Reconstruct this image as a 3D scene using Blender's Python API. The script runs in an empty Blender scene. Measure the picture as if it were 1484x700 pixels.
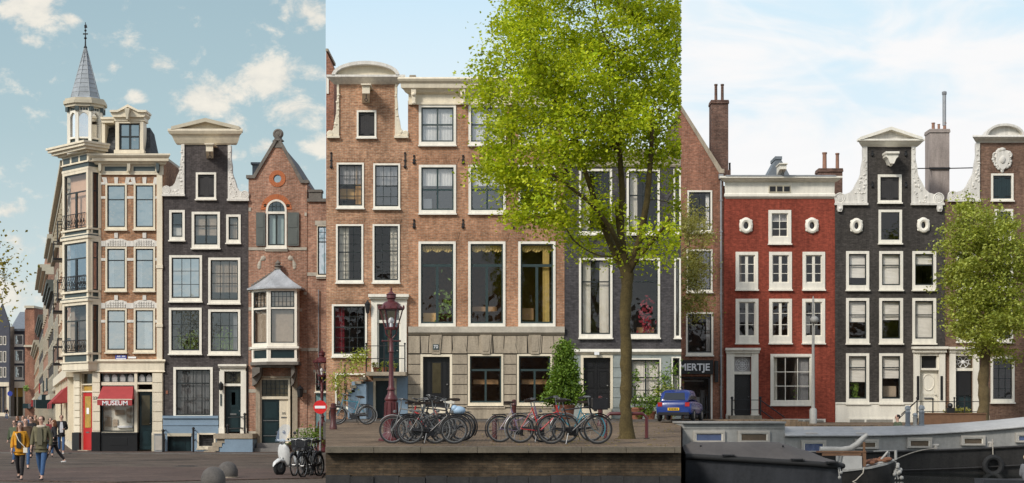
SKY, SUN_E, SUN_A, EXPO = .15, 1.5, 9., 0.8
import bpy, bmesh, math, random
import numpy as np
from mathutils import Vector, Matrix
from mathutils.geometry import tessellate_polygon
random.seed(7); rng = np.random.default_rng(7)
S = bpy.context.scene; C = S.collection
F, CX, HY = 2400.0, 742.0, 600.0          # lens in pixels of a 1484 px wide picture, its centre, its horizon
R = math.radians
def P(px, py, D): return Vector(((px-CX)*D/F, D, (HY-py)*D/F))

# ------------------------------------------------------------------ materials
MATS = {}
def nodes(name):
    m = bpy.data.materials.new(name); m.use_nodes = True
    nt = m.node_tree; nt.nodes.clear()
    out = nt.nodes.new('ShaderNodeOutputMaterial')
    return m, nt, out
def nd(nt, typ, **kw):
    n = nt.nodes.new(typ)
    for k, v in kw.items():
        if k in n.inputs: n.inputs[k].default_value = v
        else: setattr(n, k, v)
    return n
def rgba(c): return (c[0], c[1], c[2], 1)
def mulc(c, k): return tuple(min(1, max(0, x*k)) for x in c)
def objcoord(nt): return nd(nt, 'ShaderNodeTexCoord').outputs['Object']
def noise_fac(nt, co, scale, detail=5, rough=.6):
    n = nd(nt, 'ShaderNodeTexNoise', Scale=scale, Detail=detail, Roughness=rough)
    nt.links.new(co, n.inputs['Vector']); return n.outputs['Fac']
def ramp(nt, fac, a, b, ca, cb):
    r = nd(nt, 'ShaderNodeValToRGB'); r.color_ramp.elements[0].position = a; r.color_ramp.elements[1].position = b
    r.color_ramp.elements[0].color = rgba(ca); r.color_ramp.elements[1].color = rgba(cb)
    nt.links.new(fac, r.inputs['Fac']); return r.outputs['Color']
def mixc(nt, fac, a, b, mode='MIX'):
    m = nd(nt, 'ShaderNodeMix', data_type='RGBA', blend_type=mode)
    for v, i in ((fac, 0), (a, 6), (b, 7)):
        if hasattr(v, 'links'): nt.links.new(v, m.inputs[i])
        else: m.inputs[i].default_value = v if i == 0 else rgba(v)
    return m.outputs[2]
def bump(nt, h, strength, dist=.02):
    b = nd(nt, 'ShaderNodeBump', Strength=strength, Distance=dist); nt.links.new(h, b.inputs['Height']); return b.outputs['Normal']
def plain(name, col, rough=.6, var=.12, scale=2.5, metal=0., bmp=.1, streak=False, spec=.4):
    if name in MATS: return MATS[name]
    m, nt, out = nodes(name)
    p = nd(nt, 'ShaderNodeBsdfPrincipled', Roughness=rough, Metallic=metal); p.inputs['Specular IOR Level'].default_value = spec
    co = objcoord(nt)
    if streak:
        mp = nd(nt, 'ShaderNodeMapping'); mp.inputs['Scale'].default_value = (2.2, 2.2, .35)
        nt.links.new(co, mp.inputs['Vector']); co2 = mp.outputs['Vector']
    else: co2 = co
    f = noise_fac(nt, co2, scale, 6, .65)
    c = ramp(nt, f, .3, .7, mulc(col, 1-var), mulc(col, 1+var))
    f2 = noise_fac(nt, co, scale*9, 3, .6)
    c = mixc(nt, var*.8, c, ramp(nt, f2, .35, .65, mulc(col, .55), mulc(col, 1.25)))
    nt.links.new(c, p.inputs['Base Color'])
    if bmp: nt.links.new(bump(nt, f2, bmp, .01), p.inputs['Normal'])
    nt.links.new(p.outputs[0], out.inputs['Surface']); MATS[name] = m; return m
def brick(name, c1, c2, mortar, bw=.22, rh=.068, ms=.009, var=.35, patch=None, flat=False, squash=.5, bmp=.5):
    """coursed brick on walls (flat=False: courses run up z) or on paving (flat=True)"""
    if name in MATS: return MATS[name]
    m, nt, out = nodes(name)
    p = nd(nt, 'ShaderNodeBsdfPrincipled', Roughness=.88); p.inputs['Specular IOR Level'].default_value = .25
    co = objcoord(nt)
    sx = nd(nt, 'ShaderNodeSeparateXYZ'); nt.links.new(co, sx.inputs[0])
    cb = nd(nt, 'ShaderNodeCombineXYZ')
    if flat:
        nt.links.new(sx.outputs[0], cb.inputs[0]); nt.links.new(sx.outputs[1], cb.inputs[1])
    else:
        a = nd(nt, 'ShaderNodeMath', operation='ADD'); nt.links.new(sx.outputs[0], a.inputs[0]); nt.links.new(sx.outputs[1], a.inputs[1])
        nt.links.new(a.outputs[0], cb.inputs[0]); nt.links.new(sx.outputs[2], cb.inputs[1])
    # wobble so the courses are not ruled lines
    wob = nd(nt, 'ShaderNodeTexNoise', Scale=1.3, Detail=3); nt.links.new(co, wob.inputs['Vector'])
    vm = nd(nt, 'ShaderNodeVectorMath', operation='MULTIPLY_ADD'); nt.links.new(wob.outputs['Color'], vm.inputs[0])
    vm.inputs[1].default_value = (.03, .03, 0); nt.links.new(cb.outputs[0], vm.inputs[2])
    bt = nd(nt, 'ShaderNodeTexBrick', Color1=rgba(c1), Color2=rgba(c2), Mortar=rgba(mortar), Scale=1.0)
    bt.inputs['Brick Width'].default_value = bw; bt.inputs['Row Height'].default_value = rh
    bt.inputs['Mortar Size'].default_value = ms; bt.inputs['Mortar Smooth'].default_value = .3; bt.inputs['Bias'].default_value = 0
    nt.links.new(vm.outputs[0], bt.inputs['Vector'])
    f = noise_fac(nt, co, .55, 7, .68)
    g = noise_fac(nt, co, 6.5, 4, .7)
    k = ramp(nt, f, .3, .72, (1-var,)*3, (1+var*.55,)*3)
    c = mixc(nt, 1., bt.outputs['Color'], k, 'MULTIPLY')
    c = mixc(nt, .62, c, mixc(nt, 1., c, ramp(nt, g, .3, .7, (.42,)*3, (1.35,)*3), 'MULTIPLY'))
    mp2 = nd(nt, 'ShaderNodeMapping'); mp2.inputs['Scale'].default_value = (4.5, 4.5, 14.); nt.links.new(co, mp2.inputs['Vector'])
    if not flat: c = mixc(nt, .48, c, mixc(nt, 1., c, ramp(nt, noise_fac(nt, mp2.outputs['Vector'], 1., 2, .5), .35, .65, (.62,)*3, (1.4,)*3), 'MULTIPLY'))
    if not flat:
        mp3 = nd(nt, 'ShaderNodeMapping'); mp3.inputs['Scale'].default_value = (1.8, 1.8, .16); nt.links.new(co, mp3.inputs['Vector'])
        c = mixc(nt, 1., c, ramp(nt, noise_fac(nt, mp3.outputs['Vector'], 1., 5, .65), .32, .62, (.72,)*3, (1.08,)*3), 'MULTIPLY')
    if patch:
        h = noise_fac(nt, co, 2.3, 8, .75)
        w = nd(nt, 'ShaderNodeValToRGB'); w.color_ramp.elements[0].position = .6; w.color_ramp.elements[1].position = .72
        nt.links.new(h, w.inputs['Fac'])
        mm = nd(nt, 'ShaderNodeMath', operation='MULTIPLY'); nt.links.new(w.outputs['Color'], mm.inputs[0]); mm.inputs[1].default_value = .55
        c = mixc(nt, mm.outputs[0], c, patch)
    nt.links.new(c, p.inputs['Base Color'])
    if bmp:
        ad = nd(nt, 'ShaderNodeMath', operation='MULTIPLY_ADD'); nt.links.new(g, ad.inputs[0]); ad.inputs[1].default_value = .5
        iv = nd(nt, 'ShaderNodeMath', operation='SUBTRACT'); iv.inputs[0].default_value = 1; nt.links.new(bt.outputs['Fac'], iv.inputs[1])
        nt.links.new(iv.outputs[0], ad.inputs[2])
        nt.links.new(bump(nt, ad.outputs[0], bmp, .02), p.inputs['Normal'])
    nt.links.new(p.outputs[0], out.inputs['Surface']); MATS[name] = m; return m
def glass(name, refl, tint=(1, 1, 1), rough=.02, wav=.16):
    if name in MATS: return MATS[name]
    m, nt, out = nodes(name)
    t = nd(nt, 'ShaderNodeBsdfTransparent', Color=rgba(tint)); g = nd(nt, 'ShaderNodeBsdfGlossy', Roughness=rough, Color=(.95, .97, 1, 1))
    n = noise_fac(nt, objcoord(nt), 1.6, 2, .5); nt.links.new(bump(nt, n, wav, .05), g.inputs['Normal'])
    x = nd(nt, 'ShaderNodeMixShader', Fac=refl)
    nt.links.new(t.outputs[0], x.inputs[1]); nt.links.new(g.outputs[0], x.inputs[2]); nt.links.new(x.outputs[0], out.inputs['Surface'])
    MATS[name] = m; return m
def leafmat(name, a, b, trans=.35):
    if name in MATS: return MATS[name]
    m, nt, out = nodes(name)
    geo = nd(nt, 'ShaderNodeNewGeometry')
    c = ramp(nt, geo.outputs['Random Per Island'], 0, 1, a, b)
    f = noise_fac(nt, objcoord(nt), 1.1, 3, .6)
    c = mixc(nt, 1., c, ramp(nt, f, .32, .68, (.58,)*3, (1.25,)*3), 'MULTIPLY')
    d = nd(nt, 'ShaderNodeBsdfPrincipled', Roughness=.55); d.inputs['Specular IOR Level'].default_value = .3
    tr = nd(nt, 'ShaderNodeBsdfTranslucent')
    nt.links.new(c, d.inputs['Base Color']); nt.links.new(mixc(nt, 1., c, (1.25, 1.15, .5), 'MULTIPLY'), tr.inputs['Color'])
    x = nd(nt, 'ShaderNodeMixShader', Fac=trans)
    nt.links.new(d.outputs[0], x.inputs[1]); nt.links.new(tr.outputs[0], x.inputs[2]); nt.links.new(x.outputs[0], out.inputs['Surface'])
    MATS[name] = m; return m

plain('cream', (.72, .64, .49), .55, .15, 1.6, streak=True)
plain('white', (.78, .74, .64), .5, .13, 1.6, streak=True)
plain('cream_dark', (.5, .45, .34), .6, .14, 2)
plain('white_stone', (.66, .63, .57), .75, .22, 3.5, bmp=.4, streak=True)
plain('grey_stone', (.35, .295, .22), .85, .35, 1.6, bmp=.4, streak=True)
plain('band_stone', (.42, .38, .31), .8, .25, 1.6, bmp=.3)
plain('sooty_stone', (.16, .145, .125), .85, .4, 1.6, bmp=.4)
plain('dark_sash', (.022, .028, .028), .4, .1)
plain('green_sash', (.03, .05, .05), .4, .1)
plain('slate_green', (.06, .08, .08), .5, .12)
plain('black_paint', (.014, .014, .015), .35, .15)
plain('iron', (.016, .016, .017), .45, .2)
plain('door_green', (.012, .028, .032), .25, .15)
plain('red_paint', (.45, .02, .02), .35, .08)
plain('awning_red', (.36, .05, .05), .8, .12)
plain('blue_paint', (.20, .28, .36), .6, .12, 1.5)
plain('greyblue_paint', (.27, .30, .285), .65, .2, 1.2)
plain('teal_paint', (.16, .27, .27), .6, .1)
plain('shutter_wood', (.035, .033, .033), .7, .2)
plain('shutter_grey', (.11, .125, .115), .7, .15)
plain('slate_roof', (.055, .052, .055), .7, .3, 3)
plain('lead', (.30, .325, .34), .5, .25, 2, metal=.1)
plain('lead_dark', (.16, .18, .2), .5, .25, 2)
plain('lead_pale', (.36, .38, .40), .5, .35, 2)
plain('roof_tile', (.14, .09, .07), .8, .3, 3)
plain('interior', (.15, .125, .10), .9, .4, .8, bmp=0)
plain('interior_reflection', (.22, .11, .04), .9, .5, .8, bmp=0)  # warm brown of the window reflections put into the room colour
plain('curtain_cream', (.72, .68, .58), .9, .06, 4, bmp=0)
plain('curtain_white', (.78, .77, .73), .9, .05, 4, bmp=0)
plain('curtain_red', (.22, .02, .03), .9, .15, 4, bmp=0)
plain('curtain_orange', (.62, .38, .14), .9, .1, 4, bmp=0)
plain('curtain_tan', (.42, .33, .24), .9, .15, 4, bmp=0)
plain('curtain_grey', (.38, .37, .36), .9, .12, 4, bmp=0)
plain('curtain_peach', (.75, .48, .32), .9, .06, 3, bmp=0)
plain('valance_gold', (.52, .38, .12), .8, .2, 6, bmp=0)
plain('blind_cream', (.70, .66, .58), .9, .05, 4, bmp=0)
plain('blind_green', (.42, .52, .48), .9, .06, 3, bmp=0)
plain('houseplant', (.14, .22, .03), .6, .5, 12, bmp=0)
plain('orange_brick', (.46, .15, .06), .85, .2, 3)
plain('gravel_grey', (.2, .19, .18), .9, .2, 2)
plain('lamp_red', (.095, .022, .024), .4, .2, 3)
plain('post_brown', (.075, .02, .018), .45, .25, 3)
plain('rubber', (.02, .02, .02), .8, .2, 8)
plain('steel', (.22, .22, .215), .4, .25, 5, metal=.7)
plain('grey_metal', (.3, .31, .32), .45, .15, 4, metal=.4)
plain('rust', (.2, .09, .05), .8, .4, 5)
plain('bike_black', (.018, .018, .02), .35, .2)
plain('bike_red', (.4, .03, .03), .35, .15)
plain('bike_teal', (.03, .18, .24), .35, .15)
plain('bike_silver', (.2, .2, .195), .4, .2, metal=.4)
plain('bike_white', (.6, .6, .58), .35, .1)
plain('bike_purple', (.18, .13, .2), .35, .1)
plain('leather', (.035, .025, .02), .6, .2)
plain('chimney_grey', (.33, .28, .25), .85, .3, 1.5, bmp=.3, streak=True)
plain('chimney_pot', (.28, .15, .10), .8, .3, 3)
plain('terracotta', (.25, .10, .06), .8, .2, 4)
plain('soil', (.05, .035, .025), .95, .3, 8)
plain('sign_blue', (.03, .05, .3), .4, .05)
plain('sign_white', (.82, .82, .82), .4, .03)
plain('sign_red', (.6, .02, .02), .4, .05)
plain('sign_black', (.012, .012, .013), .4, .1)
plain('plate_yellow', (.75, .45, .02), .4, .05)
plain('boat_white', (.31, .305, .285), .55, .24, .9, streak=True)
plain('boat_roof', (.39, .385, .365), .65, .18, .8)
plain('boat_black', (.028, .026, .024), .6, .6, 1.5, streak=True)
plain('boat_frame', (.42, .39, .34), .5, .12)
plain('tarp', (.075, .067, .062), .8, .2, 1.1, bmp=.35)
plain('hull_grey', (.04, .042, .047), .55, .35, 1.2, streak=True)
plain('boat_wood', (.16, .085, .045), .6, .3, 3)
plain('rope', (.4, .36, .3), .9, .2, 12)
plain('blue_blind', (.12, .17, .32), .8, .1)
plain('brown_blind', (.17, .13, .09), .8, .2)
plain('skin', (.55, .34, .25), .55, .05, 6, bmp=0)
plain('kerb_stone', (.11, .10, .09), .9, .4, 2.5, bmp=.5)
plain('bark', (.115, .085, .04), .95, .45, 3.5, bmp=1.)
plain('bark_dark', (.035, .028, .02), .95, .4, 4, bmp=.8)
plain('bark_moss', (.085, .062, .022), .95, .75, 2.2, bmp=1.)
brick('brick_orange', (.50, .25, .125), (.40, .19, .10), (.43, .34, .25), var=.36)
brick('brick_black', (.09, .078, .076), (.115, .10, .096), (.06, .054, .053), var=.32)
brick('brick_rose', (.50, .25, .16), (.40, .19, .12), (.46, .37, .29), var=.4, patch=(.48, .36, .28))
brick('brick_worn', (.56, .295, .165), (.42, .205, .115), (.54, .42, .3), var=.42, patch=(.66, .5, .36))
brick('brick_brown', (.44, .205, .105), (.52, .26, .142), (.43, .33, .24), var=.4, patch=(.55, .40, .26))
brick('brick_charcoal', (.098, .091, .092), (.078, .073, .076), (.062, .058, .06), var=.32)
brick('brick_gable', (.40, .165, .098), (.32, .13, .076), (.36, .25, .19), var=.4)
brick('brick_red', (.355, .078, .047), (.305, .067, .041), (.25, .057, .036), var=.28, bmp=.5)
brick('brick_soot', (.072, .064, .057), (.09, .08, .072), (.052, .047, .042), var=.35, bmp=.5)
brick('brick_dun', (.25, .145, .095), (.185, .10, .07), (.24, .18, .14), var=.4)
brick('brick_chimney', (.2, .105, .075), (.15, .08, .06), (.2, .16, .13), var=.5, patch=(.3, .25, .22))
brick('quay_brick', (.125, .085, .05), (.085, .06, .038), (.07, .058, .04), var=.7, patch=(.05, .052, .018))
brick('paving_brick', (.24, .165, .10), (.18, .125, .08), (.11, .085, .06), bw=.21, rh=.1, ms=.012, flat=True, var=.55, patch=(.16, .125, .09))
brick('paving_dark', (.125, .095, .072), (.15, .115, .088), (.085, .07, .055), bw=.21, rh=.1, ms=.012, flat=True, var=.55, patch=(.1, .08, .065))
brick('paving_red', (.13, .085, .065), (.11, .075, .06), (.075, .06, .05), bw=.3, rh=.15, ms=.012, flat=True, var=.35)
brick('slate', (.10, .105, .11), (.075, .08, .085), (.04, .04, .045), bw=.35, rh=.22, ms=.012, var=.3)
glass('pane_clear', .055); glass('pane_sky', .6, (.75, .8, .85), wav=.25); glass('pane_soft', .17, (.9, .9, .9)); glass('pane_dark', .06, (.6, .6, .6)); glass('pane_lantern', .12)
leafmat('leaf_lime', (.30, .43, .018), (.70, .76, .05), .45)
leafmat('leaf_olive', (.26, .33, .05), (.52, .56, .13), .4)
leafmat('leaf_willow', (.30, .31, .09), (.52, .50, .17), .4)
leafmat('leaf_autumn', (.20, .18, .02), (.38, .30, .04), .35)
leafmat('leaf_bush', (.075, .15, .015), (.22, .34, .045), .3)
leafmat('leaf_grey', (.09, .14, .05), (.2, .27, .1), .25)
def M(n): return MATS[n] if isinstance(n, str) else n

# ------------------------------------------------------------------ geometry
class MB:
    def __init__(s, b=None): s.v = []; s.f = []; s.b = b
    def add(s, vs, fs):
        o = len(s.v); s.v += [tuple(v) for v in vs]; s.f += [tuple(i+o for i in f) for f in fs]; return s
    def box(s, x0, x1, y0, y1, z0, z1):
        return s.add([(x0,y0,z0),(x1,y0,z0),(x1,y1,z0),(x0,y1,z0),(x0,y0,z1),(x1,y0,z1),(x1,y1,z1),(x0,y1,z1)],
                     [(0,3,2,1),(4,5,6,7),(0,1,5,4),(1,2,6,5),(2,3,7,6),(3,0,4,7)])
    def prism(s, poly, y0, y1, holes=()):
        loops = [list(poly)] + [list(h) for h in holes]
        flat = [p for l in loops for p in l]; n = len(flat)
        tri = tessellate_polygon([[Vector((p[0], p[1], 0)) for p in l] for l in loops])
        vs = [(p[0], y0, p[1]) for p in flat] + [(p[0], y1, p[1]) for p in flat]
        fs = [t for t in tri] + [tuple(i+n for i in reversed(t)) for t in tri]
        o = 0
        for l in loops:
            k = len(l)
            for i in range(k):
                a, b = o+i, o+(i+1) % k; fs.append((a, b, b+n, a+n))
            o += k
        return s.add(vs, fs)
    def prismz(s, poly, z0, z1):
        n = len(poly); tri = tessellate_polygon([[Vector((p[0], p[1], 0)) for p in poly]])
        vs = [(p[0], p[1], z0) for p in poly] + [(p[0], p[1], z1) for p in poly]
        return s.add(vs, [t for t in tri] + [tuple(i+n for i in reversed(t)) for t in tri] + [(i, (i+1) % n, (i+1) % n+n, i+n) for i in range(n)])
    def quad(s, a, b, c, d): return s.add([a, b, c, d], [(0, 1, 2, 3)])
    def tube(s, pts, rad, n=8, cap=True, flat=1.):
        pts = [Vector(p) for p in pts]; rad = rad if hasattr(rad, '__len__') else [rad]*len(pts)
        t0 = (pts[1]-pts[0]).normalized(); up = Vector((0, 0, 1)) if abs(t0.z) < .9 else Vector((1, 0, 0))
        u = t0.cross(up).normalized(); vs = []
        for i, p in enumerate(pts):
            t = (pts[min(i+1, len(pts)-1)]-pts[max(i-1, 0)])
            t = t.normalized() if t.length > 1e-9 else t0
            u = (u-t*u.dot(t)); u = u.normalized() if u.length > 1e-6 else t.orthogonal().normalized()
            w = t.cross(u)
            for k in range(n):
                a = 2*math.pi*k/n; vs.append(p+(u*math.cos(a)+w*math.sin(a)*flat)*rad[i])
        fs = [(i*n+k, i*n+(k+1) % n, (i+1)*n+(k+1) % n, (i+1)*n+k) for i in range(len(pts)-1) for k in range(n)]
        if cap: fs += [tuple(range(n))[::-1], tuple(range((len(pts)-1)*n, len(pts)*n))]
        return s.add(vs, fs)
    def lathe(s, prof, c=(0, 0, 0), n=16, rot=0.):
        vs = []
        for r, z in prof:
            for k in range(n):
                a = 2*math.pi*k/n+rot; vs.append((c[0]+r*math.cos(a), c[1]+r*math.sin(a), c[2]+z))
        m = len(prof)
        fs = [(i*n+k, i*n+(k+1) % n, (i+1)*n+(k+1) % n, (i+1)*n+k) for i in range(m-1) for k in range(n)]
        return s.add(vs, fs+[tuple(range(n))[::-1], tuple(range((m-1)*n, m*n))])
    def ball(s, c, r, n=10, m=7, sc=(1, 1, 1)):
        vs = []; fs = []
        for i in range(m+1):
            t = math.pi*i/m
            for k in range(n):
                a = 2*math.pi*k/n
                vs.append((c[0]+r*sc[0]*math.sin(t)*math.cos(a), c[1]+r*sc[1]*math.sin(t)*math.sin(a), c[2]+r*sc[2]*math.cos(t)))
        fs = [(i*n+k, i*n+(k+1) % n, (i+1)*n+(k+1) % n, (i+1)*n+k) for i in range(m) for k in range(n)]
        return s.add(vs, fs)
    def ring(s, c, R_, r, axis='y', n=28, k=6, a0=0, a1=2*math.pi, sx=1., sz=1.):
        full = abs(a1-a0-2*math.pi) < 1e-6
        pts = []
        for i in range(n+1):
            a = a0+(a1-a0)*i/n; x, z = R_*math.cos(a)*sx, R_*math.sin(a)*sz
            pts.append((c[0]+x, c[1], c[2]+z) if axis == 'y' else ((c[0], c[1]+x, c[2]+z) if axis == 'x' else (c[0]+x, c[1]+z, c[2])))
        return s.tube(pts, r, k, cap=not full)
    # the same in the pixels of a building's own facade plane; d = metres behind that plane
    def pb(s, x0, y0, x1, y1, d0, d1):
        b = s.b; return s.box(b.X(x0), b.X(x1), d0, d1, b.Z(y1), b.Z(y0))
    def pp(s, poly, d0, d1, holes=()):
        b = s.b; q = lambda l: [(b.X(x), b.Z(y)) for x, y in l]
        return s.prism(q(poly), d0, d1, [q(h) for h in holes])
    def pt(s, pts, r, n=8, **k): return s.tube([s.b.L(*p) for p in pts], r, n, **k)
def link(o, parent=None):
    C.objects.link(o)
    if parent is not None: o.parent = parent
    return o
SPLIT = {'stone_bands': 'stone_band', 'rubbing_strake': 'rubbing_strake', 'bay_panel': 'bay_panel', 'bay_mouldings': 'bay_moulding', 'plinth': 'plinth', 'bay_stile': 'bay_stile', 'ornate_pane': 'ornate_pane', 'pilaster_base': 'pilaster_base', 'frieze_panel': 'frieze_panel', 'side_light': 'side_light', 'shop_rail': 'shop_rail', 'shop_display': 'shop_goods', 'window_display': 'shop_goods', 'glass_blind': 'blind', 'cleat': 'cleat', 'mirror': 'mirror', 'ornament_drop': 'ornament_drop', 'foot': 'foot', 'grip': 'grip', 'vent_pane': 'vent_pane', 'door_furniture': 'door_fitting', 'transom_light': 'transom_light', 'end_fender': 'fender', 'small_fender': 'fender', 'hinge': 'hinge'}
def pieces(mb):
    p = list(range(len(mb.v)))
    def find(i):
        while p[i] != i: p[i] = p[p[i]]; i = p[i]
        return i
    for f in mb.f:
        for k in f[1:]: p[find(k)] = find(f[0])
    g = {}
    for i in range(len(mb.v)): g.setdefault(find(i), []).append(i)
    if len(g) < 2: return [mb]
    out = []
    for ids in g.values():
        mp = {v: k for k, v in enumerate(ids)}; m = MB(); m.v = [mb.v[i] for i in ids]; m.f = [tuple(mp[k] for k in f) for f in mb.f if f[0] in mp]; out.append(m)
    return out
def obj(name, mb, mat, parent=None, smooth=False, fix=True):
    if name in SPLIT:
        ps = pieces(mb); name = SPLIT[name]
        for q in ps[1:]: one(name, q, mat, parent, smooth, fix)
        mb = ps[0]
    return one(name, mb, mat, parent, smooth, fix)
def one(name, mb, mat, parent=None, smooth=False, fix=True):
    me = bpy.data.meshes.new(name); me.from_pydata(mb.v, [], mb.f)
    if fix:
        bm = bmesh.new(); bm.from_mesh(me); bmesh.ops.recalc_face_normals(bm, faces=bm.faces); bm.to_mesh(me); bm.free()
    me.materials.append(M(mat))
    if smooth:
        me.polygons.foreach_set('use_smooth', [True]*len(me.polygons))
        try: me.set_sharp_from_angle(angle=R(40))
        except Exception: pass
    me.update(); return link(bpy.data.objects.new(name, me), parent)
def tag(o, label=None, cat=None, group=None, kind=None):
    if label: o['label'] = label
    if cat: o['category'] = cat
    if group: o['group'] = group
    if kind: o['kind'] = kind
    return o
def thing(name, label, cat, loc=(0, 0, 0), rz=0., group=None):
    o = link(bpy.data.objects.new(name, None)); o.location = loc; o.rotation_euler = (0, 0, rz); o.empty_display_size = .2
    return tag(o, label, cat, group)
def copy_tree(o, parent=None):
    c = link(o.copy(), parent)
    for ch in list(o.children): copy_tree(ch, c)
    return c
def text(body, loc, size, mat, parent, name='lettering', rot=(R(90), 0, 0), sx=1., bold=0.):
    cu = bpy.data.curves.new(name, 'FONT'); cu.body = body; cu.size = size; cu.extrude = .006; cu.offset = bold
    cu.align_x = 'CENTER'; cu.align_y = 'CENTER'; cu.materials.append(M(mat))
    tmp = link(bpy.data.objects.new('tmp', cu)); bpy.context.view_layer.update(); me = bpy.data.meshes.new_from_object(tmp.evaluated_get(bpy.context.evaluated_depsgraph_get())); bpy.data.objects.remove(tmp)
    me.materials.clear(); me.materials.append(M(mat)); o = link(bpy.data.objects.new(name, me), parent); o.location = loc; o.rotation_euler = rot; o.scale = (sx, 1, 1); return o
def pip(p, poly):
    x, y = p; c = False; j = len(poly)-1
    for i in range(len(poly)):
        (xi, yi), (xj, yj) = poly[i], poly[j]
        if (yi > y) != (yj > y) and x < (xj-xi)*(y-yi)/(yj-yi)+xi: c = not c
        j = i
    return c

class Building:
    def __init__(s, name, label, ref, base, D, cat='house', group=None, rz=0., scale=None, loc=None):
        s.s = scale or F/D; s.ref = ref; s.base = base; s.holes = []
        s.root = thing(name, label, cat, loc if loc is not None else P(ref, base, D), rz, group)
    def X(s, px): return (px-s.ref)/s.s
    def Z(s, py): return (s.base-py)/s.s
    def L(s, px, py, d=0.): return Vector((s.X(px), d, s.Z(py)))
    def mb(s): return MB(s)
    def put(s, name, mb, mat, parent=None, smooth=False): return obj(name, mb, mat, parent or s.root, smooth)
    def bx(s, name, mat, items, parent=None):
        m = s.mb()
        for it in items: m.pb(*it)
        return s.put(name, m, mat, parent)
    def hole(s, x0, y0, x1, y1): s.holes.append([(x0, y0), (x1, y0), (x1, y1), (x0, y1)])
    def slab(s, name, mat, poly, thick=.3, d0=0., extra=()):
        hs = [h for h in s.holes if pip((sum(p[0] for p in h)/len(h), sum(p[1] for p in h)/len(h)), poly)]
        m = s.mb(); m.pp(poly, d0, d0+thick, hs)
        for e in extra: m.pb(*e)
        return s.put(name, m, mat)
    def body(s, mat, x0, x1, top, depth=8., bottom=None, d0=.3):
        """side and back walls behind the facade"""
        b = s.base if bottom is None else bottom; w = .3*s.s
        return s.bx('side_walls', mat, [(x0+.05, top, x0+w, b, d0+.002, depth), (x1-w, top, x1-.05, b, d0+.002, depth), (x0+w, top, x1-w, b, depth-.3, depth-.01)])
    def rooms(s, x0, x1, levels, depth=3.2, mat='interior', walls=()):
        """floors, partition and back wall seen through the windows"""
        m = s.mb(); t = .1*s.s
        for y in levels: m.pb(x0+t*3.3, y-t, x1-t*3.3, y+t, .32, depth)
        m.pb(x0+t*3.3, min(levels)+t, x1-t*3.3, max(levels)-t, depth, depth+.1)
        for x in walls: m.pb(x-t*.5, min(levels)+t, x+t*.5, max(levels)-t, .36, depth)
        return s.put('interior', m, mat)
    def ridge(s, mat, x0, x1, eave, top, d0, d1, over=0.):
        xm = (x0+x1)/2; m = s.mb(); t = .14*s.s
        m.pp([(x0-over, eave), (xm, top), (x1+over, eave), (x1+over, eave+t), (xm, top+t), (x0-over, eave+t)], d0, d1)
        m.pp([(x0+2, eave+t), (xm, top+t*1.2), (x1-2, eave+t)], d1-.4, d1-.1)
        return s.put('roof', m, mat, smooth=False)
    def flat(s, mat, x0, x1, y, depth=8.): return s.bx('roof', mat, [(x0+.3, y, x1-.3, y+.2*s.s, .31, depth-.02)])
    def win(s, x0, y0, x1, y1, fr=2.6, fm='white', sm='dark_sash', v=(.5,), h=(.5,), tv=(), th=(), sw=1.7, mw=.75, curtain=None, pane='pane_clear', sill='white', room=None, d=0., hole=True, tw=None, proud=.05, bot=1.5):
        if hole: s.hole(x0+.7, y0+.7, x1-.7, y1-.7)
        m = s.mb(); a, b = d-proud, d+.13
        m.pb(x0, y0, x0+fr, y1, a, b); m.pb(x1-fr, y0, x1, y1, a, b)
        m.pb(x0+fr, y0, x1-fr, y0+fr, a+.004, b-.004); m.pb(x0+fr, y1-fr*bot, x1-fr, y1, a+.004, b-.004)
        w = s.put('window', m, fm)
        X0, X1, Y0, Y1 = x0+fr, x1-fr, y0+fr, y1-fr*bot
        if sm:
            m = s.mb(); c, e = d+.03, d+.1; W = X1-X0; H = Y1-Y0; tw = tw or sw
            m.pb(X0, Y0, X0+sw, Y1, c, e); m.pb(X1-sw, Y0, X1, Y1, c, e); m.pb(X0+sw, Y0, X1-sw, Y0+sw, c+.003, e-.003); m.pb(X0+sw, Y1-sw*1.2, X1-sw, Y1, c+.003, e-.003)
            for q, k, lst in (('v', mw, v), ('v', tw, tv), ('h', mw, h), ('h', tw, th)):
                for t in lst:
                    dd = .009 if k == mw else .014
                    y_a, y_b = Y0+sw*.9, Y1-sw*.9
                    if isinstance(t, tuple): t, y_a, y_b = t[0], Y0+H*t[1], Y0+H*t[2]
                    if q == 'v': m.pb(X0+W*t-k/2, y_a, X0+W*t+k/2, y_b, c+dd, e-dd)
                    else: m.pb(X0+sw*.9, Y0+H*t-k/2, X1-sw*.9, Y0+H*t+k/2, c+dd*1.25, e-dd*1.25)
            s.put('sash', m, sm, w)
        m = s.mb(); g = d+.066
        m.quad(s.L(X0+.2, Y1-.2, g), s.L(X1-.2, Y1-.2, g), s.L(X1-.2, Y0+.2, g), s.L(X0+.2, Y0+.2, g)); s.put('pane', m, pane, w)
        if sill:
            m = s.mb(); m.pb(x0-1, y1-.3, x1+1, y1+1.6, d-.14, d+.05); s.put('sill', m, sill, w)
        for cu in (curtain or []): s.curtain(w, X0, X1, Y0, Y1, d, *cu)
        return w
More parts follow.
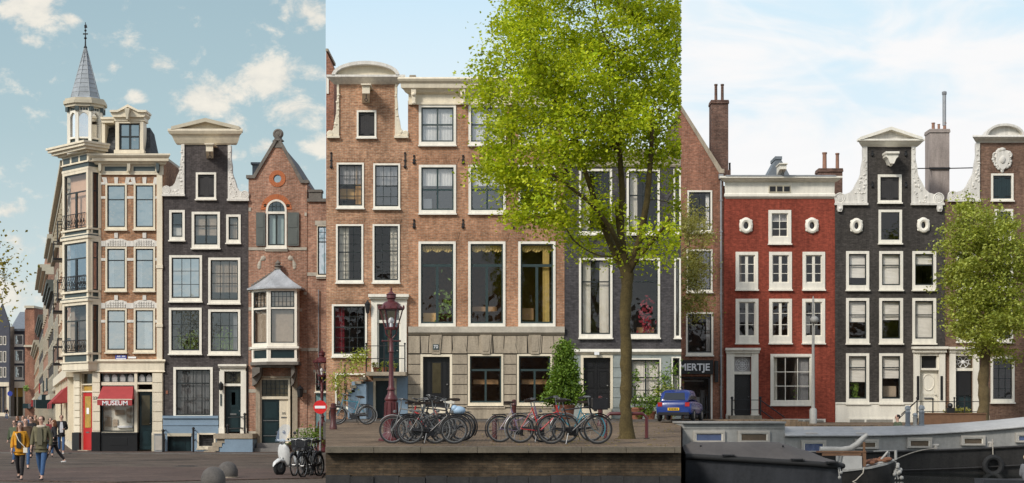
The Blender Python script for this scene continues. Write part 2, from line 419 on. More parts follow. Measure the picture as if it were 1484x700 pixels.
    def curtain(s, w, X0, X1, Y0, Y1, d, kind, a, b, mat):
        W = X1-X0; H = Y1-Y0; m = s.mb()
        def folds(xa, xb, ya, yb, per=1.6, amp=.03, dd=.22):
            n = max(6, int((xb-xa)/per*4)); vs = []; fs = []
            for i in range(n+1):
                x = xa+(xb-xa)*i/n; o = amp*math.sin(i*math.pi/2+.4*math.sin(i*.9))
                vs += [s.L(x, ya, d+dd+o*.6), s.L(x+.3*math.sin(i*1.7), yb, d+dd+o)]
            m.add(vs, [(2*i, 2*i+1, 2*i+3, 2*i+2) for i in range(n)])
        if kind == 'left': folds(X0+W*b, X0+W*a, Y0, Y1)
        elif kind == 'right': folds(X1-W*a, X1-W*b, Y0, Y1)
        elif kind == 'full': folds(X0, X1, Y0+H*a, Y0+H*b, 2.2, .02, .2)
        elif kind == 'blind':
            n = 10; vs = []
            for i in range(n+1):
                y = Y0+H*(a+(b-a)*i/n); o = .012*math.sin(i*1.3+X0)
                vs += [s.L(X0, y, d+.17+o), s.L(X1, y+.5*math.sin(X0+i), d+.17-o)]
            m.add(vs, [(2*i, 2*i+1, 2*i+3, 2*i+2) for i in range(n)])
        elif kind == 'valance':
            n = 36; vs = []
            for i in range(n+1):
                t = i/n; sc = abs(math.sin(t*math.pi*3)); x = X0+W*t; o = .03*math.sin(i*1.9)
                vs += [s.L(x, Y0, d+.2), s.L(x, Y0+H*b*(.55+.2*sc), d+.2+o), s.L(x, Y0+H*b*(.72+.28*sc), d+.21-o)]
            m.add(vs, [(3*i+j, 3*i+j+1, 3*i+j+4, 3*i+j+3) for i in range(n) for j in (0, 1)])
        elif kind == 'plant':
            for _ in range(int(70)):
                x = X0+W*(a+random.gauss(0, .13)); y = Y1-H*abs(random.gauss(.22, .14)); x = min(max(x, X0+1), X1-1); y = max(y, Y0+2)
                c = s.L(x, y, d+.3+random.random()*.15); e = Vector((random.uniform(-1, 1), random.uniform(-.3, .3), random.uniform(-.6, 1))).normalized()*.16; f = e.cross(Vector((0, 1, .3))).normalized()*.045
                m.quad(c-e*.2, c+e*.4+f, c+e, c+e*.4-f)
        elif kind == 'slats':
            n = 16
            for i in range(n): m.pb(X0, Y0+H*(a+(b-a)*(i+.2)/n), X1, Y0+H*(a+(b-a)*(i+.75)/n), d+.05, d+.06)
        elif kind == 'block': m.pb(X0+W*a[0], Y0+H*b[0], X0+W*a[1], Y0+H*b[1], d+.5, d+.9)
        nm = {'left': 'curtain', 'right': 'curtain', 'full': 'curtain', 'blind': 'blind', 'valance': 'valance', 'plant': 'house_plant', 'slats': 'slats', 'block': 'furniture'}[kind]
        return s.put(nm, m, mat, w)
    def hatch(s, x0, y0, x1, y1, fr=2.6, fm='white', sm='shutter_wood', leaves=2, sill='white'):
        s.hole(x0+.7, y0+.7, x1-.7, y1-.7); m = s.mb()
        for r in ((x0, y0, x0+fr, y1), (x1-fr, y0, x1, y1)): m.pb(*r, -.05, .13)
        m.pb(x0+fr, y0, x1-fr, y0+fr, -.046, .126); m.pb(x0+fr, y1-fr, x1-fr, y1, -.046, .126)
        w = s.put('loft_hatch', m, fm); m = s.mb(); X0, X1 = x0+fr, x1-fr; n = 8
        for i in range(n):
            a = X0+(X1-X0)*i/n; b = X0+(X1-X0)*(i+1)/n-.12
            m.pb(a, y0+fr, b, y1-fr, .04+.006*(i % 2), .09)
        m.pb(X0, y0+fr, X1, y1-fr, .06, .085)
        s.put('shutter', m, sm, w)
        m = s.mb()
        for yy in (y0+fr+3, y1-fr-4):
            for xa, xb in ((X0, X0+(X1-X0)*.32), (X1-(X1-X0)*.32, X1)): m.pb(xa, yy, xb, yy+.9, .01, .05)
        s.put('hinge', m, 'iron', w)
        if sill:
            m = s.mb(); m.pb(x0-1, y1-.3, x1+1, y1+1.6, -.14, .05); s.put('sill', m, sill, w)
        return w
    def door(s, x0, y0, x1, y1, mat='door_green', panels=((.18, .08, .82, .45), (.18, .55, .82, .92)), rec=.16, glass_panel=None, handle=True, d=0., hole=True, leaf2=False):
        if hole: s.hole(x0-.3, y0-.3, x1+.3, y1+.3)
        m = s.mb(); W, H = x1-x0, y1-y0; e = d+rec
        m.pb(x0-.6, y0-.6, x1+.6, y1+.6, e, e+.06)
        for a, b, c, f in panels:
            X0, Y0, X1, Y1 = x0+W*a, y0+H*b, x0+W*c, y0+H*f; k = .9
            m.pb(X0, Y0, X1, Y0+k, e-.025, e+.01); m.pb(X0, Y1-k, X1, Y1, e-.025, e+.01); m.pb(X0, Y0+k, X0+k, Y1-k, e-.024, e+.01); m.pb(X1-k, Y0+k, X1, Y1-k, e-.024, e+.01)
            m.pb(X0+2*k, Y0+2*k, X1-2*k, Y1-2*k, e-.018, e+.01)
        if leaf2: m.pb(x0+W/2-.4, y0, x0+W/2+.4, y1, e-.03, e+.01)
        o = s.put('door', m, mat)
        if glass_panel:
            a, b, c, f = glass_panel; g = s.mb(); g.pb(x0+W*a, y0+H*b, x0+W*c, y0+H*f, e-.02, e-.012); s.put('glass_panel', g, 'door_glass', o)
        if handle:
            g = s.mb(); c = s.L(x1-W*.1, y0+H*.55, e-.05); g.ball(c, .035, 8, 6); g.tube([c, c+Vector((0, .06, 0))], .015, 6); s.put('handle', g, 'steel', o, True)
        return o
    def cornice(s, name, mat, x0, x1, prof, ends=True):
        """prof: (py, projection m) from top to bottom; one moulded length"""
        n = len(prof); m = s.mb(); ring = [(.05, prof[0][0])] + [(-p, y) for y, p in prof] + [(.05, prof[-1][0])]
        vs = []; k = len(ring)
        for xx, sgn in ((x0, -1), (x1, 1)):
            for d, y in ring:
                ex = max(0, -d)*s.s*.8*sgn if ends else 0
                vs.append(s.L(xx+ex, y, d))
        tri = tessellate_polygon([[Vector((d, -y, 0)) for d, y in ring]])
        m.add(vs, [(i, (i+1) % k, (i+1) % k+k, i+k) for i in range(k)] + [tuple(t) for t in tri] + [tuple(i+k for i in reversed(t)) for t in tri])
        return s.put(name, m, mat)
    def pediment(s, mat, x0, x1, ybase, yapex, th=5., proj=.35, back=.3, tymp=None):
        xm = (x0+x1)/2; m = s.mb()
        m.pp([(x0, ybase), (x0, ybase-th*.75), (xm, yapex), (x1, ybase-th*.75), (x1, ybase), (x1-3, ybase), (xm, yapex+th), (x0+3, ybase)], -proj, back)
        m.pp([(x0+3, ybase-1), (x0+3, ybase-th*.45), (xm, yapex+th*.35), (x1-3, ybase-th*.45), (x1-3, ybase-1), (x1-6, ybase-1), (xm, yapex+th*1.15), (x0+6, ybase-1)], -proj*.75, back*.9)
        p = s.put('pediment', m, mat)
        m = s.mb(); m.pp([(x0+5, ybase), (xm, yapex+th*.9), (x1-5, ybase)], -proj*.3, back*.8); s.put('tympanum', m, tymp or mat, p)
        return p
    def arched_pediment(s, mat, x0, x1, ybase, yapex, th=5., proj=.35, back=.3, tymp=None, rise=0.):
        xm, a, b = (x0+x1)/2, (x1-x0)/2, ybase-rise-yapex; n = 18
        arc = [(xm-a*math.cos(math.pi*i/n), ybase-rise-b*math.sin(math.pi*i/n)) for i in range(n+1)]
        arc2 = [(xm-(a-th)*math.cos(math.pi*i/n), ybase-rise-(b-th)*math.sin(math.pi*i/n)) for i in range(n+1)]
        m = s.mb()
        for i in range(n): m.pp([arc[i], arc[i+1], arc2[i+1], arc2[i]], -proj, back)
        if rise: m.pb(x0, ybase-rise, x0+th, ybase, -proj, back); m.pb(x1-th, ybase-rise, x1, ybase, -proj, back)
        p = s.put('pediment', m, mat); m = s.mb()
        m.pp([(x, y) for x, y in arc2] + ([(x1-th, ybase), (x0+th, ybase)] if rise else []), -proj*.25, back*.8); s.put('tympanum', m, tymp or mat, p); return p
    def claw(s, mat, xi, xo, ytop, ybot, curl=5., lumps=26, neck=3.5, flutter=1.):
        """carved side piece of a neck gable: sweeps from the top of the neck (xi) out to a scroll over the shoulder (xo)"""
        sg = 1 if xo > xi else -1; m = s.mb(); n = 16; w, h = abs(xo-xi), ybot-ytop; poly = [(xi, ybot), (xi, ytop)]
        for i in range(n+1):
            t = i/n; x = neck+(w-neck-curl)*(1-math.sqrt(max(0, 1-t**2.6))) ; y = ytop+(h-curl*1.6)*t
            x += flutter*.8*math.sin(t*19)*(.3+t); poly.append((xi+sg*x, y))
        poly += [(xi+sg*w, ybot-curl), (xi+sg*w, ybot)]
        m.pp(poly, -.08, .22)
        c = s.L(xi+sg*(w-curl), ybot-curl*1.1, -.06)
        for r in (1., .62, .28): m.ring(c, curl*r/s.s, .045, 'y', 16, 6)
        m.ball(c, curl*.8/s.s, 10, 6, (1, .22, 1))
        for _ in range(lumps):
            t = random.random()**.6; y = ytop+h*t; lim = neck+(w-neck)*(1-math.sqrt(max(0, 1-min(1, t*.96)**2.6)))
            x = random.uniform(.15, .95)*lim; r = random.uniform(.8, 2.1)/s.s
            m.ball(s.L(xi+sg*x, min(y, ybot-2), -.08), r, 7, 5, (random.uniform(.6, 1.5), .6, random.uniform(.6, 1.4)))
        m.pb(min(xi, xo)-1, ybot-.5, max(xi, xo)+1, ybot+2.6, -.16, .24)
        return s.put('gable_ornament', m, mat, smooth=True)
    def hoist(s, x, y, mat='cream', dx=0., L=.9, w=.17, h=.24):
        m = s.mb(); c = s.L(x, y)
        m.add([(c.x-w+dx*0, 0.05, c.z-h), (c.x+w, .05, c.z-h), (c.x+w, .05, c.z+h), (c.x-w, .05, c.z+h), (c.x-w+dx, -L, c.z-h*.2), (c.x+w+dx, -L, c.z-h*.2), (c.x+w+dx, -L, c.z+h), (c.x-w+dx, -L, c.z+h)],
              [(0, 1, 2, 3), (4, 5, 6, 7), (0, 1, 5, 4), (1, 2, 6, 5), (2, 3, 7, 6), (3, 0, 4, 7)])
        m.box(c.x-w*1.3+dx, c.x+w*1.3+dx, -L-.1, .02, c.z+h, c.z+h+.06)
        o = s.put('hoist_beam', m, mat); g = s.mb(); g.tube([(c.x+dx, -L+.12, c.z-h*.25), (c.x+dx, -L+.12, c.z-h*.25-.18)], .02, 6); g.ring((c.x+dx, -L+.12, c.z-h*.25-.24), .06, .015, 'y', 12, 5); s.put('hook', g, 'iron', o); return o
    def oval(s, x, y, rx, ry, mat='white', pane='pane_dark'):
        """oeil-de-boeuf: carved frame round an oval light"""
        n = 20; s.holes.append([(x+rx*1.1*math.cos(2*math.pi*i/n), y+ry*1.1*math.sin(2*math.pi*i/n)) for i in range(n)])
        m = s.mb(); c = s.L(x, y, -.04); k = 1/s.s
        m.tube([c+Vector((rx*1.35*k*math.cos(a), 0, ry*1.35*k*math.sin(a))) for a in [2*math.pi*i/24 for i in range(25)]], .12, 8, cap=False)
        m.tube([c+Vector((rx*1.02*k*math.cos(a), -.03, ry*1.02*k*math.sin(a))) for a in [2*math.pi*i/24 for i in range(25)]], .05, 8, cap=False)
        for a in (42, 138, 222, 318): m.ball(c+Vector((rx*1.75*k*math.cos(R(a)), 0, ry*1.6*k*math.sin(R(a)))), .085, 8, 6, (1.3, .6, 1.))
        for a in (90, 270): m.ball(c+Vector((0, 0, ry*1.55*k*math.sin(R(a)))), .1, 8, 6, (1.5, .6, .8))
        w = s.put('oval_window', m, mat, smooth=True); g = s.mb()
        g.add([c+Vector((rx*1.15*k*math.cos(2*math.pi*i/n), .14, ry*1.15*k*math.sin(2*math.pi*i/n))) for i in range(n)], [tuple(range(n))]); s.put('pane', g, pane, w); return w
    def anchor(s, x, y, h=12.):
        m = s.mb(); m.pb(x-.9, y-h/2, x+.9, y+h/2, -.05, .01); m.ball(s.L(x, y-h/2, -.03), .05, 7, 5); m.ball(s.L(x, y+h/2-2, -.03), .075, 7, 5); m.pb(x-2.1, y-1, x+2.1, y+.6, -.045, .01)
        return s.put('wall_anchor', m, 'iron')
    def dp(s, px, py, d):
        k = 1+d*s.s/F; return CX+(px-CX)*k, HY+(py-HY)*k
    def chimney(s, x0, y0, x1, y1, mat, d0, d1, pots=(), potmat='chimney_pot', cap=True):
        pots = [s.dp(a, c, (d0+d1)/2)+(w_,) for a, c, w_ in pots]; (x0, y0), (x1, y1) = s.dp(x0, y0, d0), s.dp(x1, y1, d0); y1 += 12
        m = s.mb(); m.pb(x0, y0, x1, y1, d0, d1)
        if cap: m.pb(x0-1, y0+1, x1+1, y0+4, d0-.06, d1+.06); m.pb(x0-.6, y0-1.2, x1+.6, y0+.6, d0-.03, d1+.03)
        o = s.put('chimney', m, mat)
        for px, py, w in pots:
            g = s.mb(); c = s.L(px, y0, (d0+d1)/2); h = (y0-py)/s.s; r = w/2/s.s
            g.lathe([(r*1.15, 0), (r*1.1, h*.1), (r, h*.14), (r*.92, h*.9), (r*1.15, h*.92), (r*1.15, h), (r*.8, h), (r*.8, h*.96)], c, 12); s.put('chimney_pot', g, potmat, o, True)
        return o
    def arch_bricks(s, mat, x0, x1, y0, y1):
        """flat arch of upright bricks over a window"""
        m = s.mb(); n = max(6, int((x1-x0)/2.2)); xm = (x0+x1)/2
        for i in range(n):
            a, b = x0+(x1-x0)*(i+.08)/n, x0+(x1-x0)*(i+.92)/n; k = .12
            m.pp([(a, y1), (b, y1), (b+(b-xm)*k, y0), (a+(a-xm)*k, y0)], -.02, .05)
        return s.put('brick_arch', m, mat)
plain('door_glass', (.07, .06, .035), .1, .3, 4, bmp=0)
plain('door_glass_gold', (.42, .26, .05), .2, .4, 4, bmp=0)
plain('furniture_wood', (.3, .17, .07), .6, .2, 3, bmp=0)
glass('pane_tower', .7, (.7, .6, .5)); glass('pane_blue', .5, (.35, .5, .7)); glass('pane_round', .6, (.4, .5, .55))
# ================================================================== the corner building, far left
b = Building('corner_building', 'orange brick corner house with cream trim, corner bay and pointed lead spire', 190, 655, 80., 'corner house')
K = dict(fr=2.6, fm='cream', sm='dark_sash', v=(), h=(), sw=1.6, sill='cream', pane='pane_sky')
for x0 in (153, 194):
    for y0, y1, t in ((266, 333, .34), (358, 422, .29), (447, 511, .29)):
        cu = [('full', .32, 1, 'curtain_grey')] if (x0 == 194 and y0 == 266) else ([('right', .55, 0, 'curtain_white')] if x0 == 194 and y0 == 447 else ([('left', .3, 0, 'curtain_white')] if y0 == 358 else None))
        b.win(x0, y0, x0+31, y1, th=(t,), curtain=cu, **K)
b.slab('wall', 'brick_orange', [(143, 524), (237, 524), (237, 228), (143, 228)], extra=[(146.5, 228, 154, 240, .3, 9)])
b.hole(147, 540, 195, 626); b.hole(199, 540, 221, 654)
b.slab('shopfront_wall', 'cream', [(134, 655), (236.6, 655), (236.6, 524), (134, 524)], .34, -.03)
b.rooms(146, 236, (228, 348, 436, 524, 655), 3.2)
b.bx('side_walls', 'brick_orange', [(228, 228, 236.9, 655, .31, 12), (146, 228, 228, 655, 11.7, 12)])
# stone bands and voussoirs on the brick
m = b.mb()
for y0, y1 in ((264, 267.5), (284.5, 288), (349, 357), (374, 378), (439, 447), (463.5, 467.5)):
    for x0, x1 in ((143.3, 153), (184, 194), (225, 227.6)): m.pb(x0, y0, x1, y1, -.035, .05)
for xc in (168.5, 209.5):
    for a, w0, w1 in ((-15, 2.5, 3.4), (0, 2.4, 3.0), (15, 2.5, 3.4)):
        s_ = a*.16; m.pp([(xc+a-w0+s_*.0, 266), (xc+a+w0, 266), (xc+a+w1+s_, 257), (xc+a-w1+s_, 257)], -.04, .05)
    m.pb(xc-2.6, 337.5, xc+2.6, 345, -.05, .05); m.pb(xc-2.6, 428, xc+2.6, 435, -.05, .05)
b.put('stone_bands', m, 'white_stone')
for xc in (168.5, 209.5):
    for yb in (358, 447):
        m = b.mb(); n = 8
        for i in range(n):
            for j in range(3):
                if j == 2 and i in (0, n-1): continue
                m.pb(xc-14+i*3.55, yb-3.6-j*3.1, xc-14+i*3.55+2.4, yb-1.2-j*3.1, -.05, .02)
        m.pp([(xc-15.5, yb-.6), (xc-15.5, yb-9.5), (xc-8, yb-12), (xc+8, yb-12), (xc+15.5, yb-9.5), (xc+15.5, yb-.6)], -.015, .05)
        b.put('tile_lintel', m, 'white_stone' if yb else '')
b.bx('quoin_strip', 'cream', [(227.6, 252, 235.6, 524, -.09, .1), (226.8, 384, 236.4, 389, -.13, .05), (226.8, 470, 236.4, 474, -.13, .05)])
# cornice, frieze panels and brackets
b.cornice('cornice', 'cream', 144, 237, [(225, .55), (227, .55), (229, .5), (231, .42), (235, .4), (236.5, .25), (239, .2), (239.5, .06)])
m = b.mb(); m.pb(143.5, 239, 237, 251.5, -.06, .05); m.pb(143.5, 251, 237, 253.5, -.1, .05)
for r in ((151, 239.8, 185, 241.6), (151, 248.4, 185, 250.4), (193, 239.8, 226, 241.6), (193, 248.4, 226, 250.4)): m.pb(*r, -.085, -.03)
b.put('frieze', m, 'cream')
b.bx('frieze_panel', 'slate_green', [(152.5, 241.6, 184, 248.4, -.07, .0), (194, 241.6, 225, 248.4, -.07, 0)])
for x in (146.8, 188.5, 230):
    m = b.mb(); m.pp([(x-2.2, 238), (x+2.2, 238), (x+2.2, 245), (x+1.4, 249), (x-1.4, 249), (x-2.2, 245)], -.3, -.05); m.ball(b.L(x, 249.5, -.16), .07, 8, 6)
    b.put('cornice_bracket', m, 'slate_green' if x > 200 else 'cream_dark', smooth=True)
# shopfront
b.cornice('fascia', 'cream', 143, 236.4, [(521, .16), (523, .2), (525, .16), (526, .1), (537, .1), (539, .16), (540, .06)])
for x0, x1, y0 in ((134.5, 145.6, 541), (221.5, 236, 541), (104, 116, 541)):
    if x0 == 104: continue
    m = b.mb(); y = y0
    while y < 627: m.pb(x0, y, x1, min(y+13.2, 627), -.13, .02); y += 14
    m.pb(x0-.6, 627, x1+.6, 655, -.17, .02); o = b.put('pilaster', m, 'cream')
b.bx('pilaster_base', 'black_paint', [(134, 626, 146.2, 654.9, -.2, .02), (146.2, 629, 199.4, 654.9, -.1, .3), (146, 626.6, 200, 629.6, -.14, .28), (160, 634, 185, 645, -.12, .0)])
b.bx('pilaster_foot', 'cream_dark', [(221, 630, 236.4, 654.5, -.19, .02)])
w = b.bx('shop_window', 'cream', [(145.5, 540, 147, 627, -.03, .2), (195, 540, 199.2, 655, -.06, .2), (147, 553.8, 195, 558.5, -.05, .2), (147, 540, 195, 541, -.02, .2), (199.2, 553.8, 221, 557, -.05, .2), (199.2, 564.5, 221, 567.5, -.05, .2)])
m = b.mb(); m.quad(b.L(147, 627, .1), b.L(195, 627, .1), b.L(195, 558, .1), b.L(147, 558, .1)); b.put('pane', m, 'pane_clear', w)
m = b.mb()
for i in range(4):
    x = 148+i*11.6; m.pb(x, 541, x+1.3, 553.8, .04, .1); m.pb(x+10.2, 541, x+11.4, 553.8, .045, .1)
m.pb(147, 541, 195, 542, .05, .12); m.pb(147, 559, 149, 627, .03, .12); m.pb(193, 559, 195, 627, .03, .12); m.pb(149, 624, 193, 627, .03, .12)
for x in (199.3, 209.5, 219.6): m.pb(x, 541, x+1.3, 553.8, .045, .1)
b.put('sash', m, 'dark_sash', w)
m = b.mb()
for x in [149.3+i*11.6 for i in range(4)]+[200.7, 210.9]:
    m.pp([(x, 553), (x, 547), (x+2, 543.5), (x+4.4, 542.3), (x+6.8, 543.5), (x+8.7, 547), (x+8.7, 553)], .09, .1)
b.put('ornate_pane', m, 'curtain_grey', w)
b.bx('brightening_panel', 'curtain_cream', [(147.5, 586, 194.5, 624, .42, .46)], w)  # pale panel added close behind the glass to brighten the shop window
b.bx('window_display', 'curtain_tan', [(149.5, 604, 158, 618, .36, .41), (164, 594, 178, 601, .36, .41), (181, 590, 187, 612, .35, .41), (161, 608, 168, 618, .35, .41)], w)
b.bx('notice', 'sign_white', [(168, 617, 190, 620, .3, .5)], w)
d = b.door(202, 568, 218.5, 651, 'door_green', panels=((.12, .66, .88, .93),), glass_panel=(.14, .06, .86, .58))
# the red awning
m = b.mb(); m.add([b.L(149, 560, -.03), b.L(193.5, 560, -.03), b.L(198, 579, -.95), b.L(148, 579, -.95)], [(0, 1, 2, 3)])
m.add([b.L(149, 560.6, -.02), b.L(193.5, 560.6, -.02), b.L(198, 579.6, -.93), b.L(148, 579.6, -.93)], [(0, 1, 2, 3)])
m.add([b.L(149, 560, -.03), b.L(148, 579, -.95), b.L(148, 579, -.03)], [(0, 1, 2)]); m.add([b.L(193.5, 560, -.03), b.L(198, 579, -.95), b.L(195.5, 579, -.03)], [(0, 1, 2)])
for i in range(10):
    x = 148+5*i; m.pb(x, 579, x+4.94, 587.3+(.5 if i % 2 else 0), -.955, -.945)
aw = b.put('awning', m, 'awning_red'); m = b.mb(); m.pb(148, 578.4, 198, 579.6, -.97, -.93); b.put('awning_bar', m, 'cream', aw)
text('MUSEUM', b.L(173.5, 584.6, -.965), .3, 'sign_white', aw, sx=1.05, bold=.004)
m = b.mb(); m.pb(168, 580.2, 179, 581.3, -.962, -.95); b.put('small_lettering', m, 'curtain_grey', aw)
# enamel street signs
m = b.mb(); m.pb(167.5, 514.5, 183.5, 521.6, -.05, .01); sg = b.put('street_sign', m, 'sign_blue'); m = b.mb()
for x0, x1, y0 in ((170, 175, 515.6), (177, 181.5, 515.6), (168.8, 182.6, 518.7)):
    x = x0
    while x < x1: m.pb(x, y0, x+.9, y0+1.7, -.056, -.045); x += 1.3
b.put('lettering', m, 'sign_white', sg)
m = b.mb(); m.pb(186, 516.8, 197.5, 519.4, -.04, .01); b.put('name_plate', m, 'sign_white')
text('236', b.L(140, 577, -.145), .2, 'slate_green', b.root, 'house_number')
# ---- corner bay
C1, C2, C0 = Vector((-1.93, -.45, 0)), Vector((-1.45, 0.02, 0)), Vector((-3.62, 1.30, 0))
C3 = C0+Vector((.5, .47, 0))
u1 = (C0-C1).normalized(); n1 = Vector((-u1.y, u1.x, 0)); n1 = -n1 if n1.y > 0 else n1      # outward normal of the front face
u2 = (C2-C1).normalized(); n2 = Vector((u2.y, -u2.x, 0)); n2 = -n2 if n2.x < 0 else n2
L1, L2 = (C0-C1).length, (C2-C1).length
def zz(py): return b.Z(py)
def onface(m, o, u, n, a0, a1, z0, z1, d0, d1):
    """a box on a face: a along u, d out along n"""
    vs = []
    for z in (z0, z1):
        for a, d in ((a0, d0), (a1, d0), (a1, d1), (a0, d1)): p = o+u*a+n*d; vs.append((p.x, p.y, z))
    return m.add(vs, [(0, 1, 2, 3), (4, 5, 6, 7), (0, 1, 5, 4), (1, 2, 6, 5), (2, 3, 7, 6), (3, 0, 4, 7)])
def ring_plan(off):
    a = C1+(n1+n2)*off; return [(C2+n2*off+Vector((.05, .25, 0))), a, C0+n1*off-n2*off, C3-n2*off+Vector((.1, .3, 0))]
def slabp(m, off, z0, z1): m.prismz([(p.x, p.y) for p in ring_plan(off)], z0, z1); return m
m = MB(); pw = .11
for top, bot in ((246, 331), (346, 421), (437, 511)):      # posts and rails of each storey
    z0, z1 = zz(bot), zz(top)
    for a0, a1 in ((-.02, .16), (L1-.16, L1+.02)): onface(m, C1, u1, n1, a0, a1, z0, z1, -.12, .05)
    onface(m, C1, u2, n2, .12, .2, z0, z1, -.12, .045); onface(m, C1, u2, n2, L2-.16, L2-.02, z0, z1, -.12, .045)
    onface(m, C1, u1, n1, .16, L1-.16, z1-.16, z1, -.1, .045); onface(m, C1, u2, n2, .2, L2-.16, z1-.16, z1, -.1, .04)
    p3 = C0-n2*.0; onface(m, C0, u2, -n2, -.0, .12, z0, z1, -.1, .02)
bay = b.put('corner_bay', m, 'cream')
m = MB()
for y0, y1, o in ((331, 333.5, .1), (342.5, 346, .12), (338.5, 340.5, .06), (421, 424, .1), (433.5, 437, .12), (430, 432, .06), (511, 514, .1), (524, 526, .12), (526, 536, .06), (536, 538, .02), (243, 246.5, .06)): slabp(m, o, zz(y1), zz(y0))
b.put('bay_mouldings', m, 'cream', bay)
m = MB()
for y0, y1, o in ((333.5, 338.5, .0), (340.5, 342.5, .09), (424, 430, .0), (432, 433.5, .09), (514, 524, .0), (236, 243, .03)): slabp(m, o, zz(y1), zz(y0))
b.put('bay_panel', m, 'slate_green', bay)
m = MB()
for y0, y1 in ((333.5, 342), (424, 433), (514, 524)):
    for a in (.0, L1-.16): onface(m, C1, u1, n1, a, a+.16, zz(y1), zz(y0), -.05, .03)
    onface(m, C1, u2, n2, .1, .2, zz(y1), zz(y0), -.05, .03); onface(m, C1, u2, n2, L2-.14, L2-.03, zz(y1), zz(y0), -.05, .03)
b.put('bay_stile', m, 'cream', bay)
for top, bot, ct in ((251, 331, 'curtain_peach'), (351, 421, 'curtain_grey'), (442, 511, 'curtain_tan')):
    z0, z1 = zz(bot), zz(top); m = MB(); H = z1-z0; zt = z0+H*.66
    for u, n, a0, a1 in ((u1, n1, .16, L1-.16), (u2, n2, .2, L2-.16)):
        for p, q in ((a0, a0+.06), (a1-.06, a1)): onface(m, C1, u, n, p, q, z0, z1, -.07, .0)
        for p, q in ((z0, z0+.06), (z1-.06, z1), (zt, zt+.06)): onface(m, C1, u, n, a0+.06, a1-.06, p, q, -.066, -.004)
    am = L1/2; onface(m, C1, u1, n1, am-.07, am+.07, z0+.06, zt, -.064, .0)
    w = b.put('bay_window', m, 'dark_sash')
    m = MB()
    for u, n, a0, a1 in ((u1, n1, .16, L1-.16), (u2, n2, .2, L2-.16)):
        pts = [C1+u*a-n*.035 for a in (a0, a1)]; m.quad((pts[0].x, pts[0].y, z0), (pts[1].x, pts[1].y, z0), (pts[1].x, pts[1].y, z1), (pts[0].x, pts[0].y, z1))
    b.put('pane', m, 'pane_sky' if top == 351 else 'pane_soft', w)
    m = MB()
    if ct == 'curtain_peach': onface(m, C1, u1, n1, .16, L1-.16, z0, z1, -.3, -.29)
    else:
        for a, e in ((.2, .55), (L1-.6, L1-.2)): onface(m, C1, u1, n1, a, e, z0, z1, -.3, -.28)
    b.put('curtain', m, ct, w)
    m = MB()      # iron balconet in front of the window
    zr = z0+(.72 if top != 442 else .6); 
    for z in (z0+.12, zr): m.tube([C1+u1*.12+n1*.12+Vector((0, 0, z)), C1+u1*(L1-.12)+n1*.12+Vector((0, 0, z))], .02, 6)
    n = 14
    for i in range(n+1):
        a = .14+(L1-.28)*i/n; m.tube([C1+u1*a+n1*.12+Vector((0, 0, z0+.1)), C1+u1*(a+.04*math.sin(i*2))+n1*.2+Vector((0, 0, (z0+zr)/2)), C1+u1*a+n1*.12+Vector((0, 0, zr))], .013, 5)
    for i in range(n//2):
        c = C1+u1*(.24+(L1-.4)*i/(n/2))+n1*.13+Vector((0, 0, (z0+zr)/2)); m.ring(c, .1, .014, 'x', 12, 4)
    b.put('balconet', m, 'iron', w)
m = MB(); slabp(m, -.55, zz(524), zz(246)); b.put('bay_back', m, 'interior', bay)
# bay cornice that carries the tower
m = MB()
for y0, y1, o in ((209, 212, .62), (212, 216, .55), (216, 220, .42), (220, 223, .2), (223, 236, .05)): slabp(m, o, zz(y1), zz(y0))
slabp(m, .1, zz(236.5), zz(235)); bc = b.put('bay_cornice', m, 'cream')
m = MB()
for u, n, L_ in ((u1, n1, L1), (u2, n2, L2)):
    k = 3 if L_ > 1 else 1
    for i in range(k): onface(m, C1, u, n, L_*(i+.12)/k, L_*(i+.9)/k, zz(233.5), zz(225.5), -.02, .065)
b.put('frieze_panel', m, 'slate_green', bc)
# octagonal lantern and spire
TC = Vector((-2.4, .75, 0)); n8 = 8; rot8 = R(22.5+8)
def oct_(r): return [(TC.x+r*math.cos(rot8+i*math.pi/4), TC.y+r*math.sin(rot8+i*math.pi/4)) for i in range(8)]
zl0, zl1 = zz(213), zz(160)
m = MB(); m.prismz(oct_(.9), zl0-.3, zl0+.06); m.prismz(oct_(.78), zl1, zl1+.3)
pts = oct_(.80)
for x, y in pts: m.box(x-.075, x+.075, y-.075, y+.075, zl0, zl1+.15)
for i in range(8):
    a, c = Vector(pts[i]), Vector(pts[(i+1) % 8]); u = (c-a); L_ = u.length; u = Vector((u.x, u.y, 0))/L_; n = Vector((u.y, -u.x, 0)); o = Vector((a.x, a.y, 0))
    if n.dot(o-TC) < 0: n = -n
    for j in range(8):      # arched head of each light
        t0, t1 = math.pi*j/8, math.pi*(j+1)/8; r = L_/2-.1; xm = L_/2
        xa, xb = xm-r*math.cos(t0), xm-r*math.cos(t1); za = zl1-.28+r*min(math.sin(t0), math.sin(t1))
        onface(m, o, u, n, xa, xb, za, zl1+.02, -.05, .02)
    onface(m, o, u, n, .05, L_-.05, zl0+.42, zl0+.5, -.04, .04)
tw = b.put('tower', m, 'white')
m = MB(); m.prismz(oct_(.73), zl0+.05, zl0+.42); b.put('tower_panel', m, 'slate_green', tw)
m = MB(); m.prismz(oct_(.735), zl0+.5, zl1-.02); b.put('tower_pane', m, 'pane_tower', tw)
m = MB()
